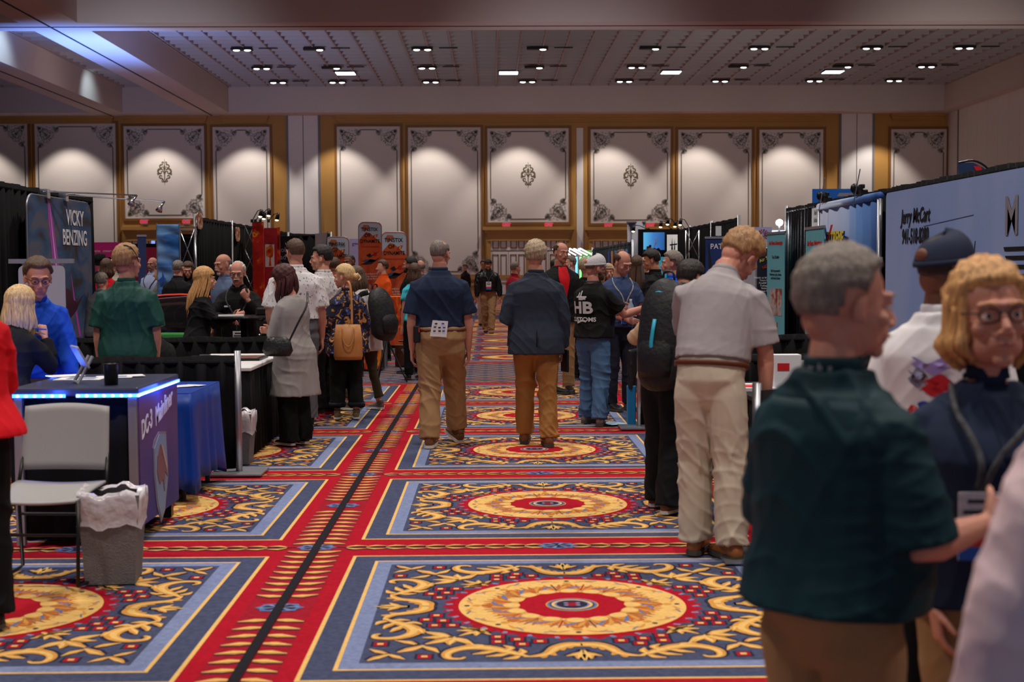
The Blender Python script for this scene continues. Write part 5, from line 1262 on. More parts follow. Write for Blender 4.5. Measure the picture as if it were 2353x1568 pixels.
man('bald man with glasses and light blue shirt by the crimson wall panel', 351, 24.0, 160, H=1.80, w=1.1, hair='bald', hairc='grey', skin='pink', lod=1, top=C_['lblue'], sleeve=1.0, pants=C_['blackp'], seed=76, extra=lambda I: (beard(I, 'grey'), glasses(I['root'], I['HM']), lanyard(I, 1.1, LANY, False)))
man('person in a grey tee half hidden behind the blue cloud banner', 368, 22.9, 90, H=1.62, hair='short', hairc='brown', lod=0, top=C_['greyt'], pants=C_['blackp'], seed=77)
# ================================================================ the booths
DRAPE = mat('drape_black', (17, 16, 18), .85, noise=.2, nscale=3, bump=.3, bscale=8, spec=.15); STEEL = mat('brushed_aluminium', (165, 165, 172), .38, .8); CHROME = mat('chrome', (210, 210, 215), .2, 1)
DGREEN = mat('drape_dark_green', (14, 30, 34), .8); PLAST = mat('black_plastic', (17, 17, 19), .4); PAPER = mat('paper_white', (228, 228, 232), .7); TTOP = mat('table_vinyl_white', (226, 224, 224), .5)
def pleat(m, p0, p1, z0, z1, amp=.035, wl=.19, nz=3, seed=0, mi=0, top=.4):
    p0 = Vector((p0[0], p0[1], 0)); p1 = Vector((p1[0], p1[1], 0)); L = (p1 - p0).length; d = (p1 - p0) / L; nrm = Vector((-d.y, d.x, 0)); n = max(8, int(L / wl * 8)); rg = random.Random(seed); ph = rg.uniform(0, 6)
    def f(u, v):
        s = u * L; a = amp * (top + (1 - top) * (1 - v)); q = math.sin(2 * math.pi * s / wl + 1.2 * math.sin(s * 2.3 + ph) + ph) + .35 * math.sin(2 * math.pi * s / wl * 2.3 + ph)
        p = p0 + d * s + nrm * (a * q); return (p.x, p.y, z0 + (z1 - z0) * v + (.006 * math.sin(s * 9) if v > .99 else 0))
    m.grid(f, n, nz, mi)
def drape(label, p0, p1, z1=2.44, z0=.03, poles=(1, 1), material=None, group='pipe and drape walls of the booths', amp=.035, wl=.19, seed=0, cat='drape', plate=True):
    c = ((p0[0] + p1[0]) / 2, (p0[1] + p1[1]) / 2)
    t = thing('pipe_and_drape', label, cat, (c[0], c[1], 0), 0, group)
    m = M(); pleat(m, p0, p1, z0, z1, amp, wl, 3, seed); m.build('drape_curtain', material or DRAPE, t, world=True, solid=.006, smooth=True)
    m = M(); m.tube([(p0[0], p0[1], z1 - .05), (p1[0], p1[1], z1 - .05)], [.018, .018], n=8); m.build('crossbar', DRAPE, t, world=True)
    for on, p in zip(poles, (p0, p1)):
        if on:
            m = M(); m.tube([(p[0], p[1], .01), (p[0], p[1], z1 + .04)], [.026, .026], n=12); po = m.build('pole', STEEL, t, world=True, smooth=True)
            if plate: m = M(); m.box((p[0], p[1], .008), (.4, .4, .012)); m.build('base_plate', STEEL, t, world=True)
    return t
def skirt_table(label, x0, y0, x1, y1, h=.75, skirt=None, top=None, group='skirted exhibit tables', drop=.02, wl=.14):
    t = thing('exhibit_table', label, 'table', ((x0 + x1) / 2, (y0 + y1) / 2, 0), 0, group)
    m = M(); m.box2((x0, y0, h - .03), (x1, y1, h)); m.build('tabletop', top or skirt or DRAPE, t, world=True, bevel=.006)
    m = M(); i = .015
    for a, b in (((x0 + i, y0 + i), (x1 - i, y0 + i)), ((x1 - i, y0 + i), (x1 - i, y1 - i)), ((x1 - i, y1 - i), (x0 + i, y1 - i)), ((x0 + i, y1 - i), (x0 + i, y0 + i))): pleat(m, a, b, drop, h - .02, .016, wl, 2, int(x0 * 10), top=.2)
    m.build('skirt', skirt or DRAPE, t, world=True, smooth=True, solid=.004)
    for a in (x0 + .08, x1 - .08):
        for b in (y0 + .08, y1 - .08): m = M(); m.tube([(a, b, 0), (a, b, h - .03)], [.016, .016], n=8); m.build('leg', STEEL, t, world=True)
    return t
def rrect(w, h, r, n=6, c=(0, 0)):
    out = []
    for cx, cz, a0 in ((w / 2 - r, h / 2 - r, 0), (-w / 2 + r, h / 2 - r, 90), (-w / 2 + r, -h / 2 + r, 180), (w / 2 - r, -h / 2 + r, 270)):
        for k in range(n + 1): a = R(a0 + 90 * k / n); out.append((c[0] + cx + r * math.cos(a), c[1] + cz + r * math.sin(a)))
    return out
def board(name, label, cat, x, y, z0, w_, h_, rot, face, r=.0, th=.02, edge=None, group=None, feet=True):
    """upright printed panel; rot in degrees (0 = faces the camera)"""
    t = thing(name, label, cat, (x, y, 0), R(rot), group)
    m = M(); poly = rrect(w_, h_, max(r, .004), 6, (0, z0 + h_ / 2)); m.prism(poly, -th / 2, th / 2); m.build('printed_panel', face, t)
    if edge:
        m = M(); m.tube([(a, 0, b) for a, b in poly], [(.012, .012)] * len(poly), n=6, closed=True); m.build('frame', edge, t, smooth=True)
    if z0 < .35 and feet: m = M(); m.box((0, 0, .03), (w_ * .9, .05, .05)); m.box((0, 0, (z0 + .05) / 2), (w_ * .5, .03, z0 + .05)); m.build('foot', STEEL, t)
    return t
def art(t, name, m, material, y=-.016):
    return m.build(name, material, t)
def poly_art(t, name, pts, material, y=-.012, d=.004):
    m = M(); m.prism(pts, y - d, y); return m.build(name, material, t)
TX = lambda t, s, size, m_, x, z, y=-.016, sx=1, shear=0, bold=0, sp=1, align='CENTER': text('lettering', s, size, m_, t, (x, y, z), (R(90), 0, 0), .001, sx, shear, align, bold=bold, spacing=sp)
INK = mat('ink_black', (16, 16, 20), .6); INKW = mat('ink_white', (232, 232, 238), .6); INKR = mat('ink_red', (206, 30, 36), .6); INKY = mat('ink_yellow', (232, 214, 60), .6); INKB = mat('ink_blue', (36, 80, 170), .6)
# ---- right side back wall
ly = [21.15, 18.3, 15.35, 12.3, 9.25, 6.2, 3.2]
nm = ['at the corner of the cross aisle', 'behind the red, white and blue flight banner', 'behind the left part of the name banner', 'behind the right part of the name banner', 'past the right edge of the picture', 'nearest on the right']
for i in range(5): drape('tall black pipe-and-drape wall on the right, ' + nm[i], (4.5, ly[i]), (4.5, ly[i + 1]), 2.46, seed=i, poles=(1 if i == 0 else 0, 0), plate=False)
drape('narrow dark green curtain return beside the teal roll-up banners', (4.5, 21.2), (5.6, 21.2), 2.44, material=DGREEN, seed=9, poles=(0, 1))
SKYB = ramp_mat('banner_sky_blue', ((0, (124, 150, 208)), (.45, (138, 162, 214)), (.7, (160, 178, 222)), (1, (172, 186, 226))), .8, 2, (1, 1, .5))
JB = board('name_banner', 'light blue wall banner reading Jerry McCart with a phone number', 'banner', 4.38, 12.35, .25, 6.0, 2.13, -90, SKYB, .06, .03)
def yj(px): return 4.38 * 3200 / (px - 1127)
def lx(Yw): return 12.35 - Yw      # position along the banner, reading left to right
TX(JB, 'Jerry McCart', .21, INK, lx(14.28), 2.09, -.022, .86, .25, .004)
TX(JB, '941-518-8280', .22, INK, lx(14.28), 1.88, -.022, .72, .15, .004)
TX(JB, 'M', .46, mat('ink_silver', (150, 148, 158), .35, .3), lx(11.62), 1.98, -.022, .9, 0, .008)
for k in range(4):
    poly_art(JB, 'speed_stripe', [(lx(11.8) + k * .04, 1.735 - k * .075), (lx(9.9), 1.735 - k * .075), (lx(9.9), 1.70 - k * .075), (lx(11.8) + .03 + k * .04, 1.70 - k * .075)], INK, -.016)
poly_art(JB, 'jet_drawing', [(lx(12.25), 1.36), (lx(12.18), 1.66), (lx(12.05), 1.42), (lx(11.7), 1.36), (lx(11.2), 1.28), (lx(12.3), 1.26)], mat('ink_jet_white', (214, 220, 236), .6), -.016)
poly_art(JB, 'jet_fin', [(lx(12.25), 1.36), (lx(12.18), 1.66), (lx(12.15), 1.66), (lx(12.19), 1.36)], INKB, -.021)
poly_art(JB, 'antenna_line', [(lx(12.62), 1.30), (lx(12.5), 1.80), (lx(12.49), 1.80), (lx(12.61), 1.30)], INK, -.016)
poly_art(JB, 'crease_shade', [(lx(14.0), 1.98), (lx(12.55), 2.04), (lx(12.55), 2.036), (lx(14.0), 1.976)], mat('crease_shade_ink', (84, 104, 160), .8), -.016)  # shade of a crease, painted on as a thin darker strip
FB = ramp_mat('banner_flight_blue', ((0, (204, 210, 234)), (.45, (176, 194, 232)), (.72, (104, 150, 216)), (1, (30, 74, 150))), 1.2, 3, (1, 1, .4), axis=(0, -1.4, 1.4, .5))
EB = thing('flight_banner', 'blue pleated fabric banner reading Extreme Flight under two clamp lamps', 'banner', (4.33, 16.9, 0), R(-90))
m = M(); m.grid(lambda u, v: (-1.38 + 2.76 * u, .018 * math.sin(u * 44 + 2 * math.sin(u * 9)) * (1 - .3 * v), .25 + 2.10 * v), 90, 4); m.build('printed_cloth', FB, EB, smooth=True, solid=.004)
m = M(); m.tube([(-1.42, 0, 2.36), (1.44, 0, 2.36)], [.045, .045], n=10); m.build('top_hem', FB, EB, smooth=True)
m = M(); m.tube([(1.42, 0, .02), (1.42, 0, 2.33)], [.03, .03], n=10); m.build('pole', STEEL, EB, smooth=True)
m = M(); m.tube([(-1.42, 0, .02), (-1.42, 0, 2.33)], [.03, .03], n=10); m.build('pole', STEEL, EB, smooth=True)
m = M(); m.tube([(1.42, 0, 1.62), (1.42, 0, 1.68)], [.045, .045], n=10); m.build('white_clamp', WHITE_, EB)
TX(EB, 'EXTREME', .23, INKY, -.45, 1.92, -.045, .92, .2, .008); TX(EB, 'EXTREME', .235, INKB, -.44, 1.90, -.036, .93, .2, .016)
TX(EB, 'FLIGHT', .13, INKR, -.22, 1.76, -.045, 1.1, 0, .004, 1.3)
for a, b, mm in (((-.98, 2.10), (-.62, 1.68), INKB), ((-.60, 2.10), (-.96, 1.68), INKR)):
    poly_art(EB, 'x_logo', [(a[0], a[1]), (a[0] + .09, a[1]), (b[0] + .03, b[1]), (b[0] - .06, b[1])], mm, -.044)
m = M(); m.tube([(.50, -.03, 1.2), (.62, -.03, 1.62), (.72, -.03, 1.70), (.82, -.03, 1.62), (1.02, -.03, 1.15), (.88, -.03, .8)], [.007] * 6, n=5, sub=4); m.build('white_outline', INKW, EB)
poly_art(EB, 'wing_art', [(.70, 1.42), (.80, 1.48), (.80, 1.30), (.86, 1.20), (.93, 1.22), (.86, 1.02), (.76, 1.05)], INK, -.03); poly_art(EB, 'wing_art', [(.70, 1.05), (.74, 1.40), (.78, 1.10)], mat('ink_orange', (216, 140, 50), .6), -.032)
for i, (Yc, lb) in enumerate(((17.9, 'left'), (16.2, 'right'))):
    t = thing('clamp_lamp', '%s black clamp lamp with a thin tilted rod above the flight banner' % lb, 'lamp', (4.33, Yc, 2.40), 0, 'clamp lamps on the flight banner')
    m = M(); m.box((0, 0, .03), (.08, .2, .07)); m.box((-.02, .12, .07), (.10, .09, .10)); m.box((-.03, -.08, .10), (.05, .12, .05)); m.build('clamp', PLAST, t, bevel=.01)
    m = M(); m.ell((-.05, .16, .09), (.05, .05, .06), 10, 8); m.build('lamp_head', PLAST, t, smooth=True)
    m = M(); m.tube([(-.10, .03, -.12), (-.06, -.12, .30)], [.006, .006], n=6); m.build('rod', STEEL, t)
# ---- signs around the right corner
TEALM = mat('banner_teal', (104, 178, 192), .6, noise=.05, nscale=2); PHOTO = ramp_mat('photo_print', ((0, (40, 40, 60)), (.4, (150, 70, 50)), (.55, (196, 180, 170)), (.7, (90, 130, 190)), (1, (40, 70, 120))), 6, 3)
def rollup(label, x, y, rot, w_, h_, face, group=None, z0=.08):
    t = board('roll_up_banner', label, 'banner', x, y, z0, w_, h_, rot, face, 0, .008, group=group, feet=False)
    m = M(); m.box((0, 0, .05), (w_ + .04, .14, .09)); m.build('base', STEEL, t, bevel=.01)
    m = M(); m.box((0, 0, z0 + h_), (w_ + .02, .03, .035)); m.build('top_rail', STEEL, t)
    m = M(); m.tube([(0, .03, .05), (0, .03, z0 + h_)], [.01, .01], n=8); m.build('support_pole', STEEL, t)
    return t
A1 = rollup('teal roll-up banner with red heading, turned nearly edge-on by the bright lamp', 4.26, 20.75, -84, .85, 2.0, TEALM, 'teal roll-up banners')
TX(A1, 'Air Boss Advantage', .085, INKR, 0, 1.93, -.008, .95, bold=.002); TX(A1, 'Gus Drafter', .07, INK, 0, 1.72, -.008); TX(A1, 'Risk Assessment for\nPerformers, Jets, Drones,\nand Events & Shows', .055, INK, 0, 1.46, -.008)
poly_art(A1, 'photo', [(-.3, .85), (.3, .85), (.3, 1.25), (-.3, 1.25)], PHOTO, -.004); poly_art(A1, 'photo', [(-.35, .35), (.1, .35), (.1, .75), (-.35, .75)], PHOTO, -.004)
A2 = rollup('teal roll-up banner reading Air Boss Advantage beside the flight banner', 4.21, 18.05, -89, .95, 2.0, TEALM, 'teal roll-up banners')
TX(A2, 'Air Boss Advantage', .095, INKR, 0, 1.88, -.008, 1, bold=.002)
SG = board('paper_sign', 'white paper booth sign pinned to the black drape above the teal banner', 'sign', 4.45, 18.95, 2.08, .62, .30, -90, PAPER, 0, .006, feet=False)
TX(SG, 'Air Boss\nAdvantage', .10, INK, 0, 2.26, -.006, .9); TX(SG, '331', .05, INK, .24, 2.11, -.006)
L_ = thing('work_lamp', 'glaring white exhibit lamp on a slim stand at the drape corner', 'lamp', (4.42, 21.3, 0))
m = M(); m.tube([(0, 0, 0), (0, 0, 2.2)], [.014, .014], n=8); m.build('stand', STEEL, L_)
m = M(); m.ell((0, -.03, 2.25), .05, 14, 10); m.build('bulb', mat('bulb_glow', (240, 246, 255), .5, emit=60), L_, smooth=True)
m = M(); m.tube([(0, .03, 2.25), (0, .12, 2.25)], [.055, .03], n=12); m.build('housing', PLAST, L_)
spot('work_lamp_light', (4.40, 21.2, 2.25), (3.0, 19, 1.2), 60, 130, (.85, .93, 1), .6, .04)
BS = board('hanging_sign', 'royal blue sign panel rising behind the black drape on the right', 'sign', 5.95, 24.0, 1.2, .80, 1.71, 0, mat('sign_blue', (22, 98, 190), .6), 0, .03, feet=False)
m = M(); m.tube([(0, .03, 0), (0, .03, 1.3)], [.03, .03], n=8); m.build('post', STEEL, BS)
poly_art(BS, 'silver_mark', [(.02, 2.78), (.32, 2.78), (.28, 2.84), (.06, 2.84)], STEEL, -.016)
FF = thing('feather_flag', 'navy feather flag with red and white stripes behind the drape on the far right', 'flag', (5.55, 16.0, 0))
m = M(); pts = [(-.16, 1.6), (-.15, 2.45), (-.17, 2.76), (.0, 2.76), (.12, 2.70), (.22, 2.60), (.30, 2.45), (.3, 1.6)]; m.prism(pts, -.006, .006); m.build('flag_cloth', mat('flag_navy', (34, 58, 100), .8), FF)
for k in range(3): poly_art(FF, 'stripe', [(.0 + k * .06, 2.72 - k * .05), (.08 + k * .06, 2.72 - k * .05), (.20 + k * .05, 2.50 - k * .08), (.13 + k * .05, 2.50 - k * .08)], (INKR, INKW, INKR)[k], -.008)
m = M(); m.tube([(-.17, 0, 2.76), (0, 0, 2.785), (.14, 0, 2.72), (.24, 0, 2.60), (.31, 0, 2.42), (.31, 0, .02)], [.012] * 6, n=6, sub=3); m.build('pole', PLAST, FF)
# ---- right side, beyond the cross aisle
for i, (a, b) in enumerate(((24.4, 27.4), (27.4, 30.4), (30.4, 34))): drape('black pipe-and-drape wall beyond the cross aisle on the right, %s section' % ('near', 'middle', 'far')[i], (4.35, a), (4.35, b - .02), 2.44, seed=20 + i, poles=(1, 0), plate=False)
m = M(); PJ = rollup('dark blue roll-up banner reading Patriots Jet Team', 4.12, 23.9, 0, .86, 2.0, mat('banner_patriot_blue', (30, 52, 110), .6, noise=.3, nscale=2))
TX(PJ, 'PATRIOTS JET\nTEAM', .13, INKW, .02, 1.86, -.008, .92, bold=.001)
poly_art(PJ, 'jet_silhouette', [(-.38, 2.0), (-.33, 1.7), (-.25, 1.3), (-.12, 1.2), (-.02, 1.45), (.05, 1.15), (.2, .8), (-.1, .9), (-.36, 1.1)], mat('ink_dusk', (34, 26, 30), .6), -.004)
t = board('small_sign', 'small white booth-number card on a post by the right-hand drape', 'sign', 3.98, 24.3, 2.12, .10, .17, 0, PAPER, 0, .006, feet=False)
m = M(); m.tube([(0, .02, 0), (0, .02, 2.2)], [.008, .008], n=6); m.build('post', STEEL, t)
t = board('starburst_sign', 'lavender sign with a red and black starburst logo', 'sign', 4.42, 22.6, 1.98, .30, .24, 0, mat('sign_lavender', (176, 176, 214), .6), 0, .01, feet=False)
m = M(); m.tube([(0, .02, 0), (0, .02, 2.0)], [.01, .01], n=6); m.build('post', STEEL, t)
for k in range(14):
    a = k * 2 * math.pi / 14; poly_art(t, 'ray', [(.02 * math.cos(a), 2.1 + .02 * math.sin(a)), (.10 * math.cos(a - .1), 2.1 + .085 * math.sin(a - .1)), (.10 * math.cos(a + .1), 2.1 + .085 * math.sin(a + .1))], (INKR, INK)[k % 2], -.006)
t = board('monitor', 'glowing white monitor on a stand next to the starburst sign', 'monitor', 4.70, 22.7, 1.95, .24, .22, 0, mat('screen_glow_white', (200, 220, 255), .5, emit=1.2), 0, .03, feet=False)
m = M(); m.tube([(0, .02, 0), (0, .02, 2.0)], [.015, .015], n=6); m.build('stand', PLAST, t)
t = board('grey_board', 'plain light grey display board behind the black history poster', 'display board', 4.42, 23.3, .1, .72, 1.82, 0, mat('board_grey', (170, 168, 178), .7), 0, .02)
t = board('history_poster', 'black poster with a slanted yellow heading, red line and white list', 'poster', 4.38, 21.9, .15, .40, 1.72, 8, mat('poster_black', (22, 26, 40), .6), 0, .02, edge=STEEL)
text('lettering', 'Air Surprise?', .075, INKY, t, (.02, -.02, 1.74), (R(90), R(-24), 0), .001); text('lettering', 'NO WAIT!', .07, INKR, t, (.04, -.02, 1.62), (R(90), R(-24), 0), .001)
TX(t, 'Watch us bring history alive!\nTours Live Onsite\nFreefall Reenactors\nTuskegee Fighter\nNobody Fights\nUnique Experiences!', .042, INKW, 0, 1.30, -.014)
poly_art(t, 'crowd_photo', [(-.17, .3), (.17, .3), (.17, 1.0), (-.17, 1.08)], ramp_mat('crowd_print', ((0, (20, 30, 70)), (.4, (40, 90, 180)), (.55, (190, 170, 160)), (.7, (90, 60, 40)), (1, (60, 150, 90))), 9, 3), -.011)
PW = thing('picture_wall', 'black framed display wall with an airshow photo over a city skyline', 'display wall', (3.64, 30.2, 0))
m = M(); m.box((0, 0, 1.2), (.88, .10, 2.4)); m.build('frame_wall', PLAST, PW)
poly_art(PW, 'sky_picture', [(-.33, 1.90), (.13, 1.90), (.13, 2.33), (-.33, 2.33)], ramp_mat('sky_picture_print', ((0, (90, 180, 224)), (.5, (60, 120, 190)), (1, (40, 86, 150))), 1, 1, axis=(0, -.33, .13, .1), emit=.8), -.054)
poly_art(PW, 'skyline', [(-.33, 1.90), (-.33, 1.96), (-.26, 1.96), (-.26, 2.03), (-.21, 2.03), (-.21, 2.06), (-.16, 2.06), (-.16, 1.97), (-.09, 2.0), (-.05, 1.97), (0, 2.0), (.04, 1.95), (.13, 1.95), (.13, 1.90)], INK, -.06)
m = M(); m.tube([(-.28, -.062, 1.98), (-.14, -.062, 2.01), (-.08, -.062, 2.08), (-.07, -.062, 2.22)], [(.008, .003)] * 4, n=6, sub=3); m.tube([(-.08, -.062, 2.06), (-.04, -.062, 2.14), (-.04, -.062, 2.21)], [(.008, .003)] * 3, n=6, sub=3); m.build('smoke_trail', INKW, PW)
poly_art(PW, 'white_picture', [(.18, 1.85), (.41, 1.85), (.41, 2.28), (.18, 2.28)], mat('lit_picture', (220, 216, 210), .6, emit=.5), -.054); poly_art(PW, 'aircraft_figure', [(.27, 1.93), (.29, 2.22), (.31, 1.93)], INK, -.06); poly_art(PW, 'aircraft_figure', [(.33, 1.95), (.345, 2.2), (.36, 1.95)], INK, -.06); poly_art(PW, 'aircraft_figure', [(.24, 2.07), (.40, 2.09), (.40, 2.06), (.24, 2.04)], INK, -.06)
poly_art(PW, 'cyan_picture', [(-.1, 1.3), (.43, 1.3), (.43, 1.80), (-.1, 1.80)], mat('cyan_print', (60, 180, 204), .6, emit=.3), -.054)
t = thing('fabric_column', 'tall pale grey fabric column left of the picture wall', 'display column', (3.18, 30.4, 0)); m = M(); m.grid(lambda u, v: (-.19 + .38 * u, .03 * math.sin(u * 7), 2.56 * v + .02), 14, 2); m.build('fabric', mat('fabric_grey', (168, 168, 182), .8), t, smooth=True, solid=.02)
m = M(); m.box((0, 0, 2.56), (.42, .05, .03)); m.build('top_rail', STEEL, t)
def arm_light(label, x, y, z, dx, dz, glow=6, group='clip-on booth spotlights', cat='spotlight', cl=None):
    t = thing('arm_spotlight', label, cat, (x, y, z), 0, group)
    m = M(); m.tube([(0, 0, 0), (dx * .6, -.05, dz * .9), (dx, -.1, dz)], [.008, .008, .008], n=6); m.box((0, 0, 0), (.05, .05, .06)); m.build('arm', cl or PLAST, t)
    m = M(); m.tube([(dx, -.1, dz), (dx - .02, -.12, dz - .13)], [.03, .042], n=12); m.build('lamp_can', cl or PLAST, t, smooth=True)
    m = M(); m.ell((dx - .022, -.122, dz - .135), (.036, .036, .018), 10, 6); m.build('bulb', mat('warm_bulb_glow', (255, 226, 170), .5, emit=glow), t, smooth=True)
    return t
for i, (px, py) in enumerate(((1458, 524), (1521, 514), (1537, 508), (1554, 513), (1566, 509))):
    p = P(px, py, 30.0); arm_light('black arm spotlight above the airshow picture wall, number %d from the left' % (i + 1), p.x + (.32 if i == 0 else .22), 30.18, 2.39, -.32 if i == 0 else -.22, p.z - 2.33, 4)
t = thing('truss_tower', 'slim crossed lattice truss tower against the right-hand black drape', 'truss', (3.98, 27.5, 0)); 
def lattice(t, x0, x1, z0, z1, n, y=0, dy=.2, r=.009):
    m = M(); 
    for k in range(n):
        a, b = z0 + (z1 - z0) * k / n, z0 + (z1 - z0) * (k + 1) / n
        m.tube([(x0, y, a), (x1, y, b)], [r, r], n=6); m.tube([(x1, y + .02, a), (x0, y + .02, b)], [r, r], n=6)
    m.build('lattice', CHROME, t, smooth=True)
    for x in (x0, x1): m = M(); m.tube([(x, y, .0), (x, y, z1)], [.014, .014], n=8); m.build('upright', CHROME, t, smooth=True)
lattice(t, -.12, .14, .1, 2.3, 4)
drape('dark teal side drape hung with coloured ribbons, far right of the aisle', (3.0, 29.4), (3.0, 41), 2.12, material=DGREEN, seed=31, wl=.3)
for i in range(6):
    y = 30.0 + i * .9; t = thing('hanging_ribbon', 'bright hanging ribbon banner, number %d along the dark teal drape' % (i + 1), 'ribbon', (2.93, y, 0), 0, 'ribbons on the teal drape'); m = M(); m.grid(lambda u, v: (.0 + .01 * math.sin(9 * u), -.26 + .52 * u, 1.25 + .72 * v), 6, 3); m.build('ribbon_cloth', mat('ribbon_%d' % (i % 3), ((96, 150, 226), (196, 160, 120), (60, 90, 190))[i % 3], .7, noise=.4, nscale=8), t, solid=.01)
    m = M(); m.tube([(0, 0, 1.96), (.03, 0, 2.11)], [.006, .006], n=6); m.build('hook', STEEL, t)
t = thing('light_stand', 'cluster of glowing green and cyan light tubes on a far booth', 'light stand', (2.65, 41.5, 0))
for k in range(7): m = M(); m.tube([(-.45 + k * .12, 0, .1), (-.45 + k * .12, 0, 1.9)], [.03, .03], n=8); m.build('tube_light', (mat('tube_cyan', (90, 200, 255), .5, emit=2.0), mat('tube_green', (110, 220, 120), .5, emit=1.6), mat('tube_white', (226, 240, 255), .5, emit=2.4))[k % 3], t, smooth=True)
for k in range(6): m = M(); m.tube([(-.45 + k * .17, 0, 1.95), (-.75 + k * .15, -.3, 2.12 + .02 * (k % 2))], [.02, .02], n=6); m.ell((-.77 + k * .15, -.3, 2.12), (.04, .04, .03), 8, 6); m.build('arm_light', mat('tube_white', (226, 240, 255)), t, smooth=True)
t = board('green_sign', 'small lime green sign beyond the white mesh cap', 'sign', 3.0, 42.0, 1.7, .45, .40, 0, mat('sign_lime', (110, 170, 60), .6, emit=.2), 0, .03, feet=False); m = M(); m.tube([(0, .03, 0), (0, .03, 1.8)], [.02, .02], n=6); m.build('post', STEEL, t)
# ---- right-hand tables and low dividers
drape('low black divider with a silver pole at the near right table', (1.44, 7.5), (4.4, 7.5), .91, seed=41, poles=(1, 0), group='low booth dividers', wl=.15)
drape('low black divider with a silver pole behind the crossed-arm man', (1.46, 13.65), (4.4, 13.65), .91, seed=42, poles=(1, 0), group='low booth dividers', wl=.15)
drape('low black divider between the two right-hand tables', (1.6, 10.6), (4.4, 10.6), .91, seed=43, poles=(0, 0), group='low booth dividers', wl=.15)
T1 = skirt_table('black-skirted table under the leaning man, covered in handouts', 1.66, 7.72, 2.22, 10.0, .75, top=mat('table_cloth_dark', (26, 25, 28), .8))
T2 = skirt_table('black-skirted table behind the backpack on the right', 1.95, 10.85, 2.6, 13.2, .75)
T3 = skirt_table('far right black-skirted table near the blue-shirted man', 2.6, 16.3, 3.2, 18.6, .75)
rg = random.Random(5)
for i in range(7):
    c = (226, 40, 40) if i % 2 else (232, 120, 40); px, py = 1.74 + (i % 3) * .09, 8.02 + (i // 3) * .12
    t = thing('snack_packet', 'small shiny red or orange candy packet on the near right table', 'packet', (px, py, .75 + .001), rg.uniform(0, 3), 'candy packets on the table'); t['label'] = 'shiny red and orange candy packet in the pile on the near right table'
    m = M(); m.ell((0, 0, .018), (.05, .03, .018), 10, 6); m.build('wrapper', mat('foil_%d' % (i % 2), c, .25, .3), t, smooth=True)
t = thing('paper_stack', 'stack of white and red flyers by the leaning man on the table', 'papers', (1.75, 9.4, .75)); m = M(); m.box((0, 0, .012), (.3, .4, .022)); m.build('sheets', PAPER, t); m = M(); m.box((.02, -.05, .026), (.14, .18, .003)); m.build('red_cover', INKR, t)
t = thing('display_box', 'white brochure box with red print on the near right table', 'box', (1.98, 9.3, .75)); m = M(); m.box((0, 0, .12), (.18, .12, .24)); m.build('carton', PAPER, t); m = M(); m.box((-.03, -.062, .16), (.08, .003, .05)); m.build('red_print', INKR, t)
t = thing('shopping_bag', 'blue carrier bag standing by the silver pole on the right', 'bag', (1.40, 13.85, 0)); m = M(); m.prism([(-.04, 0), (.04, 0), (.045, .40), (-.045, .40)], -.05, .05); m.build('bag_body', mat('bag_blue', (30, 130, 190), .5), t, bevel=.01)
m = M(); m.tube([(-.03, 0, .40), (-.025, 0, .48), (.025, 0, .48), (.03, 0, .40)], [.005] * 4, n=6, sub=3); m.build('handle', PLAST, t)
t = thing('flyer', 'pale flyer lying on the carpet beside the silver pole', 'flyer', (1.22, 14.0, .004), .5); m = M(); m.box((0, 0, .002), (.2, .28, .003)); m.build('sheet', mat('flyer_pale', (190, 220, 240), .6), t)
# ---- stack chairs
def chair(label, x, y, rot, seatm=None, round_=False):
    t = thing('stacking_chair', label, 'chair', (x, y, 0), R(rot)); S = seatm or mat('chair_grey_plastic', (158, 156, 156), .45); K = PLAST
    m = M(); m.grid(lambda u, v: ((u - .5) * .47 * (1 - .06 * v), -.22 + .44 * v, .455 + .018 * math.cos(v * 3.1) - .012 * math.sin(math.pi * u)), 10, 10); m.build('seat', S, t, smooth=True, solid=.014)
    if round_: m = M(); m.grid(lambda u, v: ((u - .5) * .46 * math.sqrt(max(0, 1 - (max(0, v - .45) / .56) ** 2)), -.24 - .04 * v - .05 * math.cos((u - .5) * 3), .60 + .42 * v), 12, 12); m.build('backrest', S, t, smooth=True, solid=.03)
    else: m = M(); m.grid(lambda u, v: ((u - .5) * (.47 - .02 * v), -.235 - .06 * v - .03 * math.cos((u - .5) * 3.1), .53 + .33 * v + .015 * math.sin(u * math.pi) * v), 12, 8); m.build('backrest', S, t, smooth=True, solid=.012)
    for sx in (-1, 1):
        m = M(); m.tube([(sx * .235, .20, .44), (sx * .24, .24, .02), (sx * .24, .10, .012), (sx * .24, -.16, .012), (sx * .24, -.25, .02), (sx * .235, -.20, .44), (sx * .225, -.26, .62)], [.010] * 7, n=8); m.build('leg_frame', K, t, smooth=True)
    for z, y_ in ((.30, -.215), (.27, .215)): m = M(); m.tube([(-.237, y_, z), (.237, y_, z)], [.008, .008], n=6); m.build('stretcher', K, t)
    return t
chair('light grey plastic stacking chair in front of the near left counter', P(108, 1300, 7.05).x, 7.08, 176)
chair('light grey plastic chair half hidden behind the near right table', 2.35, 10.2, 150)
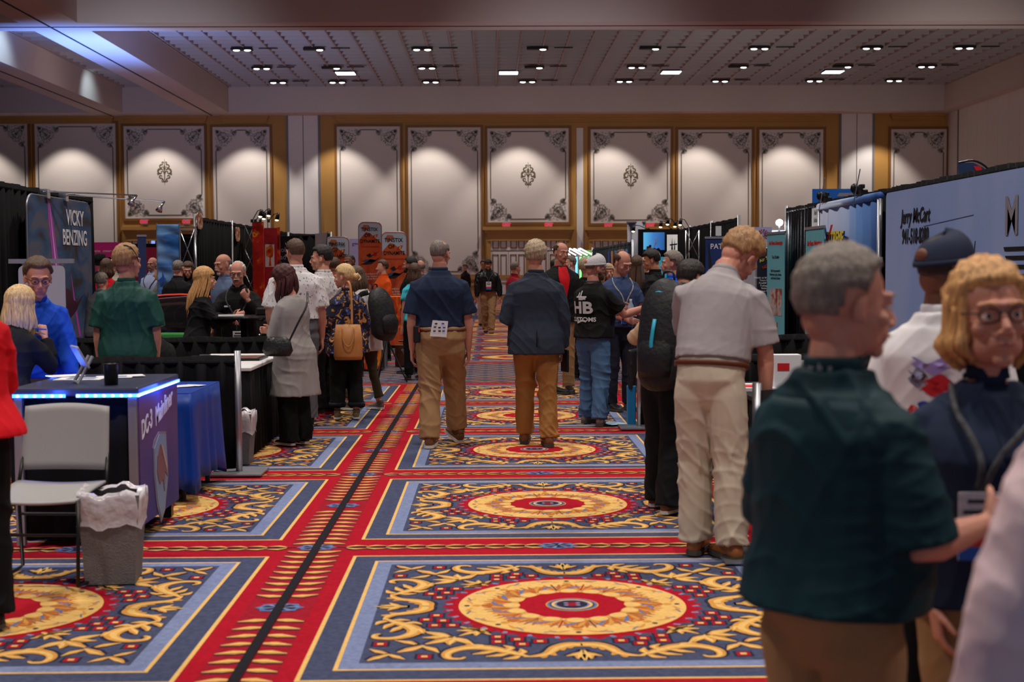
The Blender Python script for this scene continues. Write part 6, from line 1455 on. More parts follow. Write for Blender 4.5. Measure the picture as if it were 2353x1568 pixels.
# ================================================================ left side
drape('tall black pipe-and-drape wall on the left behind the propeller banner', (-4.92, 14.4), (-4.92, 17.35), 2.47, seed=51, poles=(0, 0))
drape('tall black pipe-and-drape wall at the left edge of the picture', (-4.92, 11.2), (-4.92, 14.38), 2.47, seed=52, poles=(0, 0))
NIGHT = ramp_mat('banner_night_blur', ((0, (24, 26, 36)), (.35, (60, 56, 60)), (.47, (52, 84, 122)), (.60, (96, 94, 106)), (.72, (48, 92, 140)), (1, (24, 40, 70))), 1.6, 4, (.9, 1, 2.2), dist=.6)
VB = board('propeller_banner', 'dark rounded banner reading Vicky Benzing with a purple propeller aircraft', 'banner', -4.78, 15.62, .25, 2.26, 2.12, 90, NIGHT, .16, .03, edge=STEEL)
vx = lambda px: -4.78 * 3200 / (px - 1127) - 15.62     # x on the banner, left to right
TX(VB, 'VICKY', .245, INKW, vx(177), 2.165, -.02, .96, 0, .004); TX(VB, 'BENZING', .245, INKW, vx(176), 1.94, -.02, .90, 0, .004)
MAG = mat('ink_magenta', (180, 70, 180), .5); PALEM = mat('ink_pale_pink', (216, 180, 220), .5); MARO = mat('ink_maroon', (62, 22, 44), .4)
def vz(px, py): return CAMZ + (616 - py) * (4.78 * 3200 / (1127 - px)) / 3200
def vp(px, py): return (vx(px), vz(px, py))
poly_art(VB, 'blade', [vp(116, 452), vp(123, 470), vp(138, 600), vp(148, 655), vp(133, 655), vp(125, 600), vp(117, 500)], MAG); poly_art(VB, 'blade_shine', [vp(118, 458), vp(132, 600), vp(140, 654), vp(137, 654), vp(129, 600)], PALEM, -.017)
poly_art(VB, 'blade', [vp(148, 715), vp(156, 715), vp(161, 768), vp(154, 768)], PALEM); poly_art(VB, 'far_blade', [vp(165, 620), vp(168, 640), vp(176, 700), vp(186, 768), vp(181, 768), vp(172, 700)], MAG)
poly_art(VB, 'engine_cowl', [vp(136, 668), vp(146, 655), vp(162, 662), vp(168, 684), vp(178, 690), vp(176, 708), vp(160, 726), vp(146, 712), vp(137, 690)], MARO, -.017); poly_art(VB, 'spinner', [vp(134, 668), vp(138, 656), vp(143, 668), vp(143, 684), vp(138, 688), vp(134, 680)], PALEM, -.022); poly_art(VB, 'wing', [vp(176, 706), vp(191, 674), vp(178, 690)], MARO, -.017)
t = thing('track_light', 'chrome rail with two small spotlights on top of the propeller banner', 'light', (-4.78, 15.6, 2.42)); m = M(); m.tube([(0, -.6, .0), (.55, 1.2, .05)], [.008, .008], n=6); m.tube([(0, .1, .0), (.75, 1.75, .0)], [.008, .008], n=6); m.box((0, -.5, -.02), (.08, .1, .1)); m.box((0, .15, -.02), (.08, .1, .1)); m.build('rail', CHROME, t)
for p in ((.55, 1.2, .05), (.75, 1.75, .0)):
    m = M(); m.tube([p, (p[0] - .03, p[1] - .05, p[2] - .06), (p[0] - .05, p[1] - .08, p[2] - .12)], [.015, .02, .045], n=10); m.build('spotlight', CHROME, t, smooth=True)
t = thing('poster_stand', 'white sheet hanging from a horizontal steel rail behind the man in glasses', 'display stand', (P(76, 600, 10.7).x, 10.9, 0)); m = M(); m.box((0, 0, 1.65), (.50, .04, .035)); m.build('rail', STEEL, t); m = M(); m.prism(rrect(.36, .85, .04, 4, (-.0, 1.19)), -.005, .005); m.build('sheet', mat('sheet_greyblue', (196, 200, 214), .7), t)
for x in (-.15, .15): m = M(); m.tube([(x, .03, 0), (x, .03, 1.65)], [.012, .012], n=8); m.build('leg', STEEL, t)
# ---- the near counter with blue lights
CX0_, CX1_, CY_0, CY_1, CH = -2.72, -2.03, 7.95, 8.95, .91
CT = thing('exhibit_counter', 'dark counter edged with blue LED lights and a purple airliner print on its end', 'counter', ((CX0_ + CX1_) / 2, (CY_0 + CY_1) / 2, 0))
m = M(); m.box2((CX0_ - .02, CY_0 - .02, CH - .05), (CX1_ + .02, CY_1 + .02, CH)); m.build('countertop', mat('counter_navy', (44, 50, 74), .35, spec=.6), CT, world=True, bevel=.012)
m = M(); pleat(m, (CX0_ + .03, CY_0 + .03), (CX1_ - .05, CY_0 + .03), .03, CH - .10, .018, .17, 3, 3); m.build('front_drape', DRAPE, CT, world=True, smooth=True, solid=.004)
m = M(); m.box2((CX0_ + .04, CY_0 + .06, .08), (CX1_ - .02, CY_1 - .02, CH - .06)); m.build('cabinet', DRAPE, CT, world=True)
for x, y in ((CX1_ - .02, CY_0 + .02), (CX0_ + .02, CY_0 + .02)): m = M(); m.box2((x - .025, y - .02, 0), (x + .025, y + .02, CH - .06)); m.build('corner_post', STEEL, CT, world=True, bevel=.005)
for x, y in ((CX1_ - .05, CY_1 - .05), (CX0_ + .05, CY_1 - .05)): m = M(); m.box2((x - .03, y - .03, 0), (x + .03, y + .03, .1)); m.build('foot', PLAST, CT, world=True)
PURP = ramp_mat('print_purple_dusk', ((0, (40, 50, 120)), (.4, (74, 62, 128)), (.7, (112, 78, 120)), (1, (60, 66, 140))), 1.5, 3, (1, 1, 1), axis=(2, -.1, 1.2, .6))
m = M(); m.box2((CX1_, CY_0 + .03, .10), (CX1_ + .012, CY_1, CH - .06)); pan = m.build('end_panel', PURP, CT, world=True)
def side(x_, z): return Vector((CX1_ + .014, CY_0 + x_, z))
text('lettering', 'DC-3', .15, INKW, CT, side(.19, .67), (R(90), R(-12), R(90)), .001, .78, .3, world=True, bold=.003); text('lettering', 'Mainliner', .155, INKW, CT, side(.62, .735), (R(90), R(-12), R(90)), .001, .80, .35, world=True, bold=.003)
def sideart(name, pts, mm, d=.004): m = M(); m.prism([(CY_0 + a, z) for a, z in pts], CX1_ + .012, CX1_ + .012 + d, plane='YZ'); m.build(name, mm, CT, world=True)
sideart('shield_border', [(.33, .52), (.36, .56), (.48, .60), (.66, .58), (.70, .30), (.60, .10), (.50, .0 + .04), (.40, .16), (.34, .34)], mat('ink_chrome', (140, 140, 156), .3, .5)); sideart('shield', [(.35, .51), (.48, .585), (.645, .565), (.68, .31), (.59, .12), (.50, .065), (.42, .17), (.36, .34)], mat('ink_pale_sky', (120, 146, 176), .5), .006)
sideart('airliner', [(.40, .36), (.42, .46), (.48, .52), (.54, .50), (.62, .42), (.67, .30), (.60, .34), (.58, .22), (.54, .30), (.46, .28)], mat('ink_dusky_pink', (120, 84, 92), .4), .009); sideart('propeller', [(.50, .52), (.56, .50), (.66, .36), (.64, .34)], mat('ink_shine', (176, 150, 150), .4), .011)
LEDM = mat('led_blue_glow', (40, 90, 255), .5, emit=9); LEDW = mat('led_core_glow', (120, 170, 255), .5, emit=26)
m = M(); m.box2((CX0_, CY_0 - .028, CH - .055), (CX0_ + .30, CY_0 - .02, CH - .035)); m.box2((CX0_ + .36, CY_0 - .028, CH - .055), (CX1_ + .02, CY_0 - .02, CH - .035)); m.build('led_strip', LEDM, CT, world=True)
m = M(); m.box2((CX1_ + .02, CY_0 - .02, CH - .052), (CX1_ + .028, CY_1 + .01, CH - .034)); m.build('led_strip', LEDM, CT, world=True)
for k in range(15):
    if k != 6: m = M(); m.ell((CX0_ + .03 + k * .049, CY_0 - .03, CH - .045), (.010, .005, .007), 8, 5); m.build('led_diode', LEDW, CT, world=True)
for k in range(34): m = M(); m.ell((CX1_ + .03, CY_0 + k * .029, CH - .043), (.004, .008, .006), 6, 4); m.build('led_diode', LEDW, CT, world=True)
def led(x, y, tx, ty, pw):
    d = bpy.data.lights.new('led_glow', 'POINT'); o = bpy.data.objects.new('led_glow', d); COL.objects.link(o); d.energy = pw; d.color = (.05, .15, 1); d.shadow_soft_size = .05; o.location = (x, y, CH - .045)
led(CX0_ + .25, CY_0 - .07, 0, 0, 1.6); led(CX1_ + .08, CY_0 + .5, 0, 0, 1.0); led(CX0_ - .10, CY_0 + .75, 0, 0, 14.0)
t = thing('tablet_stand', 'tablet computer in a grey tilted stand on the counter', 'tablet', (P(205, 840, 8.3).x, 8.3, CH), R(118)); m = M(); m.prism(rrect(.20, .15, .012, 4, (0, .175)), -.006, .006); o = m.build('tablet', mat('case_grey', (150, 150, 160), .5), t); o.rotation_euler = (R(-28), 0, 0); o.location = (0, -.03, .0)
m = M(); m.tube([(-.06, .08, .0), (-.05, -.01, .16)], [.010, .010], n=6); m.tube([(.06, .08, .0), (.05, -.01, .16)], [.010, .010], n=6); m.tube([(-.06, .08, .01), (.06, .08, .01)], [.008, .008], n=6); m.build('stand', mat('case_grey', (150, 150, 160)), t)
t = thing('tumbler', 'black cylindrical cup on the corner of the counter', 'cup', (P(253, 860, 8.1).x, 8.12, CH)); m = M(); m._lat([(.0, 0), (.038, 0), (.042, .12), (.044, .125), (.036, .125), (.034, .02), (0, .02)], 20, (0, 0, 0), 0); m.build('cup_body', PLAST, t, smooth=True)
for i, (px, py, Y, w_, h_) in enumerate(((185, 850, 8.55, .28, .2), (262, 846, 8.65, .22, .16), (292, 842, 8.72, .2, .14), (150, 846, 8.72, .2, .16))):
    t = thing('paper_sheet', '%s white paper lying on the blue-lit counter' % ('large', 'folded', 'small', 'partly hidden')[i], 'paper', (P(px, py, Y).x, Y, CH + .002 * (i + 1)), .2 * i, 'papers on the counter'); m = M(); m.box((0, 0, .002), (w_, h_, .004)); m.build('sheet', PAPER, t)
    if i < 2: m = M(); m.box((.01, 0, .006), (w_ * .6, h_ * .5, .002)); m.build('print', mat('print_pale', (140, 150, 190), .6), t)
def bin_(label, x, y, rot, h, w0, w1, d0, d1):
    t = thing('waste_bin', label, 'waste bin', (x, y, 0), R(rot)); vs = [(sx * a / 2, sy * b / 2, z) for a, b, z in ((w0, d0, 0), (w1, d1, h)) for sx, sy in ((-1, -1), (1, -1), (1, 1), (-1, 1))]
    m = M(); m.add(vs, [(0, 3, 2, 1), (0, 1, 5, 4), (1, 2, 6, 5), (2, 3, 7, 6), (3, 0, 4, 7)]); m.build('bin_body', mat('bin_grey_plastic', (112, 108, 108), .7, noise=.1, nscale=60, bump=.3, bscale=120), t, solid=.006)
    rg = random.Random(3); m = M(); n = 36
    def f(u, v):
        a = 2 * math.pi * u; sq = 1 / max(abs(math.cos(a)), abs(math.sin(a))) ** .85; g = (.0, .10, .16, .06, -.22)[int(round(v * 4))] if False else 0
        zz = h - .16 + v * .22 if v < .75 else h + .005 + (1 - v) * .04; rr = .52 + (.03 if v < .1 else 0) + (.045 * math.sin(v * 3.1)) + .012 * math.sin(a * 7 + v * 5) + .008 * math.sin(a * 15)
        if v > .9: rr -= .09
        return (w1 * rr * math.cos(a) * sq * .98, d1 * rr * math.sin(a) * sq * .98, zz + .012 * math.sin(a * 5 + 1) + .008 * math.sin(a * 11))
    m.grid(f, n, 8); m.build('bin_liner', mat('liner_clear', (214, 208, 214), .25, alpha=.8, bump=.6, bscale=18, spec=.6), t, smooth=True)
    return t
bin_('grey waste bin with a clear plastic liner in front of the purple counter end', P(250, 1340, 6.98).x, 7.08, 6, .45, .24, .30, .24, .28)
bin_('grey waste bin with a clear liner behind the silver pole on the left', P(540, 1060, 11.2).x, 11.35, 0, .41, .20, .26, .22, .26)
# ---- blue cloth table
BT = thing('cloth_table', 'small table draped in a royal blue satin cloth', 'table', (-2.42, 10.0, 0)); BLC = mat('cloth_royal_blue', (12, 58, 150), .4, bump=.2, bscale=4)
m = M(); m.box2((-2.85, 9.45, .71), (-2.04, 10.45, .74)); m.build('tabletop', BLC, BT, world=True)
def cl(u, v):
    per = [(-2.85, 9.45), (-2.04, 9.45), (-2.04, 10.45), (-2.85, 10.45), (-2.85, 9.45)]; s = u * 4; i = min(3, int(s)); f = s - i; x = per[i][0] + (per[i + 1][0] - per[i][0]) * f; y = per[i][1] + (per[i + 1][1] - per[i][1]) * f
    cx, cyy = -2.445, 9.95; k = 1 + (1 - v) * (.045 + .055 * math.sin(u * 2 * math.pi * 15 + math.sin(u * 31)) + .05 * max(0, 1 - abs(f - round(f)) * 6)); return (cx + (x - cx) * k, cyy + (y - cyy) * k, .12 + .615 * v - .07 * (1 - v) * max(0, 1 - abs(f - round(f)) * 5))
m = M(); m.grid(cl, 200, 6); m.build('cloth_drop', BLC, BT, world=True, smooth=True, solid=.003)
for a in (-2.78, -2.12):
    for b in (9.55, 10.35): m = M(); m.tube([(a, b, 0), (a, b, .7)], [.018, .018], n=8); m.build('leg', PLAST, BT, world=True)
t = thing('brochure_fan', 'spread of small cards on the blue cloth', 'cards', (-2.22, 9.9, .742)); m = M()
for k in range(5): m.box((-.12 + k * .05, .03 * k, .002 + k * .001), (.10, .15, .001), rz=.3 * k)
m.build('cards', PAPER, t)
# ---- dividers and tables further back on the left
drape('low black divider ending in a silver pole beside the blue cloth table', (-1.96, 10.78), (-4.6, 10.78), .91, seed=61, poles=(1, 0), group='low booth dividers', wl=.15)
drape('low black divider in front of the bistro table', (-1.98, 13.75), (-4.8, 13.75), .915, seed=62, poles=(1, 0), group='low booth dividers', wl=.15)
T4 = skirt_table('white-topped table with a black skirt between the two low left dividers', -2.72, 11.6, -2.0, 13.55, .76, top=TTOP)
t = thing('framed_print', 'dark framed print lying flat on the white-topped table', 'framed print', (-2.28, 12.7, .76)); m = M(); m.box((0, 0, .01), (.42, .5, .018)); m.build('frame', PLAST, t); m = M(); m.box((0, 0, .021), (.36, .44, .003)); m.build('print', ramp_mat('print_brown', ((0, (60, 34, 30)), (.5, (96, 60, 46)), (1, (160, 120, 100))), 8), t)
t = thing('tablet', 'black tablet lying near the front edge of the white-topped table', 'tablet', (-2.4, 12.05, .76)); m = M(); m.box((0, 0, .006), (.26, .18, .01)); m.build('slab', PLAST, t, bevel=.004)
t = thing('clipboard', 'thin dark clipboard at the left end of the white-topped table', 'clipboard', (-2.66, 12.9, .76), .1); m = M(); m.box((0, 0, .008), (.24, .34, .012)); m.build('board', PLAST, t); m = M(); m.box((0, .15, .018), (.1, .03, .01)); m.build('clip', STEEL, t)
T5 = skirt_table('black-skirted table behind the woman with the blonde bun', -2.62, 16.7, -2.0, 18.4, .76)
BI = thing('bistro_table', 'round black bistro table where the moustached man leans', 'table', (-2.60, 14.7, 0)); m = M(); m._lat([(0, 1.06), (.33, 1.06), (.335, 1.075), (.33, 1.09), (0, 1.09)], 40, (0, 0, 0), 0); m.build('tabletop', mat('table_black_gloss', (34, 34, 38), .25, spec=.6), BI, smooth=False); m = M(); m.tube([(0, 0, .03), (0, 0, 1.06)], [.035, .035], n=12); m.build('pedestal', PLAST, BI, smooth=True); m = M(); m._lat([(0, .0), (.24, 0), (.24, .02), (.05, .05), (0, .05)], 30, (0, 0, 0), 0); m.build('base', PLAST, BI)
t = thing('notebook', 'white notebook on the bistro table', 'notebook', (-2.72, 14.62, 1.09), .2); m = M(); m.box((0, 0, .006), (.26, .18, .012)); m.build('pages', PAPER, t)
t = thing('camera_case', 'small black case on the right side of the bistro table', 'case', (-2.42, 14.8, 1.09), .3); m = M(); m.box((0, 0, .04), (.14, .1, .08)); m.build('case_body', PLAST, t, bevel=.015)
chair('black round-backed chair left of the blonde woman at the bistro table', P(392, 740, 14.3).x, 14.35, -100, PLAST, True)
# ---- the show car
SCAR = thing('show_car', 'low glossy black show car with an orange edge and green side', 'car', (-4.32, 18.6, 0)); GB = mat('car_gloss_black', (14, 14, 16), .12, coat=1, spec=.6); 
m = M(); sec = [(-1.4, .42, .30, .62), (-1.1, .72, .40, .68), (-.4, .84, .47, .72), (.3, .86, .50, .74), (.9, .84, .46, .70), (1.4, .70, .36, .62), (1.65, .40, .22, .58)]
m.tube([(x, 0, zc) for x, ry, rz, zc in sec], [(rz, ry) for x, ry, rz, zc in sec], n=28, up=(0, 1, 0), sub=3); m.build('body_shell', GB, SCAR, smooth=True)
m = M(); m.tube([(-1.2, 0, .99), (-.4, 0, 1.19), (.4, 0, 1.235), (1.2, 0, 1.07)], [(.02, .12)] * 4, n=8, sub=4); m.build('orange_stripe', mat('car_orange', (220, 70, 40), .2), SCAR, smooth=True)
m = M(); m.tube([(-1.25, -.72, .62), (-.4, -.87, .62), (.4, -.88, .62), (1.25, -.76, .6)], [(.16, .03)] * 4, n=10, sub=4); m.build('green_side', mat('car_green', (60, 140, 70), .3), SCAR, smooth=True)
for x in (-.95, .95):
    for y in (-.72, .72): m = M(); m.tube([(x, y - .1, .32), (x, y + .1, .32)], [.32, .32], n=24); wv = m.build('wheel', SOLE, SCAR, smooth=False); m = M(); m.tube([(x, y - .11, .32), (x, y + .11, .32)], [.17, .17], n=16); m.build('hub', CHROME, wv)
# ---- beyond the cross aisle on the left
CLOUD = ramp_mat('banner_cloud_blue', ((0, (14, 62, 130)), (.4, (30, 90, 160)), (.55, (110, 150, 196)), (.7, (70, 130, 190)), (1, (28, 90, 160))), 1.2, 3, (.8, 1, 3.2), dist=.5)
t = thing('cloud_banner', 'wrinkled blue cloud-print fabric banner with dark blue aircraft', 'banner', (P(387, 600, 22.4).x, 22.4, 0)); m = M(); m.grid(lambda u, v: (-.175 + .35 * u, .012 * math.sin(v * 60 + 3 * u) + .008 * math.sin(v * 31 + 6 * u), .15 + 2.15 * v), 8, 70); m.build('printed_cloth', CLOUD, t, smooth=True, solid=.006)
poly_art(t, 'aircraft_shape', [(-.17, 1.40), (-.1, 1.46), (-.09, 1.55), (-.05, 1.42), (-.12, 1.36)], INKB, -.03); poly_art(t, 'aircraft_shape', [(-.10, 1.30), (-.03, 1.38), (.0, 1.28), (.03, 1.40), (.0, 1.22), (-.06, 1.22)], INKB, -.03)
for x in (-.18, .18): m = M(); m.tube([(x, .03, 0), (x, .03, 2.32)], [.015, .015], n=8); m.build('pole', STEEL, t)
t = thing('lattice_stand', 'silver lattice frame with a black back panel beside the cloud banner', 'truss', (P(430, 600, 22.6).x, 22.6, 0)); lattice(t, -.13, .14, .1, 2.26, 3)
m = M(); m.box((0, .1, 1.1), (.34, .02, 2.1)); m.build('black_panel', DRAPE, t); m = M(); m.tube([(-.14, 0, 2.26), (.16, 0, 2.26)], [.014, .014], n=8); m.tube([(-.14, .06, 2.22), (.16, .06, 2.20)], [.012, .012], n=8); m.build('top_rail', CHROME, t)
for i, (a, b) in enumerate(((22.7, 25.9), (25.9, 29.1), (29.1, 34))): drape('black pipe-and-drape wall beyond the cross aisle on the left, %s section' % ('near', 'middle', 'far')[i], (-4.78, a), (-4.78, b - .02), 2.44, seed=70 + i, poles=(1, 0), wl=.22, plate=False)
for i, (px, py) in enumerate(((465, 505), (551, 536))):
    Y = 4.72 * 3200 / (1127 - px); t = thing('round_patch', 'round gold patch pinned to the black drape, the %s of the two' % ('nearer', 'farther')[i], 'patch', (-4.735, Y, CAMZ + (616 - py) * Y / 3200), R(90), 'round patches on the black drape'); m = M(); m.prism(rrect(.46, .27, .13, 8), -.01, .0); m.build('patch_disc', ramp_mat('patch_print', ((0, (190, 140, 80)), (.45, (220, 200, 170)), (.5, (140, 50, 40)), (1, (214, 170, 110))), 14), t)
LAVA = ramp_mat('fabric_red_lava', ((0, (150, 20, 16)), (.55, (200, 36, 20)), (.66, (226, 96, 30)), (.72, (240, 190, 60)), (.76, (200, 40, 20))), 7, 2, (1, 1, 1)); FLAME = ramp_mat('fabric_flame', ((0, (20, 10, 8)), (.38, (120, 20, 10)), (.5, (220, 70, 20)), (.6, (244, 150, 40)), (.72, (250, 214, 90)), (1, (255, 240, 150))), 5, 4, (1, 1, .6), dist=1.0)
t = thing('lava_column', 'tall narrow red lava-print fabric column', 'display column', (P(594, 600, 27.0).x, 27.0, 0)); m = M(); m.box((0, 0, 1.25), (.21, .1, 2.48)); m.build('fabric_sleeve', LAVA, t)
t = thing('truss_tower', 'silver lattice truss tower left of the red lava column', 'truss', (P(574, 600, 27.2).x, 27.2, 0)); lattice(t, -.10, .10, .1, 2.44, 5)
t = thing('red_display', 'red display panel with a flame picture next to the lava column', 'display panel', (P(624, 600, 27.3).x, 27.3, 0)); m = M(); m.box((0, 0, 1.2), (.26, .04, 2.36)); m.build('red_panel', mat('panel_crimson', (176, 34, 48), .7), t); m = M(); m.box((.145, 0, 1.2), (.05, .06, 2.38)); m.build('flame_edge', FLAME, t)
poly_art(t, 'flame_picture', [(-.12, 1.62), (.06, 1.62), (.06, 2.06), (-.12, 2.06)], PAPER, -.022); poly_art(t, 'flame_tree', [(-.05, 1.64), (-.03, 1.8), (-.10, 1.84), (-.10, 2.0), (0, 2.05), (.05, 1.96), (.03, 1.82), (-.01, 1.8), (0, 1.64)], FLAME, -.028)
for i, (px, py) in enumerate(((603, 492), (611, 497), (622, 490), (641, 500))):
    p = P(px, py, 26.8); arm_light('warm glowing arm spotlight above the lava column, number %d from the left' % (i + 1), p.x - .2, 26.8, 2.50, .2, p.z - 2.42, 9, 'warm spotlights over the lava booth')
drape('far black drape behind the white-shirted men', (-4.5, 31.2), (-3.55, 31.2), 2.36, seed=81, wl=.2)
t = board('dark_poster', 'dark booth poster with pale blue lettering, partly hidden by a head', 'poster', P(664, 600, 28.6).x, 28.6, .3, .44, 1.95, 0, mat('poster_charcoal', (30, 28, 38), .6), 0, .02)
TX(t, 'rob\nad\nle', .15, mat('ink_pale_blue', (176, 190, 220), .6), -.12, 1.82, -.014, .9)
t = thing('fabric_banner', 'plain light grey fabric banner on a leaning thin pole', 'banner', (P(738, 600, 29.5).x, 29.5, 0)); m = M(); m.prism([(-.14, .1), (.12, .1), (.14, 2.34), (-.12, 2.32)], -.01, .01); m.build('cloth', mat('fabric_offwhite', (186, 184, 190), .8), t); m = M(); m.tube([(.0, -.03, 1.2), (.15, -.03, 2.36)], [.006, .006], n=6); m.tube([(0, .02, 0), (0, .02, 2.3)], [.012, .012], n=6); m.build('pole', PLAST, t)
# the three dynamite banners
ORV = ramp_mat('banner_orange_canyon', ((0, (92, 30, 16)), (.4, (186, 72, 34)), (.55, (216, 100, 50)), (.75, (176, 64, 32)), (1, (206, 110, 60))), 2.2, 4, (1.6, 1, .5), dist=.8)
SKYP = mat('ink_light_sky', (190, 208, 226), .6); FIRE = FLAME; PLB = mat('ink_plane_blue', (60, 84, 120), .5); PLD = mat('ink_plane_dark', (34, 28, 34), .5)
def dyn(label, px0, px1, ptop, Y, zb=.06):
    a, b = P(px0, ptop, Y), P(px1, ptop, Y); w_ = b.x - a.x; z1 = a.z; h_ = z1 - zb; k = w_ / .46
    t = board('dynamite_banner', label, 'banner', (a.x + b.x) / 2, Y, zb, w_, h_, 0, ORV, w_ * .22, .03, edge=STEEL, group='canyon-print dynamite banners')
    sky = rrect(w_ * .97, h_ * .985, w_ * .21, 6, (0, zb + h_ / 2))[:14]
    poly_art(t, 'sky_print', sky + [(-w_ * .48, z1 - .36 * k), (-w_ * .18, z1 - .20 * k), (0, z1 - .22 * k), (w_ * .48, z1 - .42 * k)], SKYP, -.016, .002)
    poly_art(t, 'smoke_cloud', [(-.16 * k, z1 - .10 * k), (-.12 * k, z1 - .05 * k), (-.02 * k, z1 - .06 * k), (0, z1 - .11 * k), (-.08 * k, z1 - .17 * k), (-.12 * k, z1 - .2 * k)], mat('ink_smoke', (190, 110, 70), .6), -.019, .002)
    TX(t, 'TINSTIX', .098 * k, INK, -.01 * k, z1 - .15 * k, -.024, .95, 0, .002); TX(t, 'OF', .098 * k, INK, -.05 * k, z1 - .27 * k, -.024, 1.0, 0, .002); TX(t, 'DYNAMITE', .098 * k, INK, 0, z1 - .39 * k, -.024, .82, 0, .002); TX(t, 'OFFICIAL FIREWORKS', .034 * k, INKR, 0, z1 - .50 * k, -.022, 1.1, 0, .001)
    poly_art(t, 'dynamite_icon', [(.05 * k, z1 - .33 * k), (.14 * k, z1 - .30 * k), (.16 * k, z1 - .24 * k), (.07 * k, z1 - .27 * k)], INKR, -.022, .002); poly_art(t, 'icon_label', [(.09 * k, z1 - .31 * k), (.12 * k, z1 - .30 * k), (.13 * k, z1 - .26 * k), (.10 * k, z1 - .27 * k)], INKY, -.026, .002)
    c = z1 - .80 * k
    for nm_, pts, mm in (('aircraft_art', [(-.20, -.06), (-.05, .0), (.0, .05), (.10, .03), (.22, .10), (.08, -.01), (.02, -.05), (-.08, -.06)], PLD), ('aircraft_art', [(-.17, .01), (-.08, -.01), (.10, .0), (.13, .03), (.02, .05), (-.10, .04)], PLB), ('aircraft_art', [(-.08, .13), (.0, .17), (.03, .12), (.2, .22), (.02, .10), (-.02, .08)], PLD), ('red_disc', [(.06, .13), (.10, .10), (.14, .13), (.13, .18), (.08, .19)], INKR)):
        poly_art(t, nm_, [(x * k, c + z * k) for x, z in pts], mm, -.022, .002)
    TX(t, 'Firewalkers Pyro\nSkip Stewart\nMelissa Burns', .05 * k, INKW, .03 * k, z1 - 1.10 * k, -.022)
    for i, (x0, x1, z0_, z1_) in enumerate(((-.20, -.06, -1.48, -1.24), (-.03, .09, -1.48, -1.26), (.11, .21, -1.46, -1.26), (-.2, .2, -1.80, -1.54))): poly_art(t, 'photo', [(x0 * k, z1 + z0_ * k), (x1 * k, z1 + z0_ * k), (x1 * k, z1 + z1_ * k), (x0 * k, z1 + z1_ * k)], (FIRE, PHOTO, INK, FIRE)[i], -.018, .002)
    return t
dyn('orange canyon banner reading Tinstix of Dynamite, the leftmost and lowest of three', 749, 801, 545, 30.5); dyn('orange canyon banner reading Tinstix of Dynamite, the tallest of three', 824, 876, 511, 27.6); dyn('orange canyon banner reading Tinstix of Dynamite, right of the tallest', 877, 934, 534, 26.6)
t = board('purple_sign', 'small pale purple sign between the canyon banners', 'sign', P(811, 560, 31).x, 31.5, .2, .26, 2.05, 0, mat('sign_pale_purple', (176, 170, 214), .7), 0, .02); TX(t, 'ST*', .09, mat('ink_purple', (80, 60, 140), .6), .0, 2.12, -.014)
FT = thing('flame_table', 'small high table covered with a flame-print cloth', 'table', (P(908, 700, 21.9).x, 22.2, 0)); m = M(); m.box((0, 0, 1.12), (.42, .5, .03)); m.build('tabletop', FLAME, FT); m = M(); m.prism([(-.2, .82), (-.12, .95), (.02, .86), (.12, 1.0), (.2, .88), (.21, 1.13), (-.21, 1.13)], -.26, -.25); m.build('cloth_drop', FLAME, FT)
for x in (-.18, .18):
    for y in (-.2, .2): m = M(); m.tube([(x, y, 0), (x, y, 1.1)], [.015, .015], n=8); m.build('leg', STEEL, FT)
t = thing('dynamite_crate', 'brown wooden crate with a plunger handle and white slanted writing', 'crate', (P(927, 770, 22.6).x, 22.6, 0)); m = M(); m.box((0, 0, .17), (.26, .26, .34)); m.build('box', mat('wood_brown', (92, 50, 28), .6, noise=.3, nscale=9, stretch=(1, 1, 6)), t, bevel=.005); m = M(); m.tube([(0, 0, .34), (0, 0, .40)], [.01, .01], n=6); m.tube([(-.08, 0, .40), (.08, 0, .40)], [.012, .012], n=6); m.build('plunger', PLAST, t); text('lettering', 'DYNAMITE', .05, INKW, t, (.04, -.132, .17), (R(90), R(62), 0), .001)
FP = thing('flame_stand', 'flame-print skirt panel on the end of a low black stand', 'stand', (P(858, 800, 21.8).x, 21.8, 0)); m = M(); m.box((0, 0, .3), (.3, .5, .6)); m.build('stand_body', PLAST, FP); m = M(); m.box((0, -.255, .3), (.29, .008, .56)); m.build('flame_print', FLAME, FP)
TP = thing('tripod', 'black tripod legs under the backpack', 'tripod', (P(888, 760, 19.3).x, 19.3, 0)); 
for a in (0, 2.1, 4.2): m = M(); m.tube([(0, 0, .62), (.28 * math.cos(a), .28 * math.sin(a), .0)], [.012, .010], n=6); m.build('leg', PLAST, TP)
m = M(); m.tube([(0, 0, .6), (0, 0, 1.1)], [.016, .016], n=8); m.build('centre_column', PLAST, TP)
# magenta stand and crowd far left
t = board('magenta_wall', 'magenta exhibit wall with a row of small white icons', 'display wall', P(244, 600, 26.5).x, 26.5, .05, .62, 2.05, 0, mat('wall_magenta', (190, 24, 120), .6), 0, .05)
TX(t, 'MARKETING     COMMUNITY     EVENTS', .045, INKW, 0, 1.93, -.03, .62); poly_art(t, 'screen', [(-.31, .9), (-.20, .9), (-.20, 1.5), (-.31, 1.5)], mat('screen_blue_glow', (90, 130, 255), .5, emit=1.5), -.028)
t = board('crimson_wall', 'crimson exhibit wall panel behind the bald man in glasses', 'display wall', P(318, 600, 27.0).x, 27.0, .05, .76, 1.96, 0, mat('wall_crimson', (150, 20, 62), .6), 0, .05); m = M(); m.box((0, .04, 2.04), (.78, .04, .08)); m.build('black_valance', DRAPE, t)
t = rollup('slim navy roll-up banner beside the sandy-haired head', P(326, 560, 24.8).x, 24.8, 0, .15, 2.10, mat('banner_slate_navy', (48, 62, 110), .6)); 
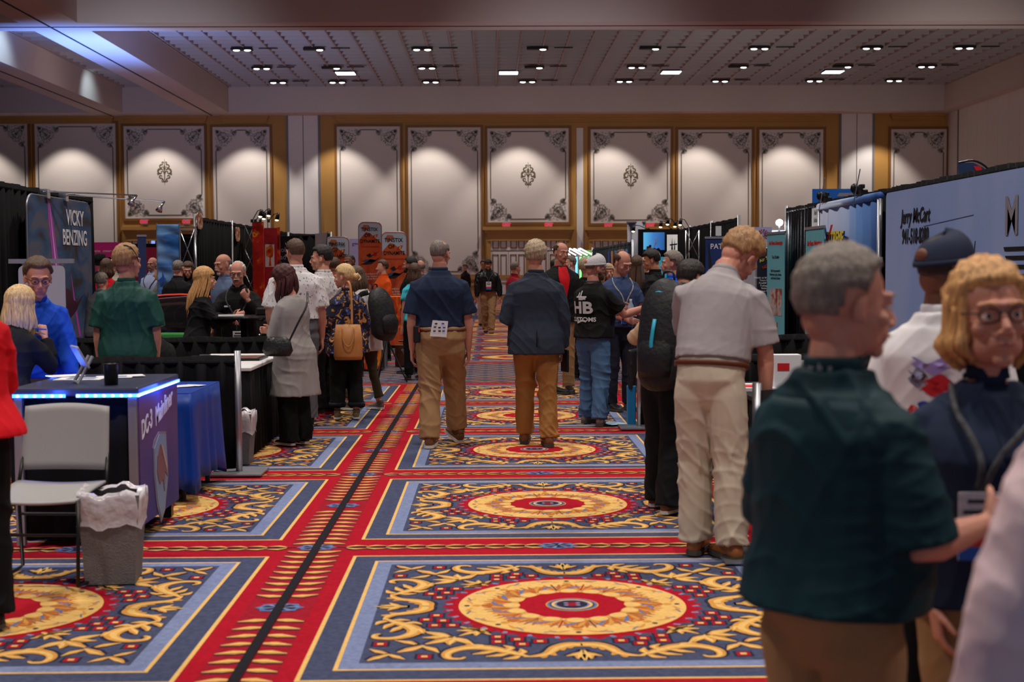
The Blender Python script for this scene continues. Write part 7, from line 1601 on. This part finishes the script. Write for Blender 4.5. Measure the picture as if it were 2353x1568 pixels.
t = board('backlit_sign', 'tiny glowing pale blue sign on top of the crimson wall', 'sign', P(352, 562, 27.2).x, 27.2, 2.0, .07, .14, 0, mat('sign_glow_blue', (130, 170, 255), .5, emit=.8), 0, .02, feet=False); m = M(); m.tube([(0, .03, 0), (0, .03, 2.0)], [.01, .01], n=6); m.build('post', STEEL, t)
# ================================================================ things carried
def local(I, v): return I['root'].matrix_basis @ Vector(v)
def backpack(label, loc, rot, w_, d_, h_, tilt=0, accent=None, group=None):
    t = thing('backpack', label, 'backpack', loc, R(rot), group); K = mat('nylon_black', (26, 26, 30), .55, bump=.3, bscale=30); m = M()
    m.tube([(0, 0, 0), (0, -.02, h_ * .08), (0, -.03, h_ * .4), (0, -.02, h_ * .75), (0, .0, h_ * .93), (0, .02, h_)], [(w_ * .40, d_ * .36), (w_ * .50, d_ * .48), (w_ * .52, d_ * .54), (w_ * .48, d_ * .46), (w_ * .34, d_ * .32), (w_ * .14, d_ * .14)], n=20, sub=3, up=(0, 1, 0)); m.build('main_bag', K, t, smooth=True)
    m = M(); m.tube([(0, -d_ * .42, h_ * .08), (0, -d_ * .5, h_ * .3), (0, -d_ * .40, h_ * .52)], [(w_ * .34, d_ * .22), (w_ * .40, d_ * .26), (w_ * .28, d_ * .16)], n=16, sub=3, up=(0, 1, 0)); m.build('front_pocket', K, t, smooth=True)
    for sx in (-1, 1): m = M(); m.tube([(sx * w_ * .2, d_ * .3, h_ * .95), (sx * w_ * .26, d_ * .75, h_ * .9), (sx * w_ * .3, d_ * .95, h_ * .6), (sx * w_ * .33, d_ * .5, h_ * .2)], [(.03, .008)] * 4, n=8, sub=4, up=(1, 0, 0)); m.build('shoulder_strap', K, t, smooth=True)
    m = M(); m.tube([(-w_ * .35, -d_ * .30, h_ * .62), (0, -d_ * .56, h_ * .66), (w_ * .35, -d_ * .30, h_ * .62)], [.006] * 3, n=6, sub=4); m.tube([(-w_ * .3, -d_ * .2, h_ * .85), (0, -d_ * .42, h_ * .88), (w_ * .3, -d_ * .2, h_ * .85)], [.006] * 3, n=6, sub=4); m.build('zip', accent or STEEL, t, smooth=True)
    m = M(); m.tube([(-.04, .03, h_), (-.03, .02, h_ + .05), (.03, .02, h_ + .05), (.04, .03, h_)], [.008] * 4, n=6, sub=3); m.build('grab_handle', K, t, smooth=True)
    if accent:
        m = M(); m.tube([(w_ * .02, -d_ * .62, h_ * .62), (w_ * .0, -d_ * .72, h_ * .40), (w_ * .0, -d_ * .66, h_ * .22)], [(.014, .004)] * 3, n=6, sub=2, up=(0, 1, 0)); m.build('accent_strip', accent, t, smooth=True)
    t.rotation_euler.x = R(tilt)
    return t
CYANM = mat('accent_cyan', (40, 160, 190), .5)
p = P(880, 775, 15.35); backpack('bulging black backpack with silver zips on the white-jacketed woman', (p.x, 15.35, .82), 58, .36, .24, .54, -8)
p = P(1522, 870, 8.72); backpack('large black backpack with cyan trim left of the grey polo man', (p.x, 8.70, .84), -38, .32, .22, .66, -4, CYANM)
p = P(800, 825, 14.2); t = thing('tote_bag', 'tan leather tote bag on the blonde bun woman\'s shoulder', 'tote bag', (p.x, 14.22, .65), R(6)); TAN = mat('leather_tan', (190, 128, 72), .5, noise=.08, nscale=8)
m = M(); m.tube([(0, 0, 0), (0, 0, .04), (0, 0, .2), (0, 0, .36)], [(.135, .07), (.148, .08), (.145, .07), (.125, .045)], n=20, up=(0, 1, 0)); m.build('bag_body', TAN, t, smooth=True)
m = M(); m.tube([(-.06, -.055, .34), (-.05, -.09, .2), (0, -.10, .14), (.05, -.09, .2), (.06, -.055, .34)], [(.007, .003)] * 5, n=6, sub=4); m.build('front_handle', TAN, t, smooth=True)
m = M(); m.tube([(.04, .02, .34), (.04, .06, .55), (.03, .10, .74), (.0, .16, .80), (-.04, .30, .72)], [(.012, .003)] * 5, n=6, sub=4); m.build('shoulder_strap', TAN, t, smooth=True)
p = P(640, 815, 12.2); t = thing('handbag', 'black crossbody handbag against the grey cardigan', 'handbag', (p.x, 12.15, .82), R(-10)); m = M(); m.tube([(0, 0, 0), (0, 0, .05), (0, 0, .13), (0, 0, .17)], [(.11, .03), (.14, .045), (.12, .035), (.08, .012)], n=18, sub=2, up=(0, 1, 0)); m.build('bag_body', BLEATH, t, smooth=True)
m = M(); m.tube([(.10, 0, .12), (.20, -.02, .30), (.26, .02, .44), (.24, .12, .56)], [(.009, .003)] * 4, n=6, sub=4); m.build('strap', BLEATH, t, smooth=True)
p = P(1010, 742, 12.2); t = thing('brochure', 'white logo brochure tucked into the navy polo man\'s waistband', 'brochure', (p.x, 12.20, .985), 0); m = M(); m.prism([(-.085, .0), (.06, -.01), (.075, .13), (-.06, .14)], -.006, .0); m.build('cover', PAPER, t)
for k, (x, z) in enumerate(((-.03, .11), (.03, .11), (-.04, .08), (.0, .075), (.04, .075), (-.045, .045), (0, .045), (.035, .045))): m = M(); m.box((x, -.008, z), (.022, .002, .011)); m.build('logo_mark', (INK, INKB, BADK)[k % 3], t)
p = P(957, 765, 12.2); t = thing('belt_holster', 'black holster with a red tab on the navy polo man\'s left hip', 'holster', (p.x, 12.25, .93), 0); m = M(); m.box((0, 0, .07), (.06, .05, .15)); m.build('pouch', PLAST, t, bevel=.01); m = M(); m.box((.022, -.03, .11), (.010, .01, .04)); m.build('red_tab', INKR, t)
h = BLZ['AR'][1]; q = local(BLZ, h[2]) + Vector((.02, 0, -.10)); t = thing('tablet_case', 'black tablet case in the blazer man\'s right hand', 'tablet', (q.x, q.y - .05, q.z - .08), R(20)); m = M(); m.box((0, 0, .07), (.02, .15, .20)); m.build('case', PLAST, t, bevel=.006)
h = BLO['AR'][1]; q = local(BLO, h[2]) + Vector((-.04, -.03, .07)); t = thing('pen', 'blue pen in the raised hand of the blonde woman', 'pen', tuple(q), 0); m = M(); m.tube([(-.06, 0, 0), (.06, 0, -.01)], [.006, .005], n=8); m.build('barrel', INKB, t)
p = P(1458, 900, 13.9); t = thing('portfolio_bag', 'slim black portfolio bag hanging in front of the crossed-arm man', 'bag', (p.x, 13.95, .36), R(70)); m = M(); m.box((0, 0, .2), (.34, .05, .40)); m.build('bag_body', BLEATH, t, bevel=.02); m = M(); m.tube([(-.1, 0, .4), (-.08, 0, .62), (.08, 0, .62), (.1, 0, .4)], [.006] * 4, n=6, sub=3); m.build('handle', BLEATH, t)
q = local(AA, AA['AR'][-1][2] + AA['AR'][-1][4] * .09); t = thing('water_bottle', 'clear water bottle held beside the crossed-arm man', 'bottle', (q.x + .03, q.y - .04, q.z - .09)); m = M(); m._lat([(0, 0), (.03, 0), (.032, .02), (.032, .13), (.014, .17), (.014, .19), (0, .19)], 14, (0, 0, 0), 0); m.build('bottle_body', mat('bottle_clear', (190, 210, 230), .1, alpha=.5), t, smooth=True); m = M(); m.tube([(0, 0, .185), (0, 0, .205)], [.015, .015], n=10); m.build('cap', INKW, t)
